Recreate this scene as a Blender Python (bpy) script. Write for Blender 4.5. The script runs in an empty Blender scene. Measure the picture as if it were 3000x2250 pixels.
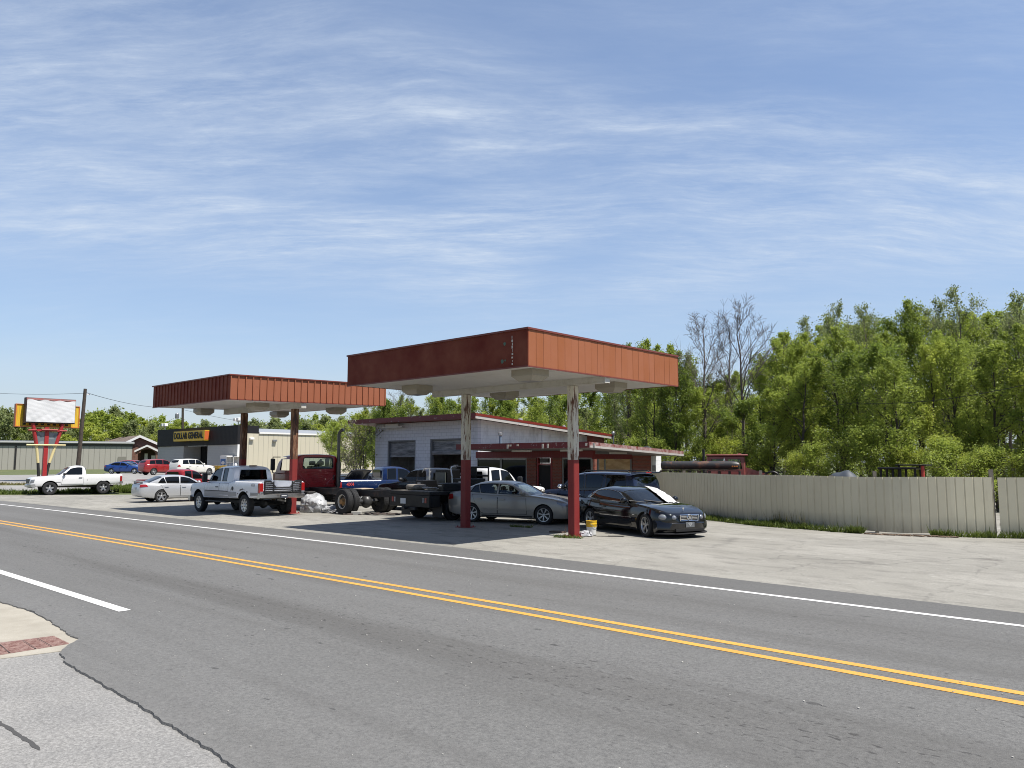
import bpy, bmesh, math, random
import numpy as np
from mathutils import Vector, Matrix
SC = bpy.context.scene
COL = SC.collection
R = math.radians
# ------------------------------------------------------------------ camera
EYE = 2.15
cam = bpy.data.cameras.new('camera'); cam_ob = bpy.data.objects.new('camera', cam); COL.objects.link(cam_ob)
cam.sensor_width = 36.0; cam.lens = 36.0*2254/3000; cam.clip_start = .1; cam.clip_end = 3000
cam_ob.location = (0, 0, EYE); cam_ob.rotation_euler = (R(90+5.75), 0, R(90-47.2))
SC.camera = cam_ob
# ------------------------------------------------------------------ sun and sky
SUN = Vector((.49, .104, 1.0)).normalized()
sl = bpy.data.lights.new('sun', 'SUN'); sl.energy = 5.0; sl.angle = R(.53); sl.color = (1.0, .955, .89)
so = bpy.data.objects.new('sun', sl); COL.objects.link(so)
so.rotation_euler = SUN.to_track_quat('Z', 'Y').to_euler(); so.location = (30, 10, 60)
SC.view_settings.view_transform = 'Standard'; SC.view_settings.look = 'None'
SC.view_settings.exposure = 0.5; SC.view_settings.gamma = 1.0
W = bpy.data.worlds.new('World'); SC.world = W; W.use_nodes = True


class NT:
    """small node-tree helper"""
    def __init__(s, tree): s.t = tree; s.n = tree.nodes; s.l = tree.links
    def new(s, typ, **kw):
        n = s.n.new(typ)
        for k, v in kw.items():
            if k.startswith('in_'):
                key = k[3:]; key = int(key) if key.isdigit() else key.replace('_', ' ')
                s.put(n.inputs[key], v)
            else: setattr(n, k, v)
        return n
    def put(s, sock, v):
        if isinstance(v, bpy.types.NodeSocket): s.l.new(v, sock)
        elif isinstance(v, bpy.types.Node): s.l.new(v.outputs[0], sock)
        else:
            if sock.type == 'RGBA' and len(v) == 3: v = (*v, 1)
            sock.default_value = v
    def math(s, op, a, b=None, c=None, clamp=False):
        n = s.n.new('ShaderNodeMath'); n.operation = op; n.use_clamp = clamp
        s.put(n.inputs[0], a)
        if b is not None: s.put(n.inputs[1], b)
        if c is not None: s.put(n.inputs[2], c)
        return n.outputs[0]
    def mix(s, f, a, b, mode='MIX'):
        n = s.n.new('ShaderNodeMix'); n.data_type = 'RGBA'; n.blend_type = mode
        s.put(n.inputs[0], f); s.put(n.inputs[6], a); s.put(n.inputs[7], b)
        return n.outputs[2]
    def ramp(s, f, stops):
        n = s.n.new('ShaderNodeValToRGB'); e = n.color_ramp.elements
        while len(e) < len(stops): e.new(.5)
        for el, (p, c) in zip(e, stops):
            el.position = p; el.color = (c, c, c, 1) if not hasattr(c, '__len__') else (*c, 1)
        s.put(n.inputs[0], f); return n.outputs[0]
    def noise(s, vec, scale, detail=4, rough=.55, dist=0.):
        n = s.n.new('ShaderNodeTexNoise'); s.put(n.inputs['Vector'], vec)
        n.inputs['Scale'].default_value = scale; n.inputs['Detail'].default_value = detail
        n.inputs['Roughness'].default_value = rough; n.inputs['Distortion'].default_value = dist
        return n.outputs[0]
    def mapping(s, vec, scale=(1, 1, 1), rot=(0, 0, 0), loc=(0, 0, 0)):
        n = s.n.new('ShaderNodeMapping'); s.put(n.inputs[0], vec)
        n.inputs['Scale'].default_value = scale; n.inputs['Rotation'].default_value = rot; n.inputs['Location'].default_value = loc
        return n.outputs[0]


wt = NT(W.node_tree); bg = W.node_tree.nodes['Background']
sky = wt.new('ShaderNodeTexSky', sky_type='NISHITA', sun_disc=False, sun_elevation=math.asin(SUN.z),
             sun_rotation=math.atan2(SUN.x, SUN.y), altitude=200, air_density=1.0, dust_density=1.3, ozone_density=1.6)
tc = wt.new('ShaderNodeTexCoord')
sep = wt.new('ShaderNodeSeparateXYZ', in_0=tc.outputs['Generated'])
zc = wt.math('ADD', wt.math('MAXIMUM', sep.outputs[2], 0.0), .16)
pl = wt.new('ShaderNodeCombineXYZ', in_0=wt.math('DIVIDE', sep.outputs[0], zc), in_1=wt.math('DIVIDE', sep.outputs[1], zc), in_2=0.0)
st = wt.mapping(pl.outputs[0], rot=(0, 0, R(-42.8)))          # x: along the cloud streaks, y: outward
sp2 = wt.new('ShaderNodeSeparateXYZ', in_0=st)
CA, CB = sp2.outputs[0], sp2.outputs[1]
w1 = wt.noise(wt.mapping(st, scale=(.8, .8, 1), loc=(2.3, .7, 0)), 1.1, 3)
wv = wt.new('ShaderNodeVectorMath', operation='MULTIPLY_ADD', in_0=wt.new('ShaderNodeCombineXYZ', in_0=w1, in_1=w1, in_2=0.).outputs[0], in_1=(.15, .30, 0), in_2=st).outputs[0]
fa = wt.noise(wt.mapping(wv, scale=(1.0, 3.6, 1), rot=(0, 0, R(22))), 2.6, 12, .72, .06)
fb = wt.noise(wt.mapping(wv, scale=(1.2, 4.2, 1), rot=(0, 0, R(-14)), loc=(4, 9, 0)), 2.0, 12, .70, .1)
big = wt.noise(wt.mapping(wv, scale=(.7, 1.3, 1), loc=(1.2, 5.1, 0)), 1.0, 5, .55)
def cband(a0, b0, slope, wid, a1, a2):
    """a long thin bank of cirrus lying along a line on the sky plane"""
    d = wt.math('SUBTRACT', wt.math('SUBTRACT', CB, b0), wt.math('MULTIPLY', wt.math('SUBTRACT', CA, a0), slope))
    d = wt.math('ADD', d, wt.math('MULTIPLY', wt.math('SUBTRACT', w1, .5), .5))
    g = wt.math('POWER', 2.718, wt.math('MULTIPLY', wt.math('POWER', wt.math('DIVIDE', d, wid), 2.), -1.))
    e = wt.new('ShaderNodeMapRange', interpolation_type='SMOOTHSTEP', in_0=CA, in_1=a1-.35, in_2=a1+.25); f = wt.new('ShaderNodeMapRange', interpolation_type='SMOOTHSTEP', in_0=CA, in_1=a2+.35, in_2=a2-.25)
    return wt.math('MULTIPLY', g, wt.math('MULTIPLY', e.outputs[0], f.outputs[0]))
bands = cband(-.75, 2.05, .45, .30, -2.2, .0)
for q in ((.4, 1.98, -.12, .20, -.35, 1.9), (-.9, 1.42, .25, .34, -2.5, -.45), (1.0, 2.1, -.55, .26, .45, 2.6), (.25, 1.62, .1, .16, -.3, .9), (-.2, .6, .3, .3, -3, 1)): bands = wt.math('ADD', bands, cband(*q), clamp=True)
fc = wt.noise(wt.mapping(wv, scale=(1.6, 13, 1), rot=(0, 0, R(30)), loc=(1, 3, 0)), 2.6, 8, .65, .1)
tex = wt.math('MULTIPLY', wt.math('MULTIPLY', wt.ramp(fa, [(.38, 0), (.70, 1)]), wt.ramp(fb, [(.28, .25), (.68, 1)])), wt.ramp(fc, [(.3, .45), (.66, 1.15)]))
front_ = wt.new('ShaderNodeMapRange', interpolation_type='SMOOTHSTEP', in_0=CB, in_1=-.2, in_2=.9).outputs[0]
dens = wt.math('ADD', wt.math('MULTIPLY', bands, .80), wt.math('MULTIPLY', wt.ramp(big, [(.38, .03), (.72, .50)]), 1.0), clamp=True)
cl = wt.math('MULTIPLY', tex, dens)
veil = wt.math('ADD', wt.math('ADD', wt.math('MULTIPLY', bands, .13), .11), wt.math('MULTIPLY', wt.ramp(big, [(.3, .05), (.75, .26)]), .9))
cl = wt.math('ADD', wt.math('MULTIPLY', cl, .95), veil, clamp=True)
cl = wt.math('MULTIPLY', cl, wt.math('ADD', .25, wt.math('MULTIPLY', front_, .75)))
cl = wt.math('MULTIPLY', cl, wt.ramp(sep.outputs[2], [(.0, .25), (.12, .6), (.26, 1)]))
haz = wt.math('MULTIPLY', wt.ramp(sep.outputs[2], [(.0, .92), (.06, .66), (.15, .27), (.30, .05), (.45, .0)]), wt.math('ADD', .45, wt.math('MULTIPLY', front_, .55)))
skc = wt.mix(1.0, sky.outputs[0], wt.mix(front_, (.74, .84, 1.0), (1.12, 1.30, 1.50)), 'MULTIPLY')
skh = wt.mix(haz, skc, (5.7, 6.2, 6.7))
wt.put(bg.inputs[0], wt.mix(wt.math('MULTIPLY', cl, .82), skh, (6.3, 7.1, 8.2)))
bg.inputs[1].default_value = .078
SC.cycles.filter_width = 1.0; SC.cycles.max_bounces = 8; SC.cycles.transparent_max_bounces = 12
SC.cycles.diffuse_bounces = 3; SC.cycles.glossy_bounces = 4; SC.cycles.transmission_bounces = 4
SC.cycles.caustics_reflective = False; SC.cycles.caustics_refractive = False
SC.cycles.sample_clamp_indirect = 6

# ------------------------------------------------------------------ materials
MATS = {}
def M(name, col, rough=.6, metal=0., spec=.5, coat=0., var=0., vscale=3., dirt=None, dscale=1.2, dthr=(.5, .75), bump=0., bscale=60.,
      build=None, alpha=None, emit=None):
    if name in MATS: return MATS[name]
    m = bpy.data.materials.new(name); m.use_nodes = True; t = NT(m.node_tree)
    b = m.node_tree.nodes['Principled BSDF']
    tc = t.new('ShaderNodeTexCoord'); oc = tc.outputs['Object']
    c = (*col, 1)
    if var: c = t.mix(t.ramp(t.noise(oc, vscale, 5), [(.3, 0), (.7, 1)]), [max(0, k*(1-var)) for k in col]+[1], [k*(1+var) for k in col]+[1])
    if dirt: c = t.mix(t.ramp(t.noise(oc, dscale, 8, .68), [(dthr[0], 0), (dthr[1], 1)]), c, (*dirt, 1))
    if build: c = build(t, oc, c, b)
    if c is not None: t.put(b.inputs['Base Color'], c)
    b.inputs['Metallic'].default_value = metal
    if not b.inputs['Roughness'].is_linked: b.inputs['Roughness'].default_value = rough
    b.inputs['Specular IOR Level'].default_value = spec
    b.inputs['Coat Weight'].default_value = coat; b.inputs['Coat Roughness'].default_value = .04
    if emit: b.inputs['Emission Color'].default_value = (*emit, 1); b.inputs['Emission Strength'].default_value = 1
    if bump:
        bp = t.new('ShaderNodeBump', in_Height=t.noise(oc, bscale, 4)); bp.inputs['Strength'].default_value = bump; bp.inputs['Distance'].default_value = .01
        t.put(b.inputs['Normal'], bp.outputs[0])
    MATS[name] = m; return m


def paint(name, col, rough=.22, dust=.25, metal=0.):
    def bld(t, oc, c, b):
        d = t.ramp(t.noise(oc, 2.2, 7, .65), [(.42, 0), (.8, 1)])
        sp = t.new('ShaderNodeSeparateXYZ', in_0=oc)
        low = t.math('MULTIPLY', t.ramp(sp.outputs[2], [(.15, 1), (.75, 0)]), .55)
        f = t.math('MULTIPLY', t.math('ADD', t.math('MULTIPLY', d, .45), low, clamp=True), dust)
        t.put(b.inputs['Roughness'], t.math('ADD', rough, t.math('MULTIPLY', f, .5)))
        return t.mix(f, c, (.30, .27, .22, 1))
    return M(name, col, rough, metal=metal, spec=.5, coat=.5, build=bld)


def glass(name, tint, gloss=.03):
    if name in MATS: return MATS[name]
    m = bpy.data.materials.new(name); m.use_nodes = True; t = NT(m.node_tree); m.node_tree.nodes.clear()
    out = t.new('ShaderNodeOutputMaterial'); tr = t.new('ShaderNodeBsdfTransparent', in_0=(*tint, 1))
    gl = t.new('ShaderNodeBsdfGlossy', in_0=(.9, .95, 1, 1)); gl.inputs['Roughness'].default_value = gloss
    fr = t.new('ShaderNodeFresnel'); fr.inputs[0].default_value = 1.5
    mx = t.new('ShaderNodeMixShader', in_0=t.math('ADD', fr.outputs[0], .02, clamp=True), in_1=tr.outputs[0], in_2=gl.outputs[0])
    t.put(out.inputs[0], mx.outputs[0]); MATS[name] = m; return m


# ------------------------------------------------------------------ mesh helpers
class MB:
    def __init__(s): s.v = []; s.f = []; s.m = []; s.mx = None
    def add(s, vs, fs, mi=0):
        o = len(s.v)
        if s.mx is not None: vs = [tuple(s.mx @ Vector(p)) for p in vs]
        s.v.extend(tuple(map(float, p)) for p in vs)
        s.f.extend(tuple(i+o for i in f) for f in fs)
        s.m.extend([mi]*len(fs) if isinstance(mi, int) else mi); return s
    def box(s, x0, x1, y0, y1, z0, z1, mi=0):
        vs = [(x, y, z) for z in (z0, z1) for y in (y0, y1) for x in (x0, x1)]
        return s.add(vs, [(0, 2, 3, 1), (4, 5, 7, 6), (0, 1, 5, 4), (2, 6, 7, 3), (0, 4, 6, 2), (1, 3, 7, 5)], mi)
    def rbox(s, x0, x1, y0, y1, z0, z1, r=.03, mi=0):
        """box with chamfered vertical and horizontal edges"""
        vs = []; r = min(r, (x1-x0)*.49, (y1-y0)*.49, (z1-z0)*.49)
        def ring(z, k):
            a, b, c, d = x0+k, x1-k, y0+k, y1-k; q = r*.6
            return [(a+q, c, z), (b-q, c, z), (b, c+q, z), (b, d-q, z), (b-q, d, z), (a+q, d, z), (a, d-q, z), (a, c+q, z)]
        for z, k in ((z0, r*.6), (z0+r*.6, 0), (z1-r*.6, 0), (z1, r*.6)): vs += ring(z, k)
        fs = [tuple(range(7, -1, -1)), tuple(range(24, 32))]
        for l in range(3):
            for i in range(8):
                j = (i+1) % 8; fs.append((l*8+i, l*8+j, l*8+8+j, l*8+8+i))
        return s.add(vs, fs, mi)
    def tube(s, p0, p1, r0, r1=None, n=8, caps=True, mi=0):
        r1 = r0 if r1 is None else r1
        p0 = Vector(p0); p1 = Vector(p1); d = (p1-p0)
        if d.length < 1e-6: return s
        d.normalize(); a = d.orthogonal().normalized(); b = d.cross(a)
        vs = []
        for p, r in ((p0, r0), (p1, r1)):
            for i in range(n):
                t = 2*math.pi*i/n; vs.append(p+a*(r*math.cos(t))+b*(r*math.sin(t)))
        fs = [(i, (i+1) % n, n+(i+1) % n, n+i) for i in range(n)]
        if caps: fs += [tuple(range(n-1, -1, -1)), tuple(range(n, 2*n))]
        return s.add(vs, fs, mi)
    def path(s, pts, r, n=6, mi=0):
        for a, b in zip(pts, pts[1:]): s.tube(a, b, r, r, n, True, mi)
        return s
    def lathe(s, prof, n=24, axis='z', mi=0, org=(0, 0, 0), closed=False):
        """prof = [(radius, height)...] about an axis"""
        vs = []; fs = []; k = len(prof)
        for i in range(n):
            t = 2*math.pi*i/n; c, d = math.cos(t), math.sin(t)
            for r, h in prof:
                p = (r*c, r*d, h) if axis == 'z' else ((r*c, h, r*d) if axis == 'y' else (h, r*c, r*d))
                vs.append((p[0]+org[0], p[1]+org[1], p[2]+org[2]))
        for i in range(n):
            j = (i+1) % n
            for q in range(k-1): fs.append((i*k+q, j*k+q, j*k+q+1, i*k+q+1))
            if closed: fs.append((i*k+k-1, j*k+k-1, j*k, i*k))
        return s.add(vs, fs, mi)
    def prism(s, poly, a, b, axis='y', mi=0):
        """2-D polygon extruded along an axis from a to b"""
        def P(p, h): return {'y': (p[0], h, p[1]), 'x': (h, p[0], p[1]), 'z': (p[0], p[1], h)}[axis]
        n = len(poly); vs = [P(p, a) for p in poly]+[P(p, b) for p in poly]
        fs = [tuple(range(n)), tuple(range(2*n-1, n-1, -1))]+[(i, n+i, n+(i+1) % n, (i+1) % n) for i in range(n)]
        return s.add(vs, fs, mi)
    def grid(s, fn, nu, nv, mi=0):
        vs = [fn(i/nu, j/nv) for i in range(nu+1) for j in range(nv+1)]
        fs = [(i*(nv+1)+j, (i+1)*(nv+1)+j, (i+1)*(nv+1)+j+1, i*(nv+1)+j+1) for i in range(nu) for j in range(nv)]
        return s.add(vs, fs, mi)
    def ell(s, c, r, n=14, m=8, mi=0):
        prof = [(math.sin(math.pi*k/m), -math.cos(math.pi*k/m)) for k in range(m+1)]
        vs = []; fs = []
        for i in range(n):
            t = 2*math.pi*i/n
            for a, h in prof: vs.append((c[0]+r[0]*a*math.cos(t), c[1]+r[1]*a*math.sin(t), c[2]+r[2]*h))
        k = m+1
        for i in range(n):
            j = (i+1) % n
            for q in range(m): fs.append((i*k+q, j*k+q, j*k+q+1, i*k+q+1))
        return s.add(vs, fs, mi)
    def mesh(s, name, mats, smooth=35., fix=True):
        me = bpy.data.meshes.new(name); me.from_pydata(s.v, [], s.f)
        for m in (mats if isinstance(mats, (list, tuple)) else [mats]): me.materials.append(m)
        me.polygons.foreach_set('material_index', s.m)
        if fix:
            bm = bmesh.new(); bm.from_mesh(me); bmesh.ops.remove_doubles(bm, verts=bm.verts, dist=1e-5)
            bmesh.ops.recalc_face_normals(bm, faces=bm.faces); bm.to_mesh(me); bm.free()
        finish(me, smooth); return me
    def build(s, name, mats, parent=None, smooth=35., fix=True, **kw):
        return ob(name, s.mesh(name, mats, smooth, fix), parent, **kw)


def finish(me, smooth=35.):
    if smooth:
        me.polygons.foreach_set('use_smooth', [True]*len(me.polygons)); me.set_sharp_from_angle(angle=R(smooth))
    me.update()

def ob(name, me, parent=None, loc=None, rot=None, label=None, cat=None, group=None, kind=None):
    o = bpy.data.objects.new(name, me); COL.objects.link(o)
    if parent is not None: o.parent = parent
    if loc is not None: o.location = loc
    if rot is not None: o.rotation_euler = rot
    tag(o, label, cat, group, kind); return o

def tag(o, label=None, cat=None, group=None, kind=None):
    if label: o['label'] = label
    if cat: o['category'] = cat
    if group: o['group'] = group
    if kind: o['kind'] = kind
    return o

def thing(name, label, cat, loc=(0, 0, 0), rz=0., group=None):
    return ob(name, None, None, loc, (0, 0, rz), label, cat, group)

def copy_tree(o, loc=None, rz=None, scale=None, label=None, group=None, parent=None):
    c = o.copy(); COL.objects.link(c)
    if parent is not None: c.parent = parent
    if loc is not None: c.location = loc
    if rz is not None: c.rotation_euler = (0, 0, rz)
    if scale is not None: c.scale = scale if hasattr(scale, '__len__') else (scale,)*3
    if label: c['label'] = label
    if group: c['group'] = group
    for ch in o.children: copy_tree(ch, parent=c)
    return c

def boolean(me, cut, op='DIFFERENCE'):
    """mesh minus mesh, both in the same local frame"""
    a = bpy.data.objects.new('work', me); b = bpy.data.objects.new('tool', cut)
    COL.objects.link(a); COL.objects.link(b)
    md = a.modifiers.new('b', 'BOOLEAN'); md.operation = op; md.object = b; md.solver = 'EXACT'
    try: md.material_mode = 'INDEX'
    except Exception: pass
    dg = bpy.context.evaluated_depsgraph_get(); dg.update()
    r = bpy.data.meshes.new_from_object(a.evaluated_get(dg))
    bpy.data.objects.remove(a); bpy.data.objects.remove(b)
    return r

def text_mesh(body, size, mat, ext=.01, fat=0., name='lettering', sx=1.):
    cu = bpy.data.curves.new('t', 'FONT'); cu.body = body; cu.size = size; cu.extrude = ext; cu.offset = fat
    cu.align_x = 'CENTER'; cu.align_y = 'CENTER'; cu.resolution_u = 3
    o = bpy.data.objects.new('t', cu); COL.objects.link(o)
    dg = bpy.context.evaluated_depsgraph_get(); dg.update()
    me = bpy.data.meshes.new_from_object(o.evaluated_get(dg)); bpy.data.objects.remove(o)
    me.materials.clear(); me.materials.append(mat); me.name = name
    if sx != 1.: me.transform(Matrix.Diagonal((sx, 1, 1, 1)))
    return me

def pchip(pts):
    """monotone cubic through (x, value) points given in any order"""
    p = sorted(pts); x = [a for a, _ in p]; y = [b for _, b in p]; n = len(x)
    h = [x[i+1]-x[i] for i in range(n-1)]; d = [(y[i+1]-y[i])/h[i] for i in range(n-1)]
    m = [0.]*n
    for i in range(1, n-1):
        if d[i-1]*d[i] > 0:
            w1 = 2*h[i]+h[i-1]; w2 = h[i]+2*h[i-1]; m[i] = (w1+w2)/(w1/d[i-1]+w2/d[i])
    m[0] = d[0]; m[-1] = d[-1]
    def f(t):
        if t <= x[0]: return y[0]
        if t >= x[-1]: return y[-1]
        lo, hi = 0, n-1
        while hi-lo > 1:
            k = (lo+hi)//2
            if x[k] <= t: lo = k
            else: hi = k
        i = lo; u = (t-x[i])/h[i]
        return ((1+2*u)*(1-u)**2*y[i]+u*(1-u)**2*h[i]*m[i]+u*u*(3-2*u)*y[i+1]+u*u*(u-1)*h[i]*m[i+1])
    return f

def lin(pts):
    p = sorted(pts); xs = [a for a, _ in p]; ys = [b for _, b in p]
    return lambda t: float(np.interp(t, xs, ys))

# camera rays, used only to measure where things stand
_th = R(5.75); _hd = math.pi-R(47.2)
_F = np.array([math.cos(_hd)*math.cos(_th), math.sin(_hd)*math.cos(_th), math.sin(_th)])
_Rt = np.array([math.sin(_hd), -math.cos(_hd), 0.]); _U = np.cross(_Rt, _F)
def ray(px, py): return _F+_Rt*(px-1500)/2254-_U*(py-1125)/2254
def gz(x, y):
    t = min(max((math.hypot(x, y)-52)/36, 0), 1); return .7*t*t*(3-2*t)
def G(px, py, z=0.):
    r = ray(px, py); t = (z-EYE)/r[2]; return (r[0]*t, r[1]*t)
def T(px, py):
    r = ray(px, py); a, b = 1., 900.
    for _ in range(3):
        n = 400; st = (b-a)/n
        for i in range(n+1):
            t = a+i*st
            if r[2]*t+EYE < gz(r[0]*t, r[1]*t): break
        b = t; a = max(t-st, .5)
    return (r[0]*t, r[1]*t)
def zat(px, py, d):
    r = ray(px, py); return r[2]*d/math.hypot(r[0], r[1])+EYE
def D(px, d):
    r = ray(px, 1352); k = d/math.hypot(r[0], r[1]); return (r[0]*k, r[1]*k)
# =================================================================== ground
def curve(x):
    return 0. if x > -8 else -.5*((-x-8)/24)**1.4

def b_grass(t, oc, c, b):
    n1 = t.noise(oc, .35, 5, .6); n2 = t.noise(oc, 9, 5, .7)
    c = t.mix(t.ramp(n1, [(.35, 0), (.65, 1)]), (.05, .078, .018, 1), (.105, .115, .035, 1))
    return t.mix(t.math('MULTIPLY', t.ramp(n2, [(.4, 0), (.7, 1)]), .5), c, (.16, .15, .07, 1))
m_grass = M('grass_soil', (.06, .09, .02), .9, build=b_grass, bump=.6, bscale=14)

def b_asphalt(t, oc, c, b):
    sp = t.new('ShaderNodeSeparateXYZ', in_0=oc)
    grain = t.noise(oc, 30, 6, .85); grain2 = t.noise(oc, 15, 5, .75)
    big = t.noise(t.mapping(oc, scale=(.35, .9, 1)), .8, 6, .6)
    trk = t.noise(t.mapping(oc, scale=(.05, 1.15, 1)), 1.0, 5, .55)
    c = t.mix(t.ramp(grain, [(.30, 0), (.72, 1)]), (.066, .065, .064, 1), (.225, .222, .21, 1))
    c = t.mix(t.math('MULTIPLY', t.ramp(grain2, [(.62, 0), (.72, 1)]), .35), c, (.24, .235, .225, 1))
    c = t.mix(t.math('MULTIPLY', t.ramp(grain2, [(.30, 1), (.40, 0)]), .45), c, (.05, .05, .052, 1))
    c = t.mix(t.ramp(big, [(.3, .0), (.7, .34)]), c, (.11, .108, .10, 1))
    c = t.mix(t.math('MULTIPLY', t.ramp(trk, [(.48, 0), (.66, 1)]), .42), c, (.085, .082, .076, 1))
    spots = t.noise(t.mapping(oc, scale=(.9, 1.8, 1)), 3.3, 3, .5)
    c = t.mix(t.ramp(spots, [(.695, 0), (.72, .7)]), c, (.045, .044, .043, 1))
    for yc, wd, k_ in ((6.25, .42, .40), (10.3, .42, .34), (5.2, .5, .16), (7.2, .4, .14), (9.4, .4, .16), (11.2, .4, .16)):
        e = t.math('POWER', 2.718, t.math('MULTIPLY', t.math('POWER', t.math('DIVIDE', t.math('SUBTRACT', sp.outputs[1], yc), wd), 2.), -1.))
        c = t.mix(t.math('MULTIPLY', t.math('MULTIPLY', e, t.ramp(trk, [(.3, .25), (.6, 1)])), k_), c, (.062, .057, .05, 1))
    drip = t.noise(t.mapping(oc, scale=(1.1, 2.2, 1), loc=(5, 3, 0)), 7.5, 3, .5)
    de = t.math('POWER', 2.718, t.math('MULTIPLY', t.math('POWER', t.math('DIVIDE', t.math('SUBTRACT', sp.outputs[1], 6.25), .8), 2.), -1.))
    c = t.mix(t.math('MULTIPLY', t.ramp(drip, [(.62, 0), (.67, .75)]), de), c, (.04, .038, .036, 1))
    sh = t.ramp(t.math('MULTIPLY', t.math('SUBTRACT', sp.outputs[1], 12.05), .6), [(.0, 0), (.12, .45)])
    c = t.mix(sh, c, (.085, .083, .078, 1))
    near = t.ramp(t.math('MULTIPLY', sp.outputs[1], .2), [(.55, 0.35), (.9, 0)])
    return t.mix(t.math('MULTIPLY', near, t.ramp(grain, [(.3, .3), (.7, 1)])), c, (.20, .195, .185, 1))
m_asph = M('asphalt', (.1, .1, .1), .85, spec=.35, build=b_asphalt, bump=.7, bscale=110)

def b_lot(t, oc, c, b):
    grain = t.noise(oc, 24, 5, .85); big = t.noise(t.mapping(oc, scale=(.5, 1, 1)), .42, 7, .62)
    mid = t.noise(t.mapping(oc, scale=(.7, 1.5, 1), rot=(0, 0, .5)), 1.6, 7, .65)
    c = t.mix(t.ramp(big, [(.32, 0), (.68, 1)]), (.23, .22, .19, 1), (.34, .325, .285, 1))
    c = t.mix(t.math('MULTIPLY', t.ramp(grain, [(.35, 1), (.60, 0)]), .5), c, (.13, .125, .11, 1))
    c = t.mix(t.math('MULTIPLY', t.ramp(mid, [(.49, 0), (.66, 1)]), .5), c, (.135, .127, .112, 1))
    c = t.mix(t.ramp(t.noise(t.mapping(oc, scale=(.55, 1.5, 1), rot=(0, 0, -.6)), 5.5, 4, .7), [(.62, 0), (.72, .6)]), c, (.10, .095, .085, 1))
    c = t.mix(t.ramp(t.noise(t.mapping(oc, scale=(.6, 1.4, 1), rot=(0, 0, -.4)), 4.2, 5, .7), [(.60, 0), (.72, .5)]), c, (.46, .45, .41, 1))
    st = t.noise(t.mapping(oc, scale=(.6, 1.3, 1)), .95, 4, .55)
    c = t.mix(t.ramp(st, [(.655, 0), (.70, .62)]), c, (.125, .115, .10, 1))
    oil = t.noise(oc, 2.1, 5, .6)
    c = t.mix(t.ramp(oil, [(.69, 0), (.76, .65)]), c, (.085, .08, .075, 1))
    wv = t.new('ShaderNodeVectorMath', operation='MULTIPLY_ADD', in_0=t.new('ShaderNodeCombineXYZ', in_0=t.noise(oc, 1.5, 4), in_1=t.noise(oc, 1.9, 4), in_2=0.).outputs[0], in_1=(.9, .9, 0), in_2=oc)
    vo = t.new('ShaderNodeTexVoronoi', feature='DISTANCE_TO_EDGE', in_Scale=.33, in_Vector=wv.outputs[0])
    c = t.mix(t.math('MULTIPLY', t.ramp(vo.outputs['Distance'], [(.0, 1), (.012, 0)]), t.ramp(big, [(.3, .75), (.6, .15)])), c, (.10, .095, .085, 1))
    return c
m_lot = M('old_concrete', (.4, .38, .34), .9, spec=.3, build=b_lot, bump=.6, bscale=60)

def b_walk(t, oc, c, b):
    grain = t.noise(oc, 30, 6, .88); big = t.noise(oc, .9, 6, .6); g2 = t.noise(oc, 30, 3, .6)
    c = t.mix(t.ramp(big, [(.3, 0), (.7, 1)]), (.235, .23, .22, 1), (.315, .305, .285, 1))
    c = t.mix(t.math('MULTIPLY', t.ramp(grain, [(.36, 1), (.56, 0)]), .75), c, (.10, .098, .094, 1))
    c = t.mix(t.math('MULTIPLY', t.ramp(grain, [(.56, 0), (.7, 1)]), .7), c, (.52, .51, .48, 1))
    mk = t.noise(t.mapping(oc, scale=(.9, 2.2, 1), rot=(0, 0, -.5)), 3.3, 5, .62)
    c = t.mix(t.ramp(mk, [(.67, 0), (.72, .55)]), c, (.09, .088, .085, 1))
    return t.mix(t.ramp(g2, [(.70, 0), (.74, .6)]), c, (.07, .068, .066, 1))
m_walk = M('worn_apron', (.3, .3, .29), .9, spec=.3, build=b_walk, bump=.8, bscale=85)

def b_ramp(t, oc, c, b):
    big = t.noise(oc, 1.6, 7, .65); g = t.noise(oc, 60, 3, .8)
    c = t.mix(t.ramp(big, [(.3, 0), (.7, 1)]), (.28, .255, .205, 1), (.40, .37, .305, 1))
    return t.mix(t.math('MULTIPLY', t.ramp(g, [(.35, 1), (.6, 0)]), .35), c, (.24, .21, .17, 1))
m_ramp = M('tan_concrete', (.45, .42, .35), .9, build=b_ramp, bump=.5, bscale=70)

def b_road_grey(t, oc, c, b):
    return t.mix(t.ramp(t.noise(oc, .5, 7, .65), [(.3, 0), (.7, 1)]), (.20, .195, .185, 1), (.29, .28, .26, 1))
m_grey = M('grey_paving', (.25, .24, .23), .9, build=b_road_grey)

# earth sheet to the horizon
mb = MB()
rr = [0, 4, 8, 14, 22, 32, 42, 50, 54, 58, 62, 66, 70, 74, 78, 82, 86, 90, 100, 130, 180, 260, 420, 700, 1200]
NA = 96; vs = []; fs = []
for i, r_ in enumerate(rr):
    for k in range(NA):
        a = 2*math.pi*k/NA; x, y = r_*math.cos(a), r_*math.sin(a)
        vs.append((x, y, gz(x, y)-.05))
for i in range(len(rr)-1):
    for k in range(NA):
        j = (k+1) % NA; fs.append((i*NA+k, (i+1)*NA+k, (i+1)*NA+j, i*NA+j))
mb.add(vs, fs); mb.build('ground', m_grass, kind='structure', smooth=60)

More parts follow.
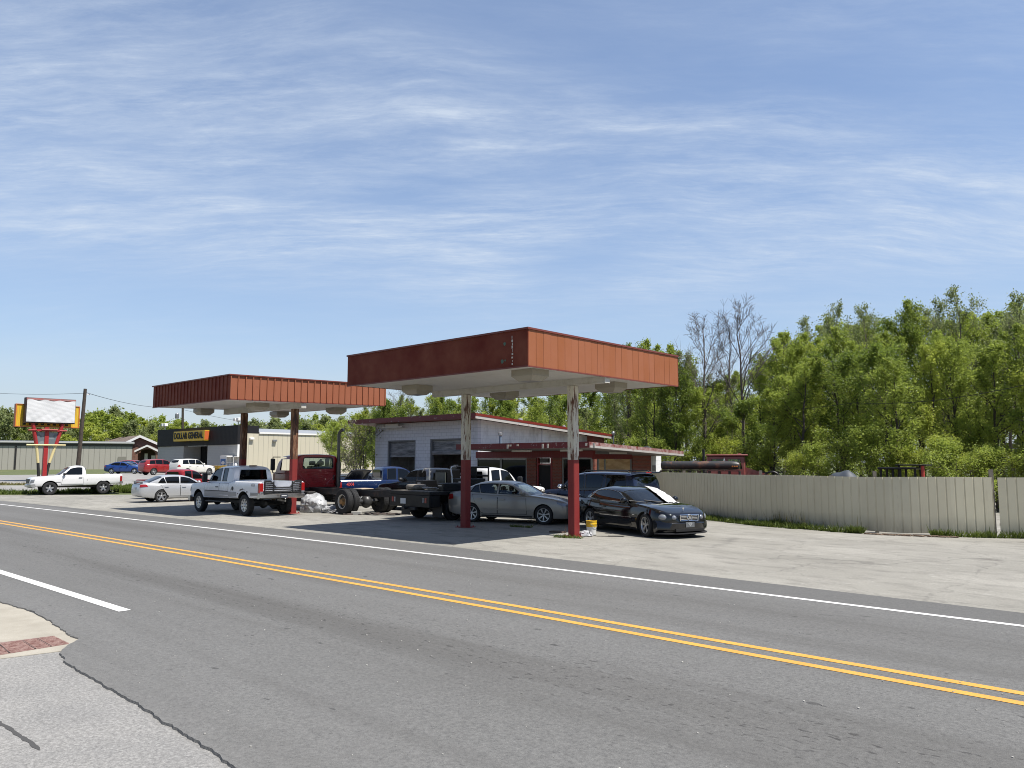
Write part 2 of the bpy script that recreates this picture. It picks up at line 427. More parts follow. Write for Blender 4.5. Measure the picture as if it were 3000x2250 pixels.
def sheet(name, mat, quad, nu, nv, off, parent=None):
    (ax, ay), (bx, by), (cx, cy), (dx, dy) = quad
    def fn(u, v):
        x = (ax*(1-u)+bx*u)*(1-v)+(dx*(1-u)+cx*u)*v; y = (ay*(1-u)+by*u)*(1-v)+(dy*(1-u)+cy*u)*v
        return (x, y, gz(x, y)+off)
    return MB().grid(fn, nu, nv).build(name, mat, parent, smooth=60, kind='structure')

# forecourt (everything up to the fence and behind the workshop)
mb = MB()
def lotfn(u, v):
    y = 12.4+v*52; lx = float(np.interp(y, [12, 14, 21, 30, 70], [-58, -56.8, -51.2, -44, -44]))
    x = lx+(45-lx)*u
    if v == 0: y += curve(x)
    return (x, y, gz(x, y))
mb.grid(lotfn, 60, 16); mb.build('forecourt', m_lot, kind='structure', smooth=60)

# road with a raised ragged edge on the near side
xs = list(np.arange(-190, -16, 3.))+list(np.arange(-16, -2, .05))+list(np.arange(-2, 70, 3.))
near = lin([(-190, 3.6), (-20, 3.62), (-13.9, 3.52), (-12.8, 3.62), (-10.9, 3.49), (-10.3, 3.42), (-10.0, 3.2), (-9.75, 3.08), (-9.2, 2.99), (-7.2, 2.93), (-5.3, 2.83), (0, 2.78), (70, 2.7)])
far = lin([(-190, 13.3), (-49, 13.25), (-30, 13.35), (-15, 13.45), (-2, 13.1), (70, 13.0)])
rnd = random.Random(4); jag = 0.
RZ = .018
vs = []; fs = []
for x in xs:
    jag = jag*.6+rnd.uniform(-.013, .013)+(rnd.uniform(-.02, .02) if rnd.random() < .12 else 0); yn = near(x)+jag+(curve(x) if x < -20 else 0); yf = far(x)+curve(x)+rnd.uniform(-.01, .01)
    vs += [(x, yn-.008, -.01), (x, yn, RZ), (x, (yn+yf)/2, RZ), (x, yf, RZ), (x, yf+.03, -.02)]
for i in range(len(xs)-1):
    for k in range(4): fs.append((i*5+k, i*5+5+k, i*5+6+k, i*5+1+k))
road = MB().add(vs, fs).build('road', m_asph, kind='structure', smooth=20)

def b_wp(col):
    def f(t, oc, c, b):
        n = t.noise(oc, 60, 4, .75); g = t.noise(oc, 2.5, 5, .6)
        c = t.mix(t.ramp(g, [(.3, 0), (.7, .6)]), (*col, 1), (*[k*.7 for k in col], 1))
        return t.mix(t.ramp(n, [(.54, 0), (.66, .8)]), c, (.13, .13, .12, 1))
    return f
m_white = M('white_road_paint', (.75, .75, .72), .7, build=b_wp((.74, .73, .70)))
m_yell = M('yellow_road_paint', (.66, .34, .05), .7, build=b_wp((.66, .335, .05)))
def stripe(name, mat, y0, w, xa, xb, cut=0.):
    mb = MB(); n = max(2, int((xb-xa)/1.5)); r_ = random.Random(len(name))
    vs = []; fs = []
    for i in range(n+1):
        x = xa+(xb-xa)*i/n; e = r_.uniform(-.006, .006)
        vs += [(x, y0+curve(x)-w/2+e, RZ+.004), (x+(cut if i == n else 0), y0+curve(x)+w/2+e, RZ+.004)]
    for i in range(n): fs.append((2*i, 2*i+2, 2*i+3, 2*i+1))
    mb.add(vs, fs).build(name, mat, road)
stripe('edge_line', m_white, 12.06, .125, -180, 60)
stripe('centre_line', m_yell, 8.25, .125, -180, 60)
stripe('centre_line', m_yell, 8.60, .125, -180, 60)
stripe('lane_line', m_white, 4.56, .17, -60, -11.75)

# near-side apron, tan ramp and brick-red warning pad
mb = MB(); mb.grid(lambda u, v: (-60+100*u, -14+18.5*v, -.004), 10, 4); walk = mb.build('sidewalk', m_walk, kind='structure')
poly = [G(-400, 1650), G(0, 1757), G(100, 1798), G(238, 1868), G(244, 1885), G(233, 1901), G(0, 1930), G(-400, 1972)]
mb = MB(); mb.prism(poly, -.003, .002, 'z'); mb.build('curb_ramp', m_ramp, kind='structure', smooth=0)
rk = random.Random(14)
def crack(pts, w):
    P = []
    for a, b in zip(pts, pts[1:]):
        n = max(2, int(math.dist(a, b)/.05))
        P += [(a[0]+(b[0]-a[0])*i/n+rk.gauss(0, .005), a[1]+(b[1]-a[1])*i/n+rk.gauss(0, .005)) for i in range(n)]
    vs = []; fs = []
    for i, (x, y) in enumerate(P):
        j = min(i+1, len(P)-1); dx_, dy_ = P[j][0]-P[max(i-1, 0)][0], P[j][1]-P[max(i-1, 0)][1]; l = math.hypot(dx_, dy_)+1e-6; q = w*rk.uniform(.6, 1.0)*(1 if 0 < i < len(P)-1 else .1)
        vs += [(x-dy_/l*q, y+dx_/l*q, -.0015), (x+dy_/l*q, y-dx_/l*q, -.0015)]
    for i in range(len(P)-1): fs.append((2*i, 2*i+1, 2*i+3, 2*i+2))
    MB().add(vs, fs).build('crack', M('tar_crack', (.06, .058, .055), .9), walk, smooth=0)
crack([G(-60, 2085), G(30, 2135), G(75, 2165), G(125, 2202)], .022); crack([G(200, 2242), G(262, 2224)], .012); crack([G(385, 2117), G(415, 2118)], .010); crack([G(320, 2214), G(352, 2210)], .008)
def b_pad(t, oc, c, b):
    n = t.noise(oc, 14, 6, .7)
    return t.mix(t.ramp(n, [(.35, 0), (.65, 1)]), (.13, .058, .048, 1), (.27, .18, .155, 1))
m_pad = M('brick_red_pad', (.28, .12, .1), .85, build=b_pad, bump=.4)
q = [G(-330, 1932), G(0, 1884), G(157, 1864), G(203, 1887), G(0, 1920), G(-330, 1972)]
pad = MB(); pad.prism(q, .0021, .006, 'z')
pa, pb, pc, pd = [Vector((*G(*p), 0)) for p in ((-300, 1930), (157, 1865), (203, 1887), (-300, 1966))]
for i in range(60):
    for j in range(8):
        u, v = (i+.5)/60, (j+.5)/8
        p = (pa*(1-u)+pb*u)*(1-v)+(pd*(1-u)+pc*u)*v
        pad.lathe([(.0, .016), (.012, .014), (.018, .006)], 6, 'z', 0, (p.x, p.y, 0))
for u in (.62, .78, .88):
    a = pa*(1-u)+pb*u; b2 = pd*(1-u)+pc*u
    pad.tube((a.x, a.y, .002), (b2.x, b2.y, .002), .012, n=5, mi=1)
pad.build('tactile_paving', [m_pad, M('joint_black', (.02, .018, .016), .9)], label='brick red tactile warning pad set in the tan curb ramp', cat='tactile paving')

# left side: drive aprons, shop car park
sheet('driveway', m_grey, [T(-400, 1437.5), T(330, 1437), T(420, 1421.5), T(-400, 1421.5)], 14, 5, .0)
sheet('parking_lot', m_grey, [T(-500, 1412), T(310, 1420), T(320, 1388.5), T(-500, 1397.5)], 20, 8, .004)
a_, b_ = T(305, 1421), T(320, 1388.5)
sheet('shop_car_park', m_grey, [a_, (-43.5, 34), (-80, 70), b_], 20, 16, -.004)
sheet('shop_car_park', m_grey, [b_, (-88, 43.6), (-104, 43.6), T(300, 1386)], 8, 8, -.008)

# =================================================================== metal siding helper
def b_corr(pitch, axis, k=.35, wid=.12):
    def f(t, oc, c, b):
        sp = t.new('ShaderNodeSeparateXYZ', in_0=oc)
        m_ = t.math('FRACT', t.math('DIVIDE', sp.outputs[axis], pitch))
        line = t.ramp(m_, [(0, 1), (wid, 0)])
        return t.mix(t.math('MULTIPLY', line, k), c, (*[q*.4 for q in (.3, .28, .24)], 1))
    return f

def ribbed(pts, pitch, rib, depth, side=1):
    """plan polyline resampled into a ribbed-sheet cross-section"""
    out = []; P = [Vector((*p, 0)) for p in pts]
    L = [0.]
    for a, b in zip(P, P[1:]): L.append(L[-1]+(b-a).length)
    def at(s):
        for i in range(len(P)-1):
            if s <= L[i+1] or i == len(P)-2:
                d = (P[i+1]-P[i]).normalized(); return P[i]+d*(s-L[i]), Vector((d.y, -d.x, 0))*side
    s = 0.
    while s < L[-1]-pitch*.2:
        for ds, h in ((0, 0), (pitch-rib*1.4, 0), (pitch-rib*1.1, depth), (pitch-rib*.3, depth)):
            if s+ds < L[-1]:
                p, n = at(s+ds); out.append(p+n*h)
        s += pitch
    p, n = at(L[-1]); out.append(p)
    return out

def sheet_wall(pts, z0, z1, thick=.02, mb=None, mi=0):
    mb = mb or MB(); n = len(pts)
    f0 = z0 if callable(z0) else (lambda p: z0); f1 = z1 if callable(z1) else (lambda p: z1)
    vs = [(p.x, p.y, f0(p)) for p in pts]+[(p.x, p.y, f1(p)) for p in pts]
    mb.add(vs, [(i, i+1, n+i+1, n+i) for i in range(n-1)], mi); return mb

# =================================================================== fence
def b_fence(t, oc, c, b):
    sp = t.new('ShaderNodeSeparateXYZ', in_0=oc)
    n = t.noise(t.mapping(oc, scale=(1, 1, .25)), 3.5, 6, .65); n2 = t.noise(oc, .9, 4)
    c = t.mix(t.ramp(n2, [(.3, 0), (.7, 1)]), (.57, .525, .38, 1), (.64, .59, .43, 1))
    pn = t.new('ShaderNodeTexWhiteNoise', noise_dimensions='1D'); t.put(pn.inputs['W'], t.math('FLOOR', t.math('DIVIDE', sp.outputs[0], .78)))
    c = t.mix(t.math('MULTIPLY', pn.outputs[0], .22), c, (.42, .37, .26, 1))
    c = t.mix(t.ramp(t.noise(t.mapping(oc, scale=(1, 1, .12)), 6, 5, .7), [(.58, 0), (.75, .4)]), c, (.33, .28, .2, 1))
    low = t.math('MULTIPLY', t.ramp(sp.outputs[2], [(.05, 1), (.55, 0)]), t.ramp(n, [(.3, .15), (.65, .8)]))
    return t.mix(low, c, (.20, .185, .145, 1))
m_fence = M('tan_sheet_metal', (.36, .34, .28), .42, spec=.45, build=b_fence)
m_wood = M('weathered_timber', (.22, .19, .15), .85, var=.3, vscale=6, bump=.3, bscale=40)
FP = [(-21.6, 32.4), (-19.8, 30.9), (-16.6, 28.3), (-14.2, 26.6), (-11.85, 25.3), (-9.4, 24.78), (-7.4, 24.86), (-5.95, 25.34), (-5.02, 25.75)]
FP2 = [(-4.90, 25.83), (-1.5, 27.0), (4, 29), (12, 31.5)]
def post_top(px): return px
def fence(pts, posts, label, rails):
    for _ in range(3):
        q = [pts[0]]
        for a, b in zip(pts, pts[1:]): q += [(a[0]*.75+b[0]*.25, a[1]*.75+b[1]*.25), (a[0]*.25+b[0]*.75, a[1]*.25+b[1]*.75)]
        pts = q+[pts[-1]]
    t = thing('metal_fence', label, 'fence', (pts[0][0], pts[0][1], 0))
    org = Vector((pts[0][0], pts[0][1], 0))
    pr = ribbed(pts, .236, .03, .014, -1)
    mb = sheet_wall([p-org for p in pr], lambda p: .05+.02*math.sin(p.x*2.1), lambda p: 1.69+.012*math.sin(p.x*1.3))
    o = mb.build('sheet_panel', m_fence, t, smooth=0, fix=False)
    md = o.modifiers.new('thickness', 'SOLIDIFY'); md.thickness = .006
    for z in (.35, 1.35):
        rl = MB()
        for a, b in zip(pts, pts[1:]):
            a3 = Vector((*a, z))-org; b3 = Vector((*b, z))-org; d = (b3-a3).normalized(); n = Vector((-d.y, d.x, 0))
            a3 += n*.06; b3 += n*.06
            rl.tube(a3, b3, .045, n=4)
        rl.build('rail', m_wood, t)
    for (x, y, h) in posts:
        MB().box(-.05, .05, -.05, .05, 0, h).build('post', m_wood, t, loc=Vector((x, y, 0))-org, rot=(0, 0, .4))
    return t
pst = []
for (x, y), h in (((-11.95, 25.62), 1.84), ((-7.98, 24.98), 1.86), ((-16.7, 28.6), 1.77), ((-5.06, 25.86), 1.92), ((-9.3, 24.98), 1.72)): pst.append((x, y, h))
fence(FP, pst, 'long tan ribbed metal fence beside the black coupe, wooden post tops showing', True)
fence(FP2, [(-4.4, 26.2, 1.6), (0, 27.7, 1.6), (4, 29.2, 1.6)], 'short tan metal fence section right of the gap at the tall leaning post', True)

# =================================================================== canopies
def b_rpan(pitch, axis, dark, x0):
    def f(t, oc, c, b):
        sp = t.new('ShaderNodeSeparateXYZ', in_0=oc)
        n = t.noise(oc, 1.1, 6, .6); n2 = t.noise(t.mapping(oc, scale=(1, 1, .3)), 5, 5, .6)
        c = t.mix(t.ramp(n, [(.35, 0), (.68, .35)]), c, (.33, .13, .075, 1))
        if pitch:
            q = t.math('FLOOR', t.math('DIVIDE', t.math('SUBTRACT', sp.outputs[axis], x0), pitch))
            w = t.new('ShaderNodeTexWhiteNoise', noise_dimensions='1D'); t.put(w.inputs['W'], q)
            c = t.mix(t.math('MULTIPLY', w.outputs[0], .28), c, (.36, .15, .09, 1))
        return t.mix(t.ramp(n2, [(.64, 0), (.78, .35)]), c, (.12, .05, .035, 1))
    return f
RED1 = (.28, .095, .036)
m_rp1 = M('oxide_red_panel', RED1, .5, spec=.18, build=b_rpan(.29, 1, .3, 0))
m_rp1f = M('oxide_red_shaded', (.125, .021, .013), .6, spec=.1, build=b_rpan(0, 0, .3, 0))  # same red darkened: shade of the faces turned from the sun, in colour
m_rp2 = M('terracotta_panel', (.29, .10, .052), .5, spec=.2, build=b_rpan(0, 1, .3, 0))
m_rp2f = M('terracotta_shaded', (.15, .028, .018), .55, spec=.12, build=b_rpan(0, 1, .3, 0))  # darker copy of the terracotta, shade of the unlit faces put into it
m_trim = M('dark_red_trim', (.16, .035, .022), .45)
m_soff = M('white_soffit', (.60, .58, .54), .6, dirt=(.40, .37, .31), dscale=.7, dthr=(.55, .9))
m_beam = M('white_beam_paint', (.55, .53, .48), .55, dirt=(.33, .29, .22), dscale=1.5)
m_lbox = M('aged_fixture_metal', (.34, .31, .25), .55, dirt=(.25, .22, .17), dscale=3)
m_lens = M('milky_lens', (.16, .15, .13), .3)
m_black = M('matte_black', (.012, .012, .012), .7)
m_chip = M('chipped_paint', (.55, .5, .42), .7)
m_green = M('green_chip', (.07, .13, .09), .7)
def b_post(split, top, rust):
    def f(t, oc, c, b):
        sp = t.new('ShaderNodeSeparateXYZ', in_0=oc)
        n = t.noise(t.mapping(oc, scale=(1, 1, .16)), 9, 6, .7); n2 = t.noise(t.mapping(oc, scale=(1, 1, .22)), 4.5, 5, .6)
        lo, hi = rust
        u = t.mix(t.ramp(n2, [(.35, 0), (.7, .7)]), (*top, 1), (*[k*.62 for k in top], 1))
        u = t.mix(t.ramp(n, [(lo, 0), (hi, 1)]), u, (.13, .045, .018, 1))
        u = t.mix(t.ramp(n, [(hi, 0), (hi+.08, .8)]), u, (.03, .018, .012, 1))
        r_ = t.mix(t.ramp(n2, [(.3, 0), (.75, 1)]), (.16, .009, .009, 1), (.21, .022, .016, 1))
        r_ = t.mix(t.ramp(n, [(.66, 0), (.78, .8)]), r_, (.09, .03, .02, 1))
        edge = t.math('ADD', sp.outputs[2], t.math('MULTIPLY', t.math('SUBTRACT', n, .5), .03))
        return t.mix(t.math('GREATER_THAN', edge, split), r_, u)
    return f
m_post1 = M('peeling_white_post', (.5, .5, .5), .6, build=b_post(2.2, (.66, .62, .52), (.51, .57)))
m_post2 = M('rusted_post', (.3, .1, .05), .7, build=b_post(2.25, (.30, .20, .12), (.40, .50)))

def canopy(x0, x1, y0, y1, zb, zt, posts, lights, style, tilt, label, beam_z, yb):
    t = thing('fuel_canopy', label, 'canopy', (x0, y0, 0)); ox, oy = x0, y0
    Lx, Ly = x1-x0, y1-y0
    def tl(mb):
        mb.v = [(x, y, z+tilt*y*(1 if z > 3.5 else 0)) for x, y, z in mb.v]; return mb
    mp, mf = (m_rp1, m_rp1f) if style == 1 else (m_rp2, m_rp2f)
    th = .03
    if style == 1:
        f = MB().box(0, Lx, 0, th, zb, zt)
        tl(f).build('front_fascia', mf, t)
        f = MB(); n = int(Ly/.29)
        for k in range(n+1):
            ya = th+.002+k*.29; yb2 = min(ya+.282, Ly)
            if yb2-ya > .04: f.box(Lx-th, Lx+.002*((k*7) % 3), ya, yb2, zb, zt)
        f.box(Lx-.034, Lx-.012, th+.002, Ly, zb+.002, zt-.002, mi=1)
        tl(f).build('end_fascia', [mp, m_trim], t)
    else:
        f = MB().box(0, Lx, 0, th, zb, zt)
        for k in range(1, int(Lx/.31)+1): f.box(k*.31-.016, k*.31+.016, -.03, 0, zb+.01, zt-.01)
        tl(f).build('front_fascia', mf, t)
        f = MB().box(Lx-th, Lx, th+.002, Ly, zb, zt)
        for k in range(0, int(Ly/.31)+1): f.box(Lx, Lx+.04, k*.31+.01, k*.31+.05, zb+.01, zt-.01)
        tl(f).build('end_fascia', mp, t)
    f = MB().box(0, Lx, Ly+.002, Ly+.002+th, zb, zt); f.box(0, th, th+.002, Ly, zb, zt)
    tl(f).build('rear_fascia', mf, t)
    f = MB()
    e = .055 if style == 2 else .03
    f.box(-e, Lx+e, -e, .04, zt+.002, zt+.05); f.box(Lx-.04, Lx+e, .042, Ly+e, zt+.002, zt+.05)
    f.box(-e, .04, .042, Ly+e, zt+.002, zt+.05)
    f.box(-.012, Lx+.012, -.012, th-.006, zb-.035, zb-.002); f.box(Lx-th+.008, Lx+.012, th, Ly, zb-.035, zb-.002)
    tl(f).build('trim_strip', m_trim, t)
    f = MB(); ns = int(Ly/.30)
    for k in range(ns):
        ya = th+.01+k*(Ly-.06)/ns; f.box(.04, Lx-.04, ya, ya+(Ly-.06)/ns-.014, zb+.01, zb+.03)
    f.box(.04, Lx-.04, th+.01, Ly-.01, zb+.034, zb+.05, mi=0)
    tl(f).build('soffit', m_soff, t)
    tl(MB().box(.04, Lx-.04, .04, Ly-.02, zt-.16, zt-.1)).build('roof_deck', M('roof_membrane', (.25, .24, .22), .8), t)
    bm_ = MB(); b0 = yb-oy
    bm_.box(.25, Lx-.06, b0-.11, b0-.012, beam_z, beam_z+.025); bm_.box(.25, Lx-.06, b0+.012, b0+.11, beam_z, beam_z+.025)
    bm_.box(.25, Lx-.06, b0-.012, b0+.012, beam_z, zb+.008+tilt*b0)
    bm_.box(.25, Lx-.06, b0-.10, b0-.08, beam_z+.025, zb+.008+tilt*b0)
    bm_.box(Lx-.09, Lx-.05, b0-.115, b0+.115, beam_z-.004, zb+.006)
    bm_.build('beam', m_beam, t)
    for (px_, py_) in posts:
        pm = MB(); a = .125
        pm.rbox(-a, a, -a, a, 0, beam_z-.002, .03)
        p = pm.build('post', m_post1 if style == 1 else m_post2, t, loc=(px_-ox, py_-oy, 0), smooth=20)
        b2 = MB(); b2.box(-.24, .24, -.24, .24, .002, .022)
        for sx in (-.18, .18):
            for sy in (-.18, .18): b2.lathe([(0, .06), (.02, .06), (.02, .022)], 6, 'z', 0, (sx, sy, 0))
        b2.build('base_plate', M('red_base_plate', (.25, .02, .02), .6, dirt=(.1, .05, .03)), p)
    for (lx, ly) in lights:
        m_ = MB(); zz = zb+.008+tilt*(ly-oy)
        def ring(h, z): return [(-h, -h*.9, z), (h, -h*.9, z), (h, h*.9, z), (-h, h*.9, z)]
        vs = ring(.37, zz)+ring(.37, zz-.17)+ring(.23, zz-.30)
        m_.add(vs, [(0, 1, 2, 3)]+[(l*4+i, l*4+(i+1) % 4, l*4+4+(i+1) % 4, l*4+4+i) for l in (0, 1) for i in range(4)])
        m_.add(ring(.23, zz-.30), [(0, 1, 2, 3)], 1)
        m_.build('canopy_light', [m_lbox, m_lens], t, loc=(lx-ox, ly-oy, 0), smooth=0)
    return t
c1x0, c1x1, c1y0, c1y1, c1zb, c1zt = -20.38, -12.70, 14.3, 21.5, 4.55, 5.47
c1 = canopy(c1x0, c1x1, c1y0, c1y1, c1zb, c1zt, [(-18.52, 17.75), (-14.0, 17.75)],
       [G(1222, 1140, 4.45), G(1553, 1100, 4.42), G(1478, 1155, 4.45), (-13.8, 19.4)], 1, 0.,
       'flat oxide red canopy on two peeling white posts with red bases, nearest the road', 4.37, 17.75)
rn = random.Random(3)
for k in range(9): f = MB(); f.box(7.14+rn.uniform(-.02, .02), 7.155+rn.uniform(-.005, .025), -.004, 0, 4.6+k*.085, 4.6+k*.085+rn.uniform(.03, .08)); f.build('paint_scratch', m_chip, c1, smooth=0)
for cx, cz, s in ((6.88, 5.17, .05), (6.80, 4.72, .055), (6.9, 4.74, .03)):
    f = MB(); f.prism([(cx+s*(.7+.4*rn.random())*math.cos(a), cz+s*(.7+.4*rn.random())*math.sin(a)) for a in [k*.7 for k in range(9)]], -.004, -.0005, 'y'); f.build('paint_chip', m_green, c1, smooth=0)
c2x0, c2x1, c2y0, c2y1 = -35.05, -28.0, 14.25, 21.7
canopy(c2x0, c2x1, c2y0, c2y1, 4.55, 5.46, [(-33.0, 17.55), (-28.72, 17.55)],
       [G(597, 1207, 4.45), G(755, 1190, 4.47), G(818, 1216, 4.5), G(985, 1200, 4.6)], 2, .018,
       'flat terracotta canopy with standing seams on rusty brown posts, farther back', 4.36, 17.55)
# =================================================================== buildings
def PY(px, py, y):
    r = ray(px, py); t = y/r[1]; return (r[0]*t, r[2]*t+EYE)
def PX(px, py, x):
    r = ray(px, py); t = x/r[0]; return (r[1]*t, r[2]*t+EYE)

def b_block(axis, w, h, mortar, msize=.012, k=.5, stain=None, thr=(.55, .85)):
    def f(t, oc, c, b):
        sp = t.new('ShaderNodeSeparateXYZ', in_0=oc)
        v = t.new('ShaderNodeCombineXYZ', in_0=sp.outputs[axis], in_1=sp.outputs[2], in_2=0.)
        br = t.new('ShaderNodeTexBrick', in_Vector=v.outputs[0], in_Scale=1.0)
        br.inputs['Brick Width'].default_value = w; br.inputs['Row Height'].default_value = h; br.inputs['Mortar Size'].default_value = msize
        br.inputs['Mortar Smooth'].default_value = .2
        base = t.n['Principled BSDF'].inputs['Base Color'].default_value
        t.put(br.inputs['Color1'], c); t.put(br.inputs['Color2'], t.mix(k, c, (0, 0, 0, 1)) if k else c)
        br.inputs['Mortar'].default_value = (*mortar, 1); br.inputs['Bias'].default_value = -.35
        o = br.outputs[0]
        if stain:
            n = t.noise(t.mapping(oc, scale=(1, 1, .45)), 1.6, 7, .65)
            o = t.mix(t.ramp(n, [(thr[0], 0), (thr[1], .85)]), o, (*stain, 1))
        bp = t.new('ShaderNodeBump', in_Height=br.outputs['Fac'], invert=True); bp.inputs['Strength'].default_value = .35; bp.inputs['Distance'].default_value = .01
        t.put(b.inputs['Normal'], bp.outputs[0]); return o
    return f
m_cmu = M('pale_painted_block', (.62, .63, .67), .7, build=b_block(0, .4, .2, (.40, .41, .44), .010, .05, (.36, .37, .40)))
m_cmus = M('white_painted_block', (.78, .79, .80), .7, build=b_block(1, .4, .2, (.67, .68, .69), .010, .03, (.36, .37, .38), (.48, .75)))
m_brick = M('red_brick', (.25, .06, .035), .8, build=b_block(0, .21, .072, (.16, .10, .075), .012, .5))
m_bricks = M('red_brick_side', (.25, .06, .035), .8, build=b_block(1, .21, .072, (.16, .10, .075), .012, .5))
m_rroof = M('red_roof_metal', (.17, .022, .016), .4, dirt=(.15, .05, .035), dscale=1.5)
m_rtrim = M('peeling_red_trim', (.13, .012, .014), .5, dirt=(.36, .30, .28), dscale=5.5, dthr=(.60, .66))
m_wtrim = M('peeling_white_trim', (.42, .40, .37), .6, dirt=(.22, .08, .06), dscale=6, dthr=(.58, .68))
m_dark = M('dark_interior', (.018, .017, .017), .9)
m_dglass = M('dark_window_glass', (.006, .007, .008), .05, spec=.35)
m_wfr = M('white_window_frame', (.24, .235, .22), .5)
m_rsid = M('red_siding', (.16, .016, .016), .55, build=b_corr(.12, 0, .5))
m_rsids = M('red_siding_side', (.16, .016, .016), .55, build=b_corr(.12, 1, .5))
m_red = M('red_paint_wood', (.22, .018, .018), .5)
def b_ply(t, oc, c, b):
    n = t.noise(t.mapping(oc, scale=(1, .9, 4.5)), 1.3, 6, .6, 1.6)
    w = t.new('ShaderNodeTexWave', in_Vector=t.mapping(oc, scale=(.4, .5, 2.2)), in_Scale=1.6, in_Distortion=9.0, in_Detail=3.0)
    c = t.mix(t.ramp(n, [(.3, 0), (.7, 1)]), (.44, .27, .12, 1), (.60, .42, .22, 1))
    return t.mix(t.math('MULTIPLY', t.ramp(w.outputs[1], [(.5, 0), (.9, 1)]), .5), c, (.33, .18, .07, 1))
m_ply = M('plywood', (.5, .35, .18), .7, build=b_ply)
def b_door(t, oc, c, b):
    sp = t.new('ShaderNodeSeparateXYZ', in_0=oc)
    n = t.noise(t.mapping(oc, scale=(.6, 1, 3.5)), 1.5, 7, .7)
    ln = t.ramp(t.math('FRACT', t.math('MULTIPLY', sp.outputs[2], 9.0)), [(0, .7), (.12, 0)])
    c = t.mix(t.ramp(n, [(.38, 0), (.66, 1)]), (.085, .09, .10, 1), (.36, .36, .37, 1))
    return t.mix(ln, c, (.04, .04, .045, 1))
m_rdoor = M('weathered_roller_door', (.3, .3, .3), .6, build=b_door)
m_gblk = M('glass_block', (.9, .88, .8), .3, emit=None)
m_gblk.node_tree.nodes['Principled BSDF'].inputs['Transmission Weight'].default_value = .85
m_metal = M('grey_metal', (.35, .35, .36), .4, metal=.7)
m_fix = M('tube_light_housing', (.55, .53, .48), .5)

# --- old service station: workshop and low office are one building
st_ = thing('service_station', 'old white block workshop with two bays and low red office attached', 'garage', (-39.2, 29.7, 0))
SX, SY = -39.2, 29.7
def und(y): return 4.50-(y-28.9)*.0665
def part(mb, name, mat, par=None, **k):
    mb.v = [(x-SX, y-SY, z) for x, y, z in mb.v]; return mb.build(name, mat, par or st_, **k)
GF0, GF1 = -39.2, -30.05; YB = 40.6
b1 = (-37.95, -35.30, 3.43); b2 = (-34.0, -30.75, 3.45)
f = MB()
def wallpiece(a, b, z0, y0=SY, y1=SY+.25):
    f.add([(a, y0, z0), (b, y0, z0), (b, y1, z0), (a, y1, z0), (a, y0, und(y0)), (b, y0, und(y0)), (b, y1, und(y1)), (a, y1, und(y1))],
          [(0, 3, 2, 1), (4, 5, 6, 7), (0, 1, 5, 4), (1, 2, 6, 5), (2, 3, 7, 6), (3, 0, 4, 7)])
wallpiece(GF0, b1[0], 0); wallpiece(b1[1], b2[0], 0); wallpiece(b2[1], GF1, 0)
wallpiece(b1[0], b1[1], b1[2]); wallpiece(b2[0], b2[1], b2[2])
part(f, 'front_wall', m_cmu, smooth=0)
f = MB(); wallpiece(GF1-.25, GF1+.001, 0, SY+.252, YB)
f.prism([(GF1+.002, 35.0), (GF1+.12, 35.0), (GF1+.12, 35.45), (GF1+.002, 35.45)], 0, und(35.5)-.02, 'z')
part(f, 'side_wall', m_cmus, smooth=0)
f = MB(); wallpiece(GF0, GF0+.25, 0, SY+.252, YB); part(f, 'side_wall', m_cmus, smooth=0)
# rear wall with two glass-block openings
wa = (PY(1155, 1352, YB)[0], PY(1198, 1352, YB)[0], PY(1157, 1378, YB)[1], PY(1157, 1352, YB)[1])
wb = (PY(1291, 1352, YB)[0], PY(1332, 1352, YB)[0], PY(1293, 1378, YB)[1], PY(1293, 1343, YB)[1])
f = MB(); y0, y1 = YB, YB+.2; zt_ = und(YB)
xs_ = [GF0, wa[0], wa[1], wb[0], wb[1], GF1]
for a, b in ((GF0, wa[0]), (wa[1], wb[0]), (wb[1], GF1)): f.box(a, b, y0, y1, 0, zt_)
for w in (wa, wb): f.box(w[0], w[1], y0, y1, 0, w[2]); f.box(w[0], w[1], y0, y1, w[3], zt_)
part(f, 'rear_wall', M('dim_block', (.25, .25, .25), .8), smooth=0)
for w in (wa, wb):
    f = MB(); g = MB(); nx = 6; nz = 4; dx = (w[1]-w[0])/nx; dz = (w[3]-w[2])/nz
    for i in range(nx+1): f.box(w[0]+i*dx-.05, w[0]+i*dx+.05, y0+.02, y0+.12, w[2], w[3])
    for j in range(nz+1): f.box(w[0], w[1], y0+.03, y0+.11, w[2]+j*dz-.035, w[2]+j*dz+.035)
    fr = part(f, 'block_window', M('mortar_grid', (.06, .06, .055), .9), smooth=0)
    g.box(w[0], w[1], y0+.13, y0+.15, w[2], w[3]); part(g, 'pane', glass('hazy_pane', (.85, .85, .8)), fr)
f = MB(); f.box(GF0+.26, GF1-.26, SY+.3, YB-.01, .004, .012); part(f, 'floor', M('oily_floor', (.07, .065, .06), .6))
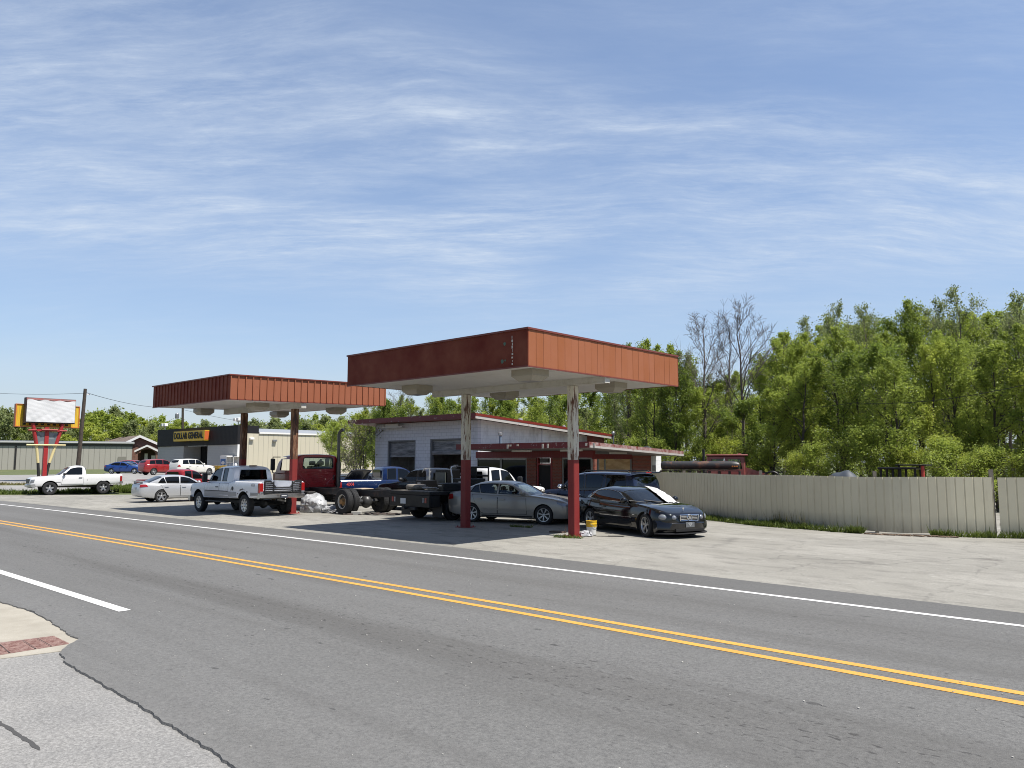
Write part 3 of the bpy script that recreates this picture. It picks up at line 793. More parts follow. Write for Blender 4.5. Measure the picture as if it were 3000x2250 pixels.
# doors
for (a, b, zt_), zb_, tag_ in ((b1, 2.42, 0), (b2, 2.56, 1)):
    f = MB(); n = 7
    for k in range(n):
        q = (zt_-.08-zb_)/n; f.box(a+.1, b-.1, SY+.14+.006*(k % 2), SY+.2, zb_+k*q, zb_+(k+1)*q-.012)
    f.box(a+.1, b-.1, SY+.19, SY+.205, zb_+.01, zt_-.09)
    if tag_: f.rbox(a+.1, b-.1, SY+.06, SY+.14, zb_-.02, zb_+.18, .03)
    d = part(f, 'roller_door', m_rdoor, smooth=0, label='half open weathered roller door' if tag_ else None)
    f = MB(); f.box(a-.001, a+.1, SY+.02, SY+.22, 0, zt_-.08); f.box(b-.1, b+.001, SY+.02, SY+.22, 0, zt_-.08); f.box(a, b, SY+.02, SY+.22, zt_-.08, zt_)
    part(f, 'door_frame', M('grey_door_frame', (.16, .165, .175), .6), smooth=0)
# junk visible in the dark bays
for x, y, w_, h in ((-37.2, 37, .8, 1.2), (-36.2, 38, .5, 1.6), (-33.2, 37.5, .9, 1.5), (-32, 36, .7, 1.9)): f = MB(); f.rbox(x, x+w_, y, y+.5, .02, h, .05); part(f, 'shelving', M('dim_shelf', (.06, .05, .045), .8))
# workshop roof
RX0, RX1, RY0, RY1 = -40.75, -29.3, 28.75, 41.3
def rz_(y): return 4.53-(y-28.9)*.0665
def slab(x0, x1, y0, y1, d0, d1, zf, mb):
    mb.add([(x0, y0, zf(y0)+d0), (x1, y0, zf(y0)+d0), (x1, y1, zf(y1)+d0), (x0, y1, zf(y1)+d0), (x0, y0, zf(y0)+d1), (x1, y0, zf(y0)+d1), (x1, y1, zf(y1)+d1), (x0, y1, zf(y1)+d1)],
           [(0, 3, 2, 1), (4, 5, 6, 7), (0, 1, 5, 4), (1, 2, 6, 5), (2, 3, 7, 6), (3, 0, 4, 7)]); return mb
f = slab(RX0, RX1, RY0, RY1, 0, .12, rz_, MB())
for k in range(18): slab(RX0+.1+k*.64, RX0+.15+k*.64, RY0, RY1, .121, .15, rz_, f)
rf = part(f, 'roof', m_rroof, smooth=0)
part(slab(RX0-.02, RX1+.02, RY0-.03, RY0-.002, -.06, .21, rz_, MB()), 'front_fascia', m_rtrim, smooth=0)
f = slab(RX1+.002, RX1+.03, RY0, RY1, -.10, .045, rz_, MB()); part(f, 'verge_board', m_wtrim, smooth=0)
f = slab(RX1+.002, RX1+.045, RY0, RY1+.02, .05, .19, rz_, MB()); part(f, 'verge_flashing', m_rroof, smooth=0)
f = MB(); f.box(-38.1, -36.1, SY-.42, SY-.3, 4.18, 4.26); f.box(-37.7, -36.5, SY-.40, SY-.32, 4.26, 4.42); part(f, 'tube_light', m_fix)
for (yy, s) in ((33.0, .16), (37.0, .12)):
    f = MB(); f.lathe([(s*.6, 0), (s*.6, .12), (s, .14), (s*.8, .26), (0, .3)], 10, 'z', 0, (-29.9, yy, rz_(yy)+.1)); part(f, 'roof_vent', m_wfr)
f = MB(); f.box(-30.01, -29.45, 39.5, 40.55, 0, und(40)+.05); part(f, 'chimney', m_bricks, smooth=0)
f = MB(); y, z = PX(1797, 1271, -29.2); f.tube((-29.2, y, 2.8), (-29.2, y, 3.9), .05); f.ell((-29.2, y, 3.95), (.12, .12, .16)); part(f, 'service_mast', m_metal)

# office
OY = 29.52; OXR = -22.1
def oz(y): return 2.80-(y-27.1)*.042
def ox_(px): return PY(px, 1345, OY)[0]
OX0 = -30.03
f = MB()
xs2 = [ox_(p) for p in (1399, 1466, 1469, 1542, 1544, 1571, 1574, 1617, 1619, 1646, 1649)]
def otop(y): return oz(y)-.02
f.box(OX0, OXR-.002, OY, OY+.2, 0, .72)                                     # plinth
f.box(OX0, OXR-.002, OY+.004, OY+.2, 2.33, otop(OY+.2)); part(f, 'red_siding_band', m_rsid, smooth=0)
f = MB(); f.box(xs2[4], xs2[5], OY-.03, OY+.2, .722, 2.328); f.box(xs2[8], xs2[9], OY-.03, OY+.2, .0, 2.328); part(f, 'brick_pillar', m_brick, smooth=0)
for a, b in ((xs2[0], xs2[1]), (xs2[2], xs2[3]), (xs2[10], OXR-.1)):
    f = MB(); f.box(a-.03, a+.03, OY-.01, OY+.08, .725, 2.327); f.box(b-.03, b+.03, OY-.01, OY+.08, .725, 2.327)
    f.box(a+.032, b-.032, OY-.008, OY+.08, 2.26, 2.326); f.box(a+.032, b-.032, OY-.008, OY+.08, .726, .79)
    w = part(f, 'window', m_wfr, smooth=0)
    f = MB(); f.box(a+.033, b-.033, OY+.03, OY+.04, .792, 2.258); part(f, 'pane', m_dglass, w)
f = MB(); a, b = xs2[6], xs2[7]
f.box(a-.02, a+.08, OY-.02, OY+.15, 0, 2.327); f.box(b-.08, b+.02, OY-.02, OY+.15, 0, 2.327); f.box(a+.082, b-.082, OY-.02, OY+.15, 1.98, 2.06)
part(f, 'door_frame', m_red, smooth=0)
f = MB(); f.box(a+.082, b-.082, OY+.05, OY+.10, .02, 1.975); d = part(f, 'door', m_dark)
f = MB(); f.lathe([(0, -.06), (.035, -.05), (.03, 0)], 8, 'y', 0, (a+.2, OY+.045, 1.0)); part(f, 'handle', m_metal, d)
f = MB(); f.rbox(a+.25, b-.2, OY-.1, OY+.1, 2.08, 2.32, .02); part(f, 'air_conditioner', M('dusty_ac', (.07, .065, .06), .6))
# right wall of office
def oy_(px): return PX(px, 1345, OXR)[0]
yy = [oy_(p) for p in (1754, 1772, 1776, 1848, 1852, 1906, 1937)]
f = MB(); f.box(OXR-.2, OXR, OY+.0, yy[4], 0, .85); f.box(OXR-.2, OXR-.004, OY+.0, yy[4], 2.27, 2.50); part(f, 'red_siding_band', m_rsids, smooth=0)
f = MB(); f.box(OXR-.2, OXR+.03, yy[4], yy[5], 0, 2.46); part(f, 'brick_pillar', m_bricks, smooth=0)
f = MB(); f.box(OXR-.2, OXR, yy[5]+.001, yy[6], 0, 2.44); part(f, 'rear_block_wall', m_cmus, smooth=0)
f = MB(); f.box(OXR, OXR+.03, yy[5]+.15, yy[5]+.45, .3, 1.95); part(f, 'side_door', m_wfr, smooth=0)
for a, b in ((yy[0], yy[1]), (yy[2], yy[3])):
    f = MB(); f.box(OXR-.06, OXR-.03, a+.04, b-.04, 1.15, 2.262); part(f, 'plywood_board', m_ply, smooth=0)
    f = MB(); f.box(OXR-.06, OXR-.02, a+.04, b-.04, .86, 1.14); part(f, 'sill_panel', M('grey_green_panel', (.16, .17, .14), .6, build=b_corr(.09, 1, .5)), smooth=0)
f = MB()
for y in (yy[0], yy[1]+.02, yy[3]+.02): f.box(OXR-.08, OXR+.0, y-.04, y+.04, .852, 2.268)
part(f, 'window_post', m_wfr, smooth=0)
# office roof
OR = (-28.95, -20.5, 27.1, 35.05)
part(slab(OR[0], OR[1], OR[2], OR[3], -.02, .17, oz, MB()), 'roof', M('grey_roof_felt', (.2, .18, .17), .85), smooth=0)
part(slab(OR[0]-.02, OR[1]+.02, OR[2]-.03, OR[2]-.002, -.05, .22, oz, MB()), 'front_fascia', m_rtrim, smooth=0)
f = slab(OR[1]+.002, OR[1]+.03, OR[2], OR[3], .06, .21, oz, MB()); part(f, 'verge_board', M('flaking_fascia', (.36, .26, .24), .6, dirt=(.17, .035, .03), dscale=5, dthr=(.40, .62)), smooth=0)
f = slab(OR[1]+.002, OR[1]+.05, OR[2], OR[3], -.04, .055, oz, MB()); part(f, 'gutter', m_wtrim, smooth=0)
f = MB()
for px in (1530, 1675): x = PY(px, 1310, 28.2)[0]; f.box(x-.62, x+.62, 28.1, 28.22, oz(28.1)-.14, oz(28.1)-.06)
f.box(-21.5, -21.38, 30.0, 31.3, oz(30)-.17, oz(30)-.09); part(f, 'tube_light', m_fix)
f = MB(); x, z = PY(1466, 1300, 30.5); f.tube((x, 30.5, 2.7), (x, 30.5, 3.55), .07, n=10, mi=0); f.lathe([(.09, 0), (.13, .05), (.13, .14), (.03, .2), (0, .2)], 10, 'z', 1, (x, 30.5, 3.55))
part(f, 'vent_pipe', [M('blue_grey_pipe', (.14, .18, .24), .5), m_metal])
f = MB(); f.ell((-21.6, 33.4, oz(33.4)+.25), (.28, .28, .14)); part(f, 'roof_vent', m_black)
f = MB()
rn = random.Random(8)
for k in range(7):
    px = (1487, 1495, 1590, 1717, 1740, 1605, 1516)[k]; x = PY(px, 1300, 27.05)[0]
    f.box(x-.05, x+.05, 27.04, 27.068, oz(27)+.02+rn.uniform(-.1, .05), oz(27)+.15)
part(f, 'flaking_strip', m_chip, smooth=0)

# --- discount store
m_dgp = M('charcoal_siding', (.020, .020, .022), .6, spec=.12, build=b_corr(.32, 0, .55))
m_dgw = M('grey_block_wall', (.40, .395, .375), .75, build=b_block(0, .4, .2, (.33, .33, .31), .012, .05, (.31, .30, .27)))
m_beige = M('cream_siding', (.52, .48, .37), .5, build=b_corr(.62, 1, .75, .10))
m_wht = M('white_trim', (.75, .74, .71), .5)
m_groof = M('grey_metal_roof', (.27, .28, .29), .45, build=b_corr(.6, 1, .25))
DX0, DX1, DY0, DY1, DZ = -104., -82.4, 43.2, 66., .66
dg = thing('discount_store', 'charcoal fronted store with cream metal side and black on yellow sign', 'store', (DX0, DY0, DZ))
def dpart(mb, name, mat, par=None, **k):
    mb.v = [(x-DX0, y-DY0, z-DZ) for x, y, z in mb.v]; return mb.build(name, mat, par or dg, **k)
def dx(px, y=DY0): return PY(px, 1345, y)[0]
e0, e1, e2 = dx(537), dx(566, DY0+2.2), dx(607)
PZ = 4.08
f = MB(); f.box(DX0, DX1, DY0-.12, DY0+.2, PZ, 6.28); f.box(DX1-.25, DX1-.02, DY0+.2, DY0+2.5, 5.4, 6.28); dpart(f, 'parapet', m_dgp, smooth=0)
for a_, b_ in ((DX0+.02, e0), (e2, DX1-.022)): f = MB(); f.box(a_, b_, DY0, DY0+.25, DZ-.1, PZ-.002); dpart(f, 'front_wall', m_dgw, smooth=0)
f = MB()
f.box(e0-.2, e0, DY0+.26, DY0+2.4, DZ-.1, PZ-.002); f.box(e0, e1, DY0+2.2, DY0+2.4, DZ-.1, PZ-.002); dpart(f, 'recess_wall', m_dgw, smooth=0)
f = MB(); f.box(DX0+.02, DX1-.25, DY0+.21, DY0+2.51, PZ+.002, PZ+.2); dpart(f, 'recess_ceiling', m_wht)
f = MB(); f.box(e1, e2+.2, DY0+2.25, DY0+2.35, DZ-.1, PZ-.01); dpart(f, 'entrance', m_dglass)
f = MB(); f.box(e2, e2+.2, DY0+.26, DY0+2.2, DZ-.1, PZ-.01); dpart(f, 'entrance_side', m_dark)
f = MB(); f.box(dx(552), e2-.1, DY0-.1, DY0+.02, PZ-.1, PZ-.004); dpart(f, 'entrance_header', m_wfr)
f = MB(); f.box(DX1-.2, DX1, DY0+.26, DY1, DZ-.1, 5.36); dpart(f, 'side_wall', m_beige, smooth=0)
f = MB(); f.box(DX1-.22, DX1+.12, DY0+2.52, DY1, 5.362, 5.56); f.box(DX1-.01, DX1+.06, DY0-.1, DY0+.25, DZ-.1, PZ-.003); dpart(f, 'eave_trim', m_wht, smooth=0)
f = MB(); xm = (DX0+DX1)/2
f.prism([(DX1+.1, 5.565), (xm, 6.45), (DX0, 5.565)], DY0+2.52, DY1, 'y'); dpart(f, 'roof', m_groof, smooth=0)
f = MB(); f.box(DX0, DX0+.2, DY0+.26, DY1, DZ-.1, 5.5); f.box(DX0+.2, DX1-.2, DY1-.2, DY1, DZ-.1, 5.5); dpart(f, 'rear_wall', m_beige, smooth=0)
s0, s1 = dx(523), dx(613)
za, zb2 = 4.72, 5.83
f = MB(); f.box(s0, s1, DY0-.75, DY0-.13, za, zb2); f.box(s0-.001, s1+.08, DY0-.74, DY0-.14, za-.06, za); f.box(s0-.001, s1+.08, DY0-.74, DY0-.14, zb2, zb2+.06); f.box(s1+.002, s1+.08, DY0-.74, DY0-.14, za, zb2)
sg = dpart(f, 'sign_cabinet', [M('sign_yellow', (.62, .40, .02), .45)], smooth=0)
f = MB(); f.box(s1+.081, s1+.1, DY0-.72, DY0-.16, za+.03, zb2-.03); dpart(f, 'sign_end', M('sign_orange', (.55, .12, .03), .5), sg)
me = text_mesh('DOLLAR GENERAL', 1.12, m_black, .02, .03)
me.transform(Matrix.Rotation(R(90), 4, 'X')); xw = max(v.co.x for v in me.vertices)-min(v.co.x for v in me.vertices)
me.transform(Matrix.Diagonal(((s1-s0-.5)/xw, 1, .98, 1)))
ob('sign_lettering', me, sg, loc=((s0+s1)/2-DX0, DY0-.78-DY0, (za+zb2)/2-DZ))
for px, y, z, nm in ((480, DY0+.5, 6.3, 0), (694, DY0+.5, 6.3, 0)):
    x = dx(px, y); f = MB(); f.tube((x, y, 6.2), (x, y, 6.75), .05)
    f.tube((x-.35, y, 6.75), (x+.35, y, 6.75), .04)
    for s in (-.38, .38): f.rbox(x+s-.27, x+s+.27, y-.35, y+.1, 6.8, 7.15, .06, mi=1)
    dpart(f, 'flood_light', [m_metal, m_wht])
for px, py in ((736, 1285), (803, 1291), (968, 1294)):
    y, z = PX(px, py, DX1); f = MB(); f.rbox(DX1, DX1+.3, y-.25, y+.25, z-.12, z+.12, .04); dpart(f, 'wall_lamp', m_metal if px > 740 else m_wht)

# things outside the store
def put(name, label, cat, x, y, rz=0, group=None): return thing(name, label, cat, (x, y, gz(x, y)), rz, group)
x, y = dx(666, DY0-.5), DY0-.6
t = put('ice_freezer', 'blue and white ice freezer against the store front wall', 'freezer', x, y)
f = MB(); f.rbox(-.75, .75, -.4, .4, 0, 2.1, .04); f.build('cabinet', m_wht, t)
f = MB(); f.box(-.6, .6, -.412, -.401, .7, 1.75); f.build('poster', M('ice_blue', (.03, .12, .35), .4), t)
f = MB(); f.ell((0, -.415, 1.3), (.42, .01, .2)); f.build('emblem', m_wht, t)
x = dx(686, DY0-.5)
t = put('propane_cage', 'white wire bottle cage at the right end of the store front', 'cage', x, y)
f = MB()
for a in (-.8, 0, .8): f.box(a-.03, a+.03, -.4, -.36, 0, 2.0)
for z in (.05, .7, 1.35, 1.97): f.box(-.83, .83, -.41, -.37, z-.03, z+.03)
f.box(-.83, .83, -.36, .4, 0, .06); f.box(-.83, .83, -.36, .4, 1.95, 2.0); f.box(-.83, .83, .36, .4, .06, 1.95); f.build('frame', m_wht, t)
for i in range(4):
    for j in range(2):
        f = MB(); f.lathe([(0, 0), (.15, 0), (.16, .1), (.16, .34), (.1, .44), (.05, .46), (.05, .52), (0, .52)], 10, 'z', 0, (-.6+i*.4, 0, .1+j*.68)); f.build('gas_bottle', M('pale_bottle', (.6, .6, .62), .4), t)
def cart(label, col, x, y, rz, n, grp):
    first = None
    for k in range(n):
        if first: copy_tree(first, (x+.32*k*math.cos(rz), y+.32*k*math.sin(rz), gz(x, y)), rz, label=label); continue
        t = first = put('shopping_cart', label, 'cart', x, y, rz, grp)
        cm = M('cart_'+str(round(col[0], 2)), col, .5); f = MB()
        for z in (.45, .62, .78, .98):
            q = (z-.45)*.12
            for a, b in (((-.42-q, -.22-q), (.38+q, -.22-q)), ((.38+q, -.22-q), (.38+q, .22+q)), ((.38+q, .22+q), (-.42-q, .22+q)), ((-.42-q, .22+q), (-.42-q, -.22-q))):
                f.tube((*a, z), (*b, z), .022, n=4)
        for i in range(9):
            u = -.42+i*.1
            for s in (-1, 1): f.tube((u, s*.22, .45), (u*1.08, s*.285, .98), .012, n=4)
        for i in range(5):
            v = -.2+i*.1; f.tube((.38, v, .45), (.44, v*1.2, .98), .012, n=4); f.tube((-.42, v, .45), (.38, v, .45), .012, n=4)
        f.build('basket', cm, t)
        f = MB()
        for s in (-1, 1): f.path([(-.55, s*.24, .98), (-.4, s*.22, .3), (-.38, s*.22, .15), (.42, s*.2, .13)], .018, 5)
        f.tube((-.58, -.26, 1.0), (-.58, .26, 1.0), .022, n=6); f.build('frame', M('cart_frame', (.3, .3, .3), .4, metal=.6), t)
        for s in (-1, 1):
            for u in (-.38, .4): f = MB(); f.lathe([(0, -.02), (.06, -.02), (.06, .02), (0, .02)], 8, 'y', 0, (u, s*.21, .06)); f.build('castor', m_black, t)
    return first
cart('yellow shopping cart nested in the row outside the store', (.55, .36, .02), dx(628, DY0-2), DY0-2, 0., 7, 'yellow shopping carts outside the store')
cart('red shopping cart parked just left of the yellow ones', (.5, .03, .03), dx(611, DY0-2.2), DY0-2.2, .3, 2, 'red shopping carts outside the store')

# --- long metal building on the left
A0 = Vector((*T(385, 1374), 0)); A1 = Vector((*T(0, 1375.5), 0)); d = (A1-A0).normalized(); n_ = Vector((-d.y, d.x, 0))
if n_.dot(A0) < 0: n_ = -n_
L = 46.; ang = math.atan2(d.y, d.x)
mbld = thing('metal_warehouse', 'long low tan corrugated metal building behind the roadside sign', 'warehouse', (A0.x, A0.y, .68), ang)
m_tan = M('tan_corrugated', (.36, .345, .30), .5, build=b_corr(.92, 0, .9, .13))
sgn = 1 if Vector((-d.y, d.x, 0)).dot(n_) > 0 else -1
EH = 4.78
f = MB(); f.box(0, L, min(0, sgn*.2), max(0, sgn*.2), -.2, EH-.45); f.box(0, .2, min(sgn*.22, sgn*18), max(sgn*.22, sgn*18), -.2, EH-.02); f.build('wall', m_tan, mbld, smooth=0)
f = MB(); f.box(-.02, L, min(-sgn*.03, sgn*.2), max(-sgn*.03, sgn*.2), EH-.448, EH); f.build('eave_band', M('charcoal_band', (.06, .06, .06), .6), mbld, smooth=0)
f = MB(); f.prism([(-sgn*.35, EH+.002), (-sgn*.35, EH+.3), (sgn*9, EH+.72), (sgn*18.3, EH+.3), (sgn*18.3, EH+.002)], -.3, L, 'x'); f.build('roof', M('slate_metal_roof', (.17, .175, .18), .5), mbld, smooth=0)
f = MB(); f.box(-.32, L, min(-sgn*.37, -sgn*.45), max(-sgn*.37, -sgn*.45), EH+.15, EH+.36); f.build('gutter', M('pale_gutter', (.5, .5, .48), .5), mbld, smooth=0)
sp_ = 73.2e-3
for x0, w_, z0, z1, nm, mt in ((22.1, .8, .1, 2.6, 'door', m_dark), (1.0, 1.4, 0, 2.4, 'side_entrance', M('tan_door', (.20, .19, .16), .6)), (19.0, .25, 0, EH-.5, 'downspout', m_dark), (9.0, .2, 0, EH-.5, 'downspout', m_dark),
                              (24.8, 1.3, .25, 1.1, 'meter_box', m_dark), (27.9, .6, .6, 2.0, 'meter_box', m_wht)):
    f = MB(); f.box(x0, x0+w_, min(-sgn*.12, 0), max(-sgn*.12, 0), z0, z1); f.build(nm, mt, mbld, smooth=0)

# --- brick building with arched porch
cx_, cy_ = D(432, 170)
az = math.atan2(-cy_, -cx_)
ch = thing('brick_building', 'red brick building with arched porch and brown shingle roof', 'building', (cx_, cy_, .68), az+R(90)-R(6))
m_cb = M('porch_brick', (.20, .085, .06), .85, build=b_block(0, .5, .16, (.20, .15, .12), .02, .35))
m_sh = M('brown_shingle', (.15, .115, .095), .9, var=.25, vscale=2)
k = 170/2254
_a0 = math.atan2(ray(432, 1352)[1], ray(432, 1352)[0])
def cl_(px): r = ray(px, 1352); return -170*math.tan(math.atan2(r[1], r[0])-_a0)
def cz_(py): return zat(432, py, 170)-.68
f = MB(); n = 18; r0, r1 = cl_(403), cl_(456); xc = (r0+r1)/2; rad = (r1-r0)/2; zs = cz_(1333)
out = [(cl_(396), -.3), (r0, -.3), (r0, zs)]+[(xc-rad*math.cos(math.pi*i/n), zs+rad*.72*math.sin(math.pi*i/n)) for i in range(1, n)]+[(r1, zs), (r1, -.3), (cl_(464), -.3), (cl_(464), cz_(1320)), (xc+.1, cz_(1306)), (cl_(396), cz_(1320))]
f.prism(out, -.3, .3, 'y'); f.build('porch_front', m_cb, ch, smooth=0)
f = MB()
for s in (-1, 1):
    x1 = cl_(393) if s < 0 else cl_(466); f.add([(x1, -.5, cz_(1321)), (xc, -.5, cz_(1304)), (xc, 6, cz_(1304)), (x1, 6, cz_(1321)), (x1, -.5, cz_(1321)-.2), (xc, -.5, cz_(1304)-.2), (xc, 6, cz_(1304)-.2), (x1, 6, cz_(1321)-.2)], [(0, 1, 2, 3), (7, 6, 5, 4), (3, 2, 6, 7), (1, 0, 4, 5)])
    f.add([(x1, -.54, cz_(1321)+.06), (xc, -.54, cz_(1304)+.06), (xc, -.54, cz_(1304)-.3), (x1, -.54, cz_(1321)-.3)], [(0, 1, 2, 3)], 1)
f.build('porch_roof', [m_sh, m_wht], ch, smooth=0)
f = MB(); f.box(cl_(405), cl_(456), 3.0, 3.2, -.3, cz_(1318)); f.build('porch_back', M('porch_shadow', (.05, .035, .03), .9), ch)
f = MB(); f.box(cl_(418), cl_(427), 2.5, 2.9, -.3, cz_(1328)); f.box(cl_(438), cl_(450), 2.9, 2.98, -.1, cz_(1334)); f.build('pillar', m_wht, ch)
f = MB(); y_ = 6.2; pk = (cl_(396), cz_(1276))
f.prism([(cl_(340), -.3), (cl_(478), -.3), (cl_(478), cz_(1309)), pk, (cl_(340), cz_(1297))], y_, y_+.4, 'y'); f.build('gable_wall', m_cb, ch, smooth=0)
f = MB(); f.add([(pk[0], y_-.7, pk[1]+.2), (cl_(482), y_-.7, cz_(1309)), (cl_(482)-10, y_+26, cz_(1309)), (pk[0]-10, y_+26, pk[1]+.2), (cl_(345), y_-.7, cz_(1298)), (cl_(345)-12, y_+26, cz_(1298))], [(0, 1, 2, 3), (0, 3, 5, 4)])
f.add([(pk[0], y_-.74, pk[1]+.28), (cl_(482), y_-.74, cz_(1309)+.1), (cl_(482), y_-.74, cz_(1309)-.4), (pk[0], y_-.74, pk[1]-.25)], [(0, 1, 2, 3)], 1)
f.add([(pk[0], y_-.74, pk[1]+.28), (cl_(345), y_-.74, cz_(1298)+.1), (cl_(345), y_-.74, cz_(1298)-.4), (pk[0], y_-.74, pk[1]-.25)], [(0, 1, 2, 3)], 1)
o = f.build('roof', [m_sh, m_wht], ch, smooth=0)

# --- roadside sign
sx_, sy_ = D(131, 75)
m_sred = M('sign_red', (.33, .02, .02), .45, dirt=(.18, .03, .03), dscale=2)
m_cream = M('sign_cream', (.62, .52, .26), .5)
m_syel = M('sign_ribbed_yellow', (.68, .42, .02), .5, build=b_corr(.13, 1, .8, .25))
sg = thing('pole_sign', 'tall roadside sign with blank white tarp over a yellow cabinet on red V legs', 'sign', (sx_, sy_, gz(sx_, sy_)))
zb0 = gz(sx_, sy_); kk = 75/2254
def sl_(px): return PX(px, 1352, sx_)[0]-sy_
def sz(py): return PX(131, py, sx_)[1]-zb0
def b_tarp(t, oc, c, b):
    n = t.noise(t.mapping(oc, scale=(1, 1, 2.2)), 1.6, 6, .6, .8)
    bp = t.new('ShaderNodeBump', in_Height=n); bp.inputs['Strength'].default_value = .25; bp.inputs['Distance'].default_value = .03
    t.put(b.inputs['Normal'], bp.outputs[0]); return c
f = MB(); f.rbox(-.25, .25, sl_(62), sl_(210), sz(1240), sz(1167), .02); f.build('board_frame', M('dark_frame', (.04, .025, .025), .6), sg, smooth=0)
def tarp(u, v):
    y = sl_(65)+(sl_(208)-sl_(65))*u; z = sz(1237)+(sz(1174)-sz(1237))*v
    sag = .03*math.sin(u*31)*(1-v)**2+.02*math.sin(v*17+u*9)
    return (.32+.03*math.sin(3.1*u*math.pi)*math.sin(v*math.pi)+abs(sag)*.6, y, z+.05*math.sin(u*21)*(v == 1))
f = MB(); f.grid(tarp, 40, 20); f.build('tarp', M('white_tarp', (.62, .62, .62), .6, build=b_tarp), sg, smooth=60)
f = MB(); f.box(.255, .275, sl_(64), sl_(209), sz(1174)+.02, sz(1168)); f.build('faded_trim', M('faded_pink', (.36, .14, .13), .6, dirt=(.3, .27, .25), dscale=2.5), sg)
f = MB(); f.box(-.85, -.45, sl_(43), sl_(229), sz(1249), sz(1187)); yc = f.build('yellow_cabinet', m_syel, sg, smooth=0)
f = MB()
for (a, b, c, d_) in ((41, 43.5, 1251, 1185), (228.5, 231, 1251, 1185), (43.5, 228.5, 1251, 1249), (43.5, 228.5, 1187, 1185)): f.box(-.88, -.40, sl_(a), sl_(b), sz(c), sz(d_))
f.build('orange_edge', M('sign_orange_edge', (.50, .13, .03), .5), yc, smooth=0)
for a in range(64, 206, 18): f = MB(); f.box(-.44, -.415, sl_(a), sl_(a+9), sz(1245.5), sz(1241)); f.build('dark_letter', m_black, yc, smooth=0)
f = MB(); f.box(-.16, .16, -.15, .15, -.3, sz(1251)); f.build('centre_post', m_sred, sg, smooth=0)
for pts in (((89, 1241), (103, 1303), (111, 1356), (117, 1412)), ((177, 1241), (160, 1303), (144, 1356), (134, 1412))):
    P = [Vector((.05, sl_(a), max(sz(b), -.1))) for a, b in pts]
    f = MB(); f.tube(P[0], P[1], .15, .15, 10, True, 0); f.tube(P[1], P[2], .11, .11, 10, True, 1); f.tube(P[2], P[3], .11, .11, 10, True, 2); f.build('slanted_leg', [m_sred, m_cream, m_black], sg)
f = MB(); f.tube((.2, sl_(75), sz(1261)), (.2, sl_(188), sz(1261)), .06); f.box(.1, .3, sl_(100), sl_(166), sz(1264), sz(1258)); f.box(.12, .4, sl_(113), sl_(160), sz(1260), sz(1256.5), 1); f.build('upper_bar', [m_sred, M('pink_highlight', (.5, .16, .13), .5)], sg)  # the pink strip paints a highlight along the top of the bar
f = MB(); f.tube((.2, sl_(72), sz(1304)), (.2, sl_(187), sz(1304)), .07); f.build('lower_bar', m_cream, sg)
f = MB(); f.prism([(sl_(101), sz(1266)), (sl_(164), sz(1266)), (sl_(157), sz(1302)), (sl_(105), sz(1302))], .02, .1, 'x'); f.build('grey_panel', M('grey_sign_panel', (.16, .18, .19), .35, build=lambda t, oc, c, b: t.mix(t.ramp(t.noise(oc, .8, 2), [(.5, 0), (.52, 1)]), (.13, .15, .16, 1), (.2, .22, .23, 1))), sg, smooth=0)

# --- utility poles and wires
m_pole = M('dark_pole_timber', (.055, .042, .032), .85, var=.3, vscale=4)
m_wire = M('wire_black', (.015, .015, .015), .7)
def pole(base, top, r, label, extras=None):
    bz = gz(*base[:2]); t = thing('utility_pole', label, 'utility pole', (base[0], base[1], bz))
    b = Vector((0, 0, -.3)); tp = Vector((top[0]-base[0], top[1]-base[1], top[2]-bz))
    f = MB(); f.tube(b, tp, r*1.15, r*.8, 10); f.build('pole', m_pole, t)
    if extras: extras(t, tp)
    return t
def wire(pts, label, r=.012, sag=.5):
    f = MB(); P = []
    for a, b in zip(pts, pts[1:]):
        a, b = Vector(a), Vector(b)
        for i in range(13): u = i/12; P.append(a+(b-a)*u-Vector((0, 0, 4*sag*u*(1-u))))
    o = P[0].copy(); f.path([p-o for p in P], r, 4); w = f.build('wire', m_wire, None, loc=o); tag(w, label, 'wire')
def at(px, py, d):
    r = ray(px, py); k = d/math.hypot(r[0], r[1]); return (r[0]*k, r[1]*k, r[2]*k+EYE)
pb = D(228, 83); ptp = at(250, 1139, 83)
def ex1(t, tp):
    f = MB(); f.tube(tp+Vector((0, 0, -.5)), tp+Vector((.1, .35, -.55)), .03); f.lathe([(.0, 0), (.06, .02), (.05, .12), (0, .14)], 8, 'z', 0, tp+Vector((.1, .35, -.55))); f.build('insulator', m_metal, t)
pole(pb, ptp, .18, 'dark leaning utility pole beside the roadside sign', ex1)
p2 = D(535, 128); p2t = at(536, 1150, 128)
def ex2(t, tp):
    f = MB(); f.lathe([(0, 0), (.25, 0), (.28, .1), (.28, .7), (.2, .8), (0, .8)], 10, 'z', 0, tp+Vector((-.6, -.5, -4.0))); f.build('transformer', m_metal, t)
    f = MB(); f.box(-.08, .08, -1.2, 1.2, tp.z-1, tp.z-.85); f.build('crossarm', m_pole, t)
pole(p2, p2t, .2, 'dark utility pole rising behind the store roof', ex2)
p3 = D(1843, 58); pole(p3, at(1843, 1075, 58), .16, 'grey utility pole behind the office in front of the woods', ex1)
wire([at(-160, 1139, 104), at(248, 1152, 83)], 'overhead wire running left from the leaning pole', .02, .3)
wire([at(252, 1150, 83), at(536, 1192, 128)], 'overhead wire from the leaning pole to the pole behind the store', .026, .6)
wire([at(536, 1200, 128), at(1080, 1262, 100)], 'overhead wire passing above the store roof', .024, .8)
wire([at(1843, 1210, 58), at(2505, 1180, 40), at(3150, 1090, 30)], 'thin cable crossing in front of the woods on the right', .012, .35)
x, y = D(2062, 39)
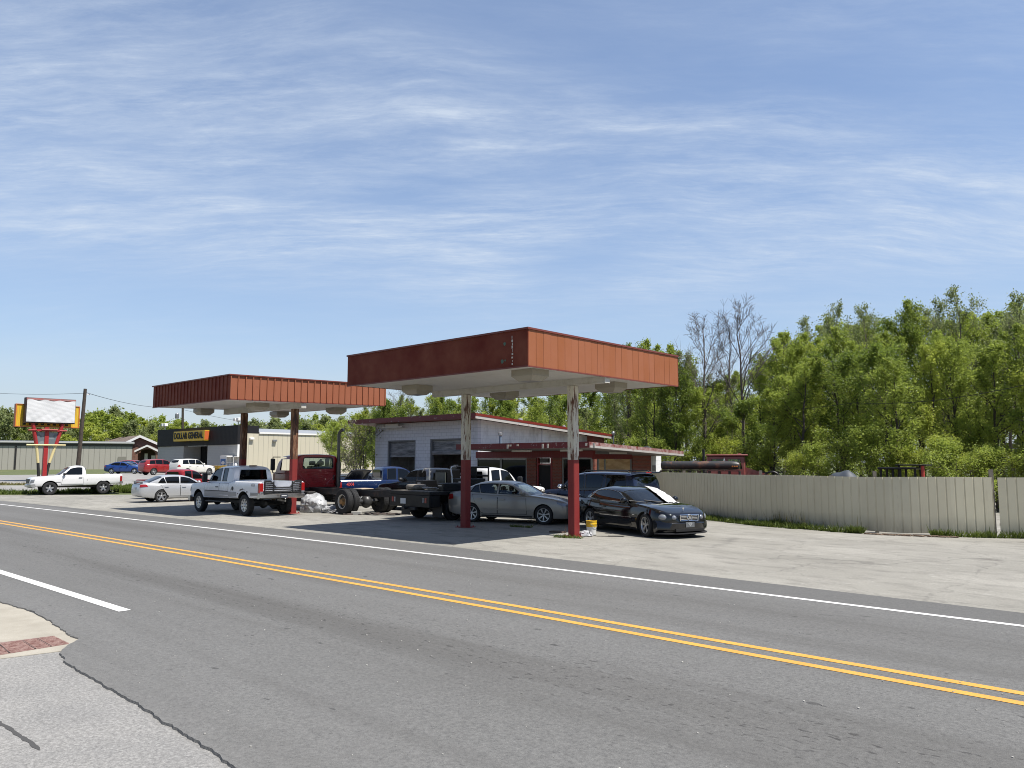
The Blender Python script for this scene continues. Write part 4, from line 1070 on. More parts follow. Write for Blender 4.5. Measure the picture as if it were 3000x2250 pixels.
t = thing('metal_post', 'short black post standing behind the office roof end', 'post', (x, y, 0)); f = MB(); f.tube((0, 0, 0), (0, 0, 2.75), .07, n=8); f.build('shaft', m_black, t)
# =================================================================== vehicles
m_tyre = M('tyre_rubber', (.018, .018, .019), .85, var=.3, vscale=9)
m_inner = M('wheel_well_black', (.008, .008, .008), .9)
m_seam = M('panel_gap', (.01, .01, .01), .8)
m_alloy = M('alloy_silver', (.55, .56, .57), .3, metal=.85)
m_alloyd = M('alloy_grey', (.38, .38, .39), .35, metal=.8)
m_chrome = M('chrome', (.75, .75, .76), .12, metal=1.)
m_chromed = M('dull_chrome', (.55, .54, .52), .28, metal=.9, dirt=(.25, .2, .16), dscale=3)
m_disc = M('brake_dark', (.04, .04, .04), .6, metal=.4)
m_plast = M('black_plastic', (.02, .02, .021), .55)
m_lampc = M('headlamp_glass', (.22, .23, .25), .06, metal=.3, spec=.8)
m_tail = M('tail_red', (.30, .012, .012), .15, coat=.6)
m_amber = M('amber_lens', (.6, .2, .03), .2)
m_plate = M('plate_white', (.62, .62, .6), .5)
m_plated = M('plate_dark', (.05, .055, .07), .5)
m_seat = M('seat_grey', (.07, .07, .07), .85)
m_tint = glass('tinted_glass', (.05, .055, .06))
m_clear = glass('clear_glass', (.62, .70, .68))
m_mid = glass('mid_glass', (.30, .34, .34))
m_opq = M('privacy_glass', (.004, .005, .006), .03, spec=.4)

SEC = [(0, 0), (.86, 0), (.95, .04), (.985, .15), (1.0, .38), (.997, .60), (.985, .78), (.955, .92), (.90, .98), (.78, 1.0), (.42, 1.012), (0, 1.018)]
SEC_T = [(0, 0), (.88, 0), (.96, .03), (.985, .12), (.995, .36), (1.0, .62), (.99, .85), (.972, .95), (.94, .99), (.84, 1.0), (.42, 1.006), (0, 1.01)]
WHEELS = {}

def wheel_meshes(r, w, rr, style):
    key = (r, w, rr, style)
    if key in WHEELS: return WHEELS[key]
    t = MB()   # outer face towards -y
    h = w/2
    prof = [(rr*.97, -h*.72), (rr*1.04, -h*.93), (r*.80, -h*1.0), (r*.93, -h*.95), (r*.985, -h*.78), (r, -h*.5), (r, h*.5), (r*.985, h*.78), (r*.93, h*.95), (rr, h*.8), (rr*.95, 0)]
    t.lathe(prof, 36, 'y', 0, closed=True)
    for i in range(40):                        # tread blocks
        a = 2*math.pi*i/40
        for s in (-.5, .0, .5):
            a2 = a+s*.06; c, d = math.cos(a2), math.sin(a2); e = .055
            p = []
            for q in (-e, e):
                for y in (s*h-h*.2, s*h+h*.2):
                    for k in (.99, 1.012): p.append((k*r*math.cos(a2+q), y, k*r*math.sin(a2+q)))
            t.add(p, [(1, 3, 7, 5), (0, 1, 5, 4), (2, 6, 7, 3), (0, 2, 3, 1), (4, 5, 7, 6)])
    tm = t.mesh('tyre', m_tyre, 30)
    hub = MB(); hub.lathe([(0, -h*.30), (rr*.55, -h*.32), (rr*.96, -h*.2), (rr*.96, h*.6), (0, h*.6)], 24, 'y')
    hm = hub.mesh('wheel', m_disc, 30)
    g = MB()
    g.lathe([(rr*.90, -h*.66), (rr*.93, -h*.84), (rr*1.0, -h*.86), (rr*1.02, -h*.74), (rr*.95, -h*.5), (rr*.93, h*.5)], 32, 'y')
    def spoke(a, w0, w1, r0, r1, y0, y1, th=.02):
        c, d = math.cos(a), math.sin(a); vs = []
        for rad, wd, y in ((r0, w0, y0), ((r0+r1)/2, (w0*.45+w1*.55), (y0+y1)/2-.006), (r1, w1, y1)):
            for s in (-1, 1):
                for dy in (0, th): vs.append((rad*c-s*wd*d*(1 if dy == 0 else .9), y+dy, rad*d+s*wd*c*(1 if dy == 0 else .9)))
        fs = []
        for k in (0, 4): fs += [(k, k+4, k+6, k+2), (k, k+1, k+5, k+4), (k+2, k+6, k+7, k+3)]
        g.add(vs, fs)
    y0, y1 = -h*.62, -h*.72
    if style == 'five':
        for i in range(5): spoke(2*math.pi*i/5+.3, rr*.16, rr*.20, rr*.18, rr*.95, y0, y1)
    elif style == 'twin5':
        for i in range(5):
            a = 2*math.pi*i/5+.31
            for s in (-.16, .16): spoke(a+s*.9, rr*.055, rr*.075, rr*.2, rr*.95, y0, y1)
            spoke(a, rr*.13, rr*.05, rr*.2, rr*.55, y0+.004, y0+.004)
    elif style == 'seven':
        for i in range(7):
            a = 2*math.pi*i/7+.2
            for s in (-.085, .085): spoke(a+s, rr*.035, rr*.045, rr*.2, rr*.95, y0, y1)
    elif style == 'slot8':
        for i in range(8): spoke(2*math.pi*i/8, rr*.13, rr*.2, rr*.25, rr*.95, y0, y1)
        g.lathe([(0, -h*.95), (rr*.24, -h*.92), (rr*.30, -h*.6)], 18, 'y')
    elif style == 'star6':
        for i in range(6): spoke(2*math.pi*i/6+.26, rr*.10, rr*.17, rr*.2, rr*.95, y0, y1)
    elif style == 'hub':
        g.lathe([(0, -h*.2), (rr*.3, -h*.2), (rr*.5, -h*.35), (rr*.93, -h*.1)], 24, 'y')
    g.lathe([(0, y0-.012), (rr*.15, y0-.01), (rr*.24, y0+.01), (rr*.24, y0+.03)], 18, 'y')
    if style not in ('hub',):
        for i in range(5):
            a = 2*math.pi*i/5; g.lathe([(0, y0-.014), (rr*.028, y0-.012), (rr*.03, y0+.005)], 6, 'y', 0, (rr*.17*math.cos(a), 0, rr*.17*math.sin(a)))
    WHEELS[key] = (hm, tm, g); return WHEELS[key]


class Vehicle:
    def __init__(s, name, label, cat, loc, rz, body, top, bot, wid, wb, tyre, pm, sec=SEC, group=None, z=None):
        s.root = thing(name, label, cat, (loc[0], loc[1], gz(*loc) if z is None else z), rz, group)
        s.top = pchip(top); s.bot = pchip(bot); s.wid = pchip(wid); s.wb = wb; s.pm = pm; s.sec = sec
        s.x1 = max(a for a, _ in top); s.x0 = min(a for a, _ in top); s.r, s.tw, s.rr, s.style = tyre[:4]
        s.track = tyre[4]; s.bodyname = body; s.cab = None
        s.cuts = []
    # ---- surfaces
    def side(s, x, z):
        zb, zt = s.bot(x), s.top(x); h = max(zt-zb, .05); u = min(max((z-zb)/h, .0), 1.)
        ys = [a for a, _ in s.sec[1:10]]; us = [b for _, b in s.sec[1:10]]
        return s.wid(x)*float(np.interp(u, us, ys))
    def set_cab(s, roof, wbelt, wroof, belt=None, crown=.035, rr=.075, pw=1.5):
        s.roof = pchip(roof); s.wbelt = pchip(wbelt); s.wroof = wroof if callable(wroof) else (lambda x: wroof)
        s.cx1 = max(a for a, _ in roof); s.cx0 = min(a for a, _ in roof); s.zmax = max(b for _, b in roof)
        s.belt = belt or (lambda x: s.top(x)-.05); s.crown = crown; s.crr = rr; s.pw = pw; s.cab = True
    def cside(s, x, z):
        zb = s.belt(x); u = min(max((z-zb)/max(s.zmax-zb, .1), 0), 1.2)
        w0 = s.wbelt(x); w1 = w0*s.wroof(x); return w0-(w0-w1)*u**s.pw
    def ctop(s, x, v):
        """roof skin: v = fraction of the half width"""
        zr = s.roof(x); zb = s.belt(x); k = min(1., max(zr-zb, .005)/(s.crown+s.crr))
        ze = zr-(s.crown+s.crr)*k; ye = s.cside(x, ze)
        a = abs(v); return (v*ye, zr-s.crown*k*a*a-s.crr*k*a**7)
    def cab_mesh(s, inset=0., n=44, name='cab', ramp=None):
        xs = [s.cx1-(s.cx1-s.cx0)*i/n for i in range(n+1)]
        if ramp: xs = sorted(set(xs+ramp), reverse=True)
        vs = []; rows = []
        vv = [1., .985, .95, .88, .75, .5, .25, 0.]
        for x in xs:
            x_ = x
            if inset: x_ = s.cx1-.06-(s.cx1-s.cx0-.12)*(s.cx1-x)/(s.cx1-s.cx0)
            zb = s.belt(x_); e = s.ctop(x_, 1.); row = []
            for u in (0, .25, .5, .75):
                z = zb+(e[1]-zb)*u; row.append((s.cside(x_, z)-inset, z))
            for v in vv:
                y, z = s.ctop(x_, v); row.append((max(y-inset*v, 0) if v else 0., max(z-inset, zb+.002) if inset else z))
            full = [(x_, y, z) for y, z in row]+[(x_, -y, z) for y, z in row[-2::-1]]
            rows.append(full)
        m = len(rows[0]); mb = MB(); vs = [p for r_ in rows for p in r_]; fs = []
        for i in range(len(rows)-1):
            for j in range(m-1): fs.append((i*m+j, i*m+j+1, (i+1)*m+j+1, (i+1)*m+j))
            fs.append((i*m+m-1, i*m, (i+1)*m, (i+1)*m+m-1))
        fs.append(tuple(range(m))); fs.append(tuple(range((len(rows)-1)*m+m-1, (len(rows)-1)*m-1, -1)))
        mb.add(vs, fs); return mb
    def body_mesh(s, n=60):
        L = s.x1-s.x0; xs = []
        for i in range(n+1):
            t = i/n; t = .5-.5*math.cos(math.pi*t); t = .6*t+.4*i/n; xs.append(s.x1-L*t)
        mb = MB(); rows = []
        for x in xs:
            zb, zt, w = s.bot(x), s.top(x), s.wid(x); h = zt-zb
            row = [(x, w*a, zb+h*b) for a, b in s.sec]
            rows.append(row+[(x, -y, z) for (_, y, z) in row[-2:0:-1]])
        m = len(rows[0]); vs = [p for r_ in rows for p in r_]; fs = []
        for i in range(n):
            for j in range(m):
                k = (j+1) % m; fs.append((i*m+j, i*m+k, (i+1)*m+k, (i+1)*m+j))
        fs.append(tuple(range(m-1, -1, -1))); fs.append(tuple(range(n*m, n*m+m)))
        mb.add(vs, fs); return mb
    def finish_body(s, arch=1.16, archz=.02, bed=None, hatch=None):
        me = s.body_mesh().mesh('b', [s.pm, m_inner], 0)
        c = MB(); W_ = s.wid(-s.wb*.3)
        for ax in (0., -s.wb):
            for sd in (-1, 1):
                y1 = sd*(W_+.3); y0 = sd*(W_-.42); R_ = s.r*arch; prof = []
                n = 26; pts = [(ax+R_*math.cos(math.pi*2*k/n), s.r+archz+R_*math.sin(math.pi*2*k/n)) for k in range(n)]
                c.prism(pts, min(y0, y1), max(y0, y1), 'y', 1)
        cm = c.mesh('c', [s.pm, m_inner], 0)
        me = boolean(me, cm)
        if bed:
            x0, x1, w, z0 = bed; c = MB(); c.box(x0, x1, -w, w, z0, 3.0, 0); me = boolean(me, c.mesh('c', [s.pm, m_inner], 0))
        finish(me, 32); me.name = s.bodyname; s.body = ob(s.bodyname, me, s.root)
        return s.body
    # ---- panes: outline = bottom chain + top chain of (x, z) on the flank, or (x, v) on the roof skin
    @staticmethod
    def resample(ch, n):
        d = [0.]
        for a, b in zip(ch, ch[1:]): d.append(d[-1]+math.hypot(b[0]-a[0], b[1]-a[1]))
        out = []
        for i in range(n+1):
            t = d[-1]*i/n; k = max(j for j in range(len(d)) if d[j] <= t+1e-9); k = min(k, len(ch)-2)
            u = (t-d[k])/max(d[k+1]-d[k], 1e-9); out.append((ch[k][0]+(ch[k+1][0]-ch[k][0])*u, ch[k][1]+(ch[k+1][1]-ch[k][1])*u))
        return out
    def flank_patch(s, lo, hi, off, fn, n=10, m=5, sd=1, thick=0.):
        a = s.resample(lo, n); b = s.resample(hi, n)
        def P(u, v, o=off):
            i = int(round(u*n)); p, q = a[i], b[i]; x = p[0]+(q[0]-p[0])*v; z = p[1]+(q[1]-p[1])*v
            return (x, sd*(fn(x, z)+o), z)
        mb = MB().grid(lambda u, v: P(u, v), n, m); return mb
    def skin_patch(s, lo, hi, off, n=10, m=8):
        a = s.resample(lo, n); b = s.resample(hi, n)
        def P(u, v):
            i = int(round(u*n)); p, q = a[i], b[i]; x = p[0]+(q[0]-p[0])*v; f = p[1]+(q[1]-p[1])*v
            y, z = s.ctop(x, f); y2, z2 = s.ctop(x-.02, f); sl_ = (z-z2)/.02; nz = 1/math.hypot(1, sl_); nx = -sl_*nz
            return (x+nx*off, y, z+nz*off)
        return MB().grid(P, n, m)
    def finish_cab(s, wins, shields, rear=None, open_=True, gm=None, gm_shield=None, name='cabin', seats=None, ramp=None, frame=True):
        """wins: list of (lower chain, upper chain) per flank; shields: roof-skin panes; rear: (y,z) outline of a vertical rear pane"""
        gm = gm or m_tint; gsh = gm_shield or gm
        me = s.cab_mesh(ramp=ramp).mesh(name, [s.pm, m_inner], 0)
        if open_:
            inn = s.cab_mesh(.055).mesh('i', [m_inner, m_inner], 0)
            for p in inn.polygons: p.material_index = 1
            me = boolean(me, inn)
            c = MB()
            for lo, hi in wins:
                pol = list(lo)+list(hi)[::-1]; c.prism(pol, -1.6, 1.6, 'y', 1)
            if wins: me = boolean(me, c.mesh('c', [s.pm, m_inner], 0))
            for lo, hi in shields:
                pol = [(x, s.ctop(x, v)[0]) for x, v in s.resample(lo, 8)]+[(x, s.ctop(x, v)[0]) for x, v in s.resample(hi, 8)[::-1]]
                zz = [s.ctop(x, v)[1] for x, v in list(lo)+list(hi)]
                c = MB(); c.prism(pol, min(zz)-.25, max(zz)+.3, 'z', 1); me = boolean(me, c.mesh('c', [s.pm, m_inner], 0))
            if rear:
                c = MB(); c.prism(rear[0], s.cx0-.3, s.cx0+.35, 'x', 1); me = boolean(me, c.mesh('c', [s.pm, m_inner], 0))
        finish(me, 32); me.name = name; s.cabob = ob(name, me, s.root)
        o1 = -.008 if open_ else .004
        for lo, hi in wins:
            for sd in (-1, 1):
                if frame:
                    pass
                s.flank_patch(lo, hi, o1, s.cside, sd=sd).build('side_window', gm, s.root, smooth=60)
                if frame:
                    ch = [(x, sd*(s.cside(x, z)+.003), z) for x, z in s.resample(lo, 8)+s.resample(hi, 8)[::-1]]; ch.append(ch[0])
                    # thin rubber surround
                    MB().path(ch, .011, 4).build('window_seal', m_plast if not s.__dict__.get('brightwork') else m_chrome, s.root)
        for i, (lo, hi) in enumerate(shields):
            s.skin_patch(lo, hi, o1).build('windscreen' if i == 0 else 'rear_window', gsh if i == 0 else gm, s.root, smooth=60)
        if rear:
            pol = rear[0]; off = rear[1]; mb = MB(); xr = s.cx0
            mb.prism(pol, xr+off, xr+off+.008, 'x'); mb.build('rear_window', rear[2] if len(rear) > 2 else gm, s.root, smooth=0)
        if seats:
            f = MB()
            for (x, y, z0, z1) in seats:
                f.rbox(x-.09, x+.06, y-.24, y+.24, z0, z1-.22, .06); f.rbox(x-.06, x+.05, y-.14, y+.14, z1-.19, z1, .05)
            f.build('seats', m_seat, s.root)
    # ---- details
    def wheels(s, steer=0., dual=False, mat=None, drop=0., matr=None):
        hm, tm, g = wheel_meshes(s.r, s.tw, s.rr, s.style)
        key = ('rim', s.r, s.style, (mat or m_alloy).name)
        if key not in WHEELS: WHEELS[key] = g.mesh('rim', mat or m_alloy, 30)
        rm = WHEELS[key]
        for ax in (0., -s.wb):
            for sd in (-1, 1):
                ys = [s.track/2] if not (dual and ax) else [s.track/2, s.track/2-s.tw*1.12]
                for y in ys:
                    w = ob('wheel', hm, s.root, loc=(ax, sd*y, s.r-drop), rot=(0, 0, (0 if sd < 0 else math.pi)+(steer if ax == 0 else 0)))
                    ob('tyre', tm, w); ob('rim', rm, w)
    def door(s, lo, hi, handle=None, gap=.014, hm=None, hname='door'):
        for sd in (-1, 1):
            cx = sum(p[0] for p in lo+hi)/len(lo+hi); cz = sum(p[1] for p in lo+hi)/len(lo+hi)
            def grow(ch): return [(x+(gap if x > cx else -gap), z+(gap*.8 if z > cz else -gap*.8)) for x, z in ch]
            g = s.flank_patch(grow(lo), grow(hi), .0022, s.side, sd=sd, n=8, m=8)
            g.build('door_gap', m_seam, s.root, smooth=60)
            d = s.flank_patch(lo, hi, .0055, s.side, sd=sd, n=8, m=8).build(hname, s.pm, s.root, smooth=60)
            if handle:
                x, z = handle; y = s.side(x, z)+.006
                f = MB(); f.rbox(x-.10, x+.10, y-.004, y+.034, z-.018, z+.018, .012)
                f.v = [(a, sd*b, c) for a, b, c in f.v]; f.build('handle', hm or s.pm, d)
    def mirror(s, x, z, y=None, size=(.09, .11, .085), mat=None, truck=False):
        y = y or s.cside(x, z)
        for sd in (-1, 1):
            f = MB()
            if truck: f.rbox(x-.06, x+.06, y+.10, y+.32, z-.05, z+.30, .05); f.tube((x, y-.02, z+.0), (x, y+.15, z+.04), .03)
            else: f.ell((x, y+.14, z+.05), (size[0], size[1], size[2])); f.tube((x+.02, y-.03, z-.02), (x, y+.1, z+.03), .025)
            f.v = [(a, sd*b, c) for a, b, c in f.v]; f.build('mirror', mat or s.pm, s.root)
    def lamp(s, name, lo, hi, mat, off=.012, n=8, m=5, fn=None):
        for sd in (-1, 1):
            s.flank_patch(lo, hi, off, fn or s.side, sd=sd, n=n, m=m).build(name, mat, s.root, smooth=60)
    def trim(s, name, lo, hi, mat, off=.01):
        for sd in (-1, 1):
            s.flank_patch(lo, hi, off, s.side, sd=sd, n=16, m=2).build(name, mat, s.root, smooth=60)
    def block(s, name, x0, x1, y0, y1, z0, z1, mat, r=.03, par=None, both=False):
        out = None
        for sd in ((-1, 1) if both else (1,)):
            f = MB(); f.rbox(x0, x1, y0, y1, z0, z1, r); f.v = [(a, sd*b, c) for a, b, c in f.v]; out = f.build(name, mat, par or s.root)
        return out
    def bumper(s, name, x, z0, z1, mat, depth=.10, front=True, w=None, curve_=.22):
        """bar following the plan curve of the nose or tail"""
        w = w or s.wid(x-.2 if front else x+.2)*1.01; sg = 1 if front else -1
        mb = MB(); n = 20; vs = []; fs = []
        for i in range(n+1):
            y = -w+2*w*i/n; q = abs(y)/w; xo = x-sg*curve_*q**3.2
            for dx_, z in ((0, z0), (.35, z0-.0), (1, z0+(z1-z0)*.25), (1, z0+(z1-z0)*.75), (.5, z1), (0, z1)): vs.append((xo-sg*depth*(1-dx_)*1.0, y, z))
        for i in range(n):
            for k in range(6): fs.append((i*6+k, i*6+(k+1) % 6, i*6+6+(k+1) % 6, i*6+6+k))
        fs += [tuple(range(6)), tuple(range(n*6+5, n*6-1, -1))]
        mb.add(vs, fs); return mb.build(name, mat, s.root, smooth=40)
    def plate(s, x, z, mat=None, front=False, w=.16):
        sg = 1 if front else -1
        f = MB(); f.rbox(x-.006, x+.006, -w, w, z-.08, z+.08, .01); return f.build('number_plate', mat or m_plate, s.root, smooth=0)


def winpts(s, x0b, x0t, x1b, x1t, dz=.10, zb=.02, n=6):
    """window between two slanted ends (x0 = front), following belt and roof lines"""
    lo = [(x0b+(x1b-x0b)*i/n, 0) for i in range(n+1)]; lo = [(x, s.belt(x)+zb+.05) for x, _ in lo]
    hi = [(x0t+(x1t-x0t)*i/n, 0) for i in range(n+1)]; hi = [(x, max(s.roof(x)-dz, s.belt(x)+zb+.06)) for x, _ in hi]
    return lo, hi

def shield(x_lo, x_hi, v_lo=.86, v_hi=.86, bow=.06):
    lo = [(x_lo-bow*abs(v)**2*(1 if x_lo > x_hi else -1), v) for v in [v_lo*(i/5-1) for i in range(11)]]
    hi = [(x_hi, v) for v in [v_hi*(i/5-1) for i in range(11)]]
    return lo, hi


def sedan(name, label, cat, loc, rz, pm, spec, tint=None, open_=False, group=None, tint_front=None):
    k = spec
    s = Vehicle(name, label, cat, loc, rz, 'body', k['top'], k['bot'], k['wid'], k['wb'], k['tyre'], pm, group=group)
    s.brightwork = k.get('bright')
    s.set_cab(k['roof'], k['wbelt'], k.get('wroof', .80), crown=k.get('crown', .03), rr=k.get('rr', .07))
    s.finish_body(k.get('arch', 1.10), k.get('archz', .01))
    wins = [winpts(s, *w) for w in k['wins']]
    sh = [shield(*q) for q in k['shields']]
    s.finish_cab(wins, sh, open_=open_, gm=tint or m_opq, gm_shield=tint_front, seats=k.get('seats') if open_ else None)
    s.wheels(k.get('steer', 0), mat=k.get('rim', m_alloy))
    for lo, hi, h in k['doors']: s.door(lo, hi, h, hm=k.get('hm'))
    for nm, lo, hi, mt in k['lamps']: s.lamp(nm, lo, hi, mt)
    if 'mirror' in k: s.mirror(*k['mirror'], mat=k.get('mirmat'))
    if 'sill' in k:
        x0, x1 = k['sill']; s.trim('sill', [(x0, s.bot(x0)+.01), (x1, s.bot(x1)+.01)], [(x0, s.bot(x0)+.085), (x1, s.bot(x1)+.085)], k.get('sillmat', m_plast), .006)
    for nm, x, z0, z1, mt, fr in k.get('bumpers', ()): s.bumper(nm, x, z0, z1, mt, .06, fr)
    return s

# ---- curves shared by kinds of car (x = 0 at the front axle, forward positive)
def sp_sedan(fo=.95, wb=2.77, ro=1.10, w=.90, hood=.93, belt=.99, deck=1.08, H=1.47, r=.33, rim='seven', fast=0.):
    x0 = -(wb+ro)
    return dict(wb=wb,
        top=[(fo, .58), (fo-.03, .68), (fo-.15, .76), (fo-.5, .86), (0, hood), (-.5, belt-.01), (-1.2, belt+.0), (-2.2, belt+.03), (-wb-.2, deck-.02), (-wb-.6, deck), (x0+.12, deck-.04), (x0+.02, deck-.14), (x0, deck-.30)],
        bot=[(fo, .30), (fo-.15, .20), (.3, .19), (-wb, .20), (x0+.35, .26), (x0+.05, .36), (x0, .44)],
        wid=[(fo, w*.50), (fo-.04, w*.66), (fo-.16, w*.83), (fo-.42, w*.945), (0, w*.985), (-1.2, w), (-wb+.2, w), (-wb-.4, w*.965), (x0+.30, w*.88), (x0+.08, w*.76), (x0, w*.66)],
        roof=[(-.38, belt-.03), (-.75, belt+.17), (-1.25, H-.085), (-1.65, H-.01), (-2.05, H), (-2.5, H-.035), (-wb-.10, H-.15), (-wb-.45-fast, deck+.06), (-wb-.62-fast, deck-.03)],
        wbelt=[(-.38, w*.80), (-.9, w*.90), (-1.8, w*.925), (-2.6, w*.90), (-wb-.62-fast, w*.74)], wroof=.77,
        wins=[(-.80, -1.22, -1.72, -1.70), (-1.80, -1.78, -2.42, -2.52), (-2.47, -2.56, -2.86, -2.70)],
        shields=[(-.46, -1.22, .90, .88), (-wb-.50-fast, -2.62, .84, .84)],
        doors=[([(-.62, .34), (-1.72, .34)], [(-.66, belt-.04), (-1.72, belt-.04)], (-1.55, belt-.17)),
               ([(-1.75, .34), (-2.38, .34), (-2.42, .46), (-2.62, .72)], [(-1.75, belt-.03), (-2.3, belt-.03), (-2.55, belt-.02), (-2.74, belt-.02)], (-2.45, belt-.15))],
        tyre=(r, .215, r*.70, rim, w*2-.26),
        lamps=[('headlamp', [(fo-.03, .60), (fo-.30, .66), (fo-.46, .72)], [(fo-.10, .72), (fo-.32, .80), (fo-.50, .82)], m_lampc),
               ('tail_lamp', [(x0+.02, deck-.30), (x0+.34, deck-.26)], [(x0+.03, deck-.12), (x0+.30, deck-.09)], m_tail)],
        mirror=(-.78, belt+.02), sill=(-.42, -wb+.42), seats=[(-1.75, .36, .7, 1.26), (-1.75, -.36, .7, 1.26), (-2.55, .36, .7, 1.22), (-2.55, -.36, .7, 1.22)])
# =================================================================== the parked vehicles
def root_from(contact, h, wb, t, side_, which='front'):
    h = R(h); lx = 0. if which == 'front' else -wb; ly = side_*t/2
    return (contact[0]-(lx*math.cos(h)-ly*math.sin(h)), contact[1]-(lx*math.sin(h)+ly*math.cos(h)))

p_white = paint('white_paint', (.72, .72, .71), .25, .22)
p_white2 = paint('cool_white_paint', (.70, .71, .73), .25, .25)
p_silver = paint('silver_paint', (.48, .49, .50), .28, .2, metal=.35)
p_grey = paint('warm_grey_paint', (.31, .29, .255), .3, .3, metal=.35)
p_black = paint('black_paint', (.003, .0032, .004), .07, .015)
p_black2 = paint('dull_black_paint', (.004, .004, .0045), .22, .01)
p_navy = paint('navy_paint', (.004, .007, .024), .1, .05)
p_blue = paint('royal_blue_paint', (.012, .05, .22), .2, .1, metal=.2)
p_fblue = paint('truck_blue_paint', (.004, .018, .075), .2, .05, metal=.2)
p_red = paint('red_paint', (.26, .012, .014), .25, .2)
p_tred = paint('maroon_truck_paint', (.24, .007, .010), .25, .04)
p_far = paint('dark_slate_paint', (.03, .035, .045), .25, .2)
p_cream = paint('pearl_white_paint', (.66, .65, .60), .25, .12)

# ---- warm grey saloon behind the left canopy post
k = sp_sedan(fo=.96, wb=2.78, ro=1.10, w=.90, hood=.93, belt=.99, deck=1.08, H=1.47, rim='seven', fast=.05)
hA = 18
s = sedan('parked_car', 'warm grey four door saloon parked behind the left post of the near canopy', 'car', root_from((-17.31, 20.32), hA, 2.78, 1.56, -1), R(hA), p_grey, k, tint=m_mid, open_=True, tint_front=m_clear)
s.block('grille', .90, .975, -.30, .30, .56, .70, m_chromed, .02)
s.trim('side_moulding', [(-.5, .47), (-2.35, .47)], [(-.5, .50), (-2.35, .50)], p_grey, .014)
f = MB(); f.rbox(-3.885, -3.86, -.16, .16, .78, .93, .01); f.build('number_plate', m_plate, s.root)

# ---- black coupe
k = sp_sedan(fo=.86, wb=2.885, ro=1.22, w=.925, hood=.90, belt=.93, deck=1.0, H=1.385, r=.335, rim='twin5')
k['roof'] = [(-.42, .90), (-.9, 1.11), (-1.42, 1.31), (-1.8, 1.37), (-2.15, 1.385), (-2.6, 1.345), (-3.0, 1.23), (-3.4, 1.04), (-3.55, .95)]
k['top'] = [(.86, .40), (.85, .57), (.79, .665), (.64, .735), (.35, .82), (0, .885), (-.5, .925), (-1.2, .93), (-2.4, .955), (-3.1, .985), (-3.6, .985), (-3.95, .95), (-4.07, .86), (-4.105, .68)]
k['bot'] = [(.86, .24), (.7, .13), (.3, .15), (-2.9, .16), (-3.7, .22), (-4.05, .32), (-4.105, .40)]
k['wid'] = [(.86, .30), (.835, .48), (.77, .64), (.64, .775), (.42, .875), (.15, .912), (-.8, .925), (-2.6, .925), (-3.3, .90), (-3.8, .81), (-4.05, .68), (-4.105, .58)]
k['wbelt'] = [(-.42, .74), (-.9, .835), (-1.8, .86), (-2.6, .84), (-3.2, .76), (-3.55, .68)]
k['wins'] = [(-.86, -1.36, -3.02, -2.62)]
k['shields'] = [(-.50, -1.34, .90, .87), (-3.32, -2.72, .82, .82)]
k['doors'] = [([(-.62, .30), (-2.25, .30)], [(-.70, .885), (-2.3, .90)], (-2.05, .78))]
k['lamps'] = [('tail_lamp', [(-4.08, .70), (-3.76, .74)], [(-4.06, .86), (-3.80, .88)], m_tail)]
k['mirror'] = (-.92, .95); k['seats'] = [(-1.95, .37, .65, 1.17), (-1.95, -.37, .65, 1.17)]; k['bright'] = True; k['arch'] = 1.13; k['steer'] = R(-9)
k['sillmat'] = p_black; k['hm'] = p_black
hM = 340
s = sedan('parked_car', 'black two door coupe with four round headlamps and white sheet on its windscreen', 'car', root_from(G(1898, 1573), hM, 2.885, 1.58, -1), R(hM), p_black, k, tint=m_tint, open_=True, tint_front=m_clear)
for y, rx, rz_2, xx, zz in ((.475, .112, .10, .69, .575), (.69, .135, .115, .555, .585)):
    for sd in (-1, 1):
        f = MB(); f.ell((xx, sd*y, zz), (.17, rx, rz_2), 20, 12); hl = f.build('headlamp', m_lampc, s.root)
        f = MB(); f.ell((xx+.08, sd*y, zz), (.09, rx*.55, rz_2*.55), 14, 8); f.build('lamp_bowl', m_chrome, hl)
g = s.block('grille', .78, .868, -.32, .32, .50, .65, m_plast, .05)
f = MB()
for z in (.535, .575, .615): f.rbox(.868, .885, -.29, .29, z-.010, z+.010, .006)
f.build('grille_bar', m_chrome, g)
f = MB()
for a, b in (((-.31, .495), (.31, .495)), ((-.33, .655), (.33, .655)), ((-.31, .495), (-.33, .655)), ((.31, .495), (.33, .655))): f.tube((.872, *a), (.885, *b), .012, n=6)
f.build('grille_surround', m_chrome, g)
f = MB()   # three-pointed star in a ring
n = 28
for i in range(n):
    a, b = 2*math.pi*i/n, 2*math.pi*(i+1)/n; f.tube((.898, .085*math.cos(a), .578+.085*math.sin(a)), (.898, .085*math.cos(b), .578+.085*math.sin(b)), .010, n=5)
for i in range(3):
    a = math.pi/2+2*math.pi*i/3; c, d = math.cos(a), math.sin(a); w = .02
    f.add([(.902, .08*c, .578+.08*d), (.902, -w*d, .578+w*c), (.902, w*d, .578-w*c), (.89, 0, .578)], [(0, 1, 2), (0, 1, 3), (0, 2, 3), (1, 2, 3)])
f.build('star_emblem', m_chrome, g)
f = MB(); f.tube((.62, 0, .73), (.62, 0, .80), .006); f.lathe([(0, -.006), (.03, -.006), (.03, .006), (0, .006)], 14, 'x', 0, (.62, 0, .82)); f.build('bonnet_star', m_chrome, s.root)
f = MB(); f.rbox(.905, .915, -.155, .155, .31, .455, .01); pl_ = f.build('number_plate', M('graphite_plate', (.12, .125, .13), .4), s.root, smooth=0)
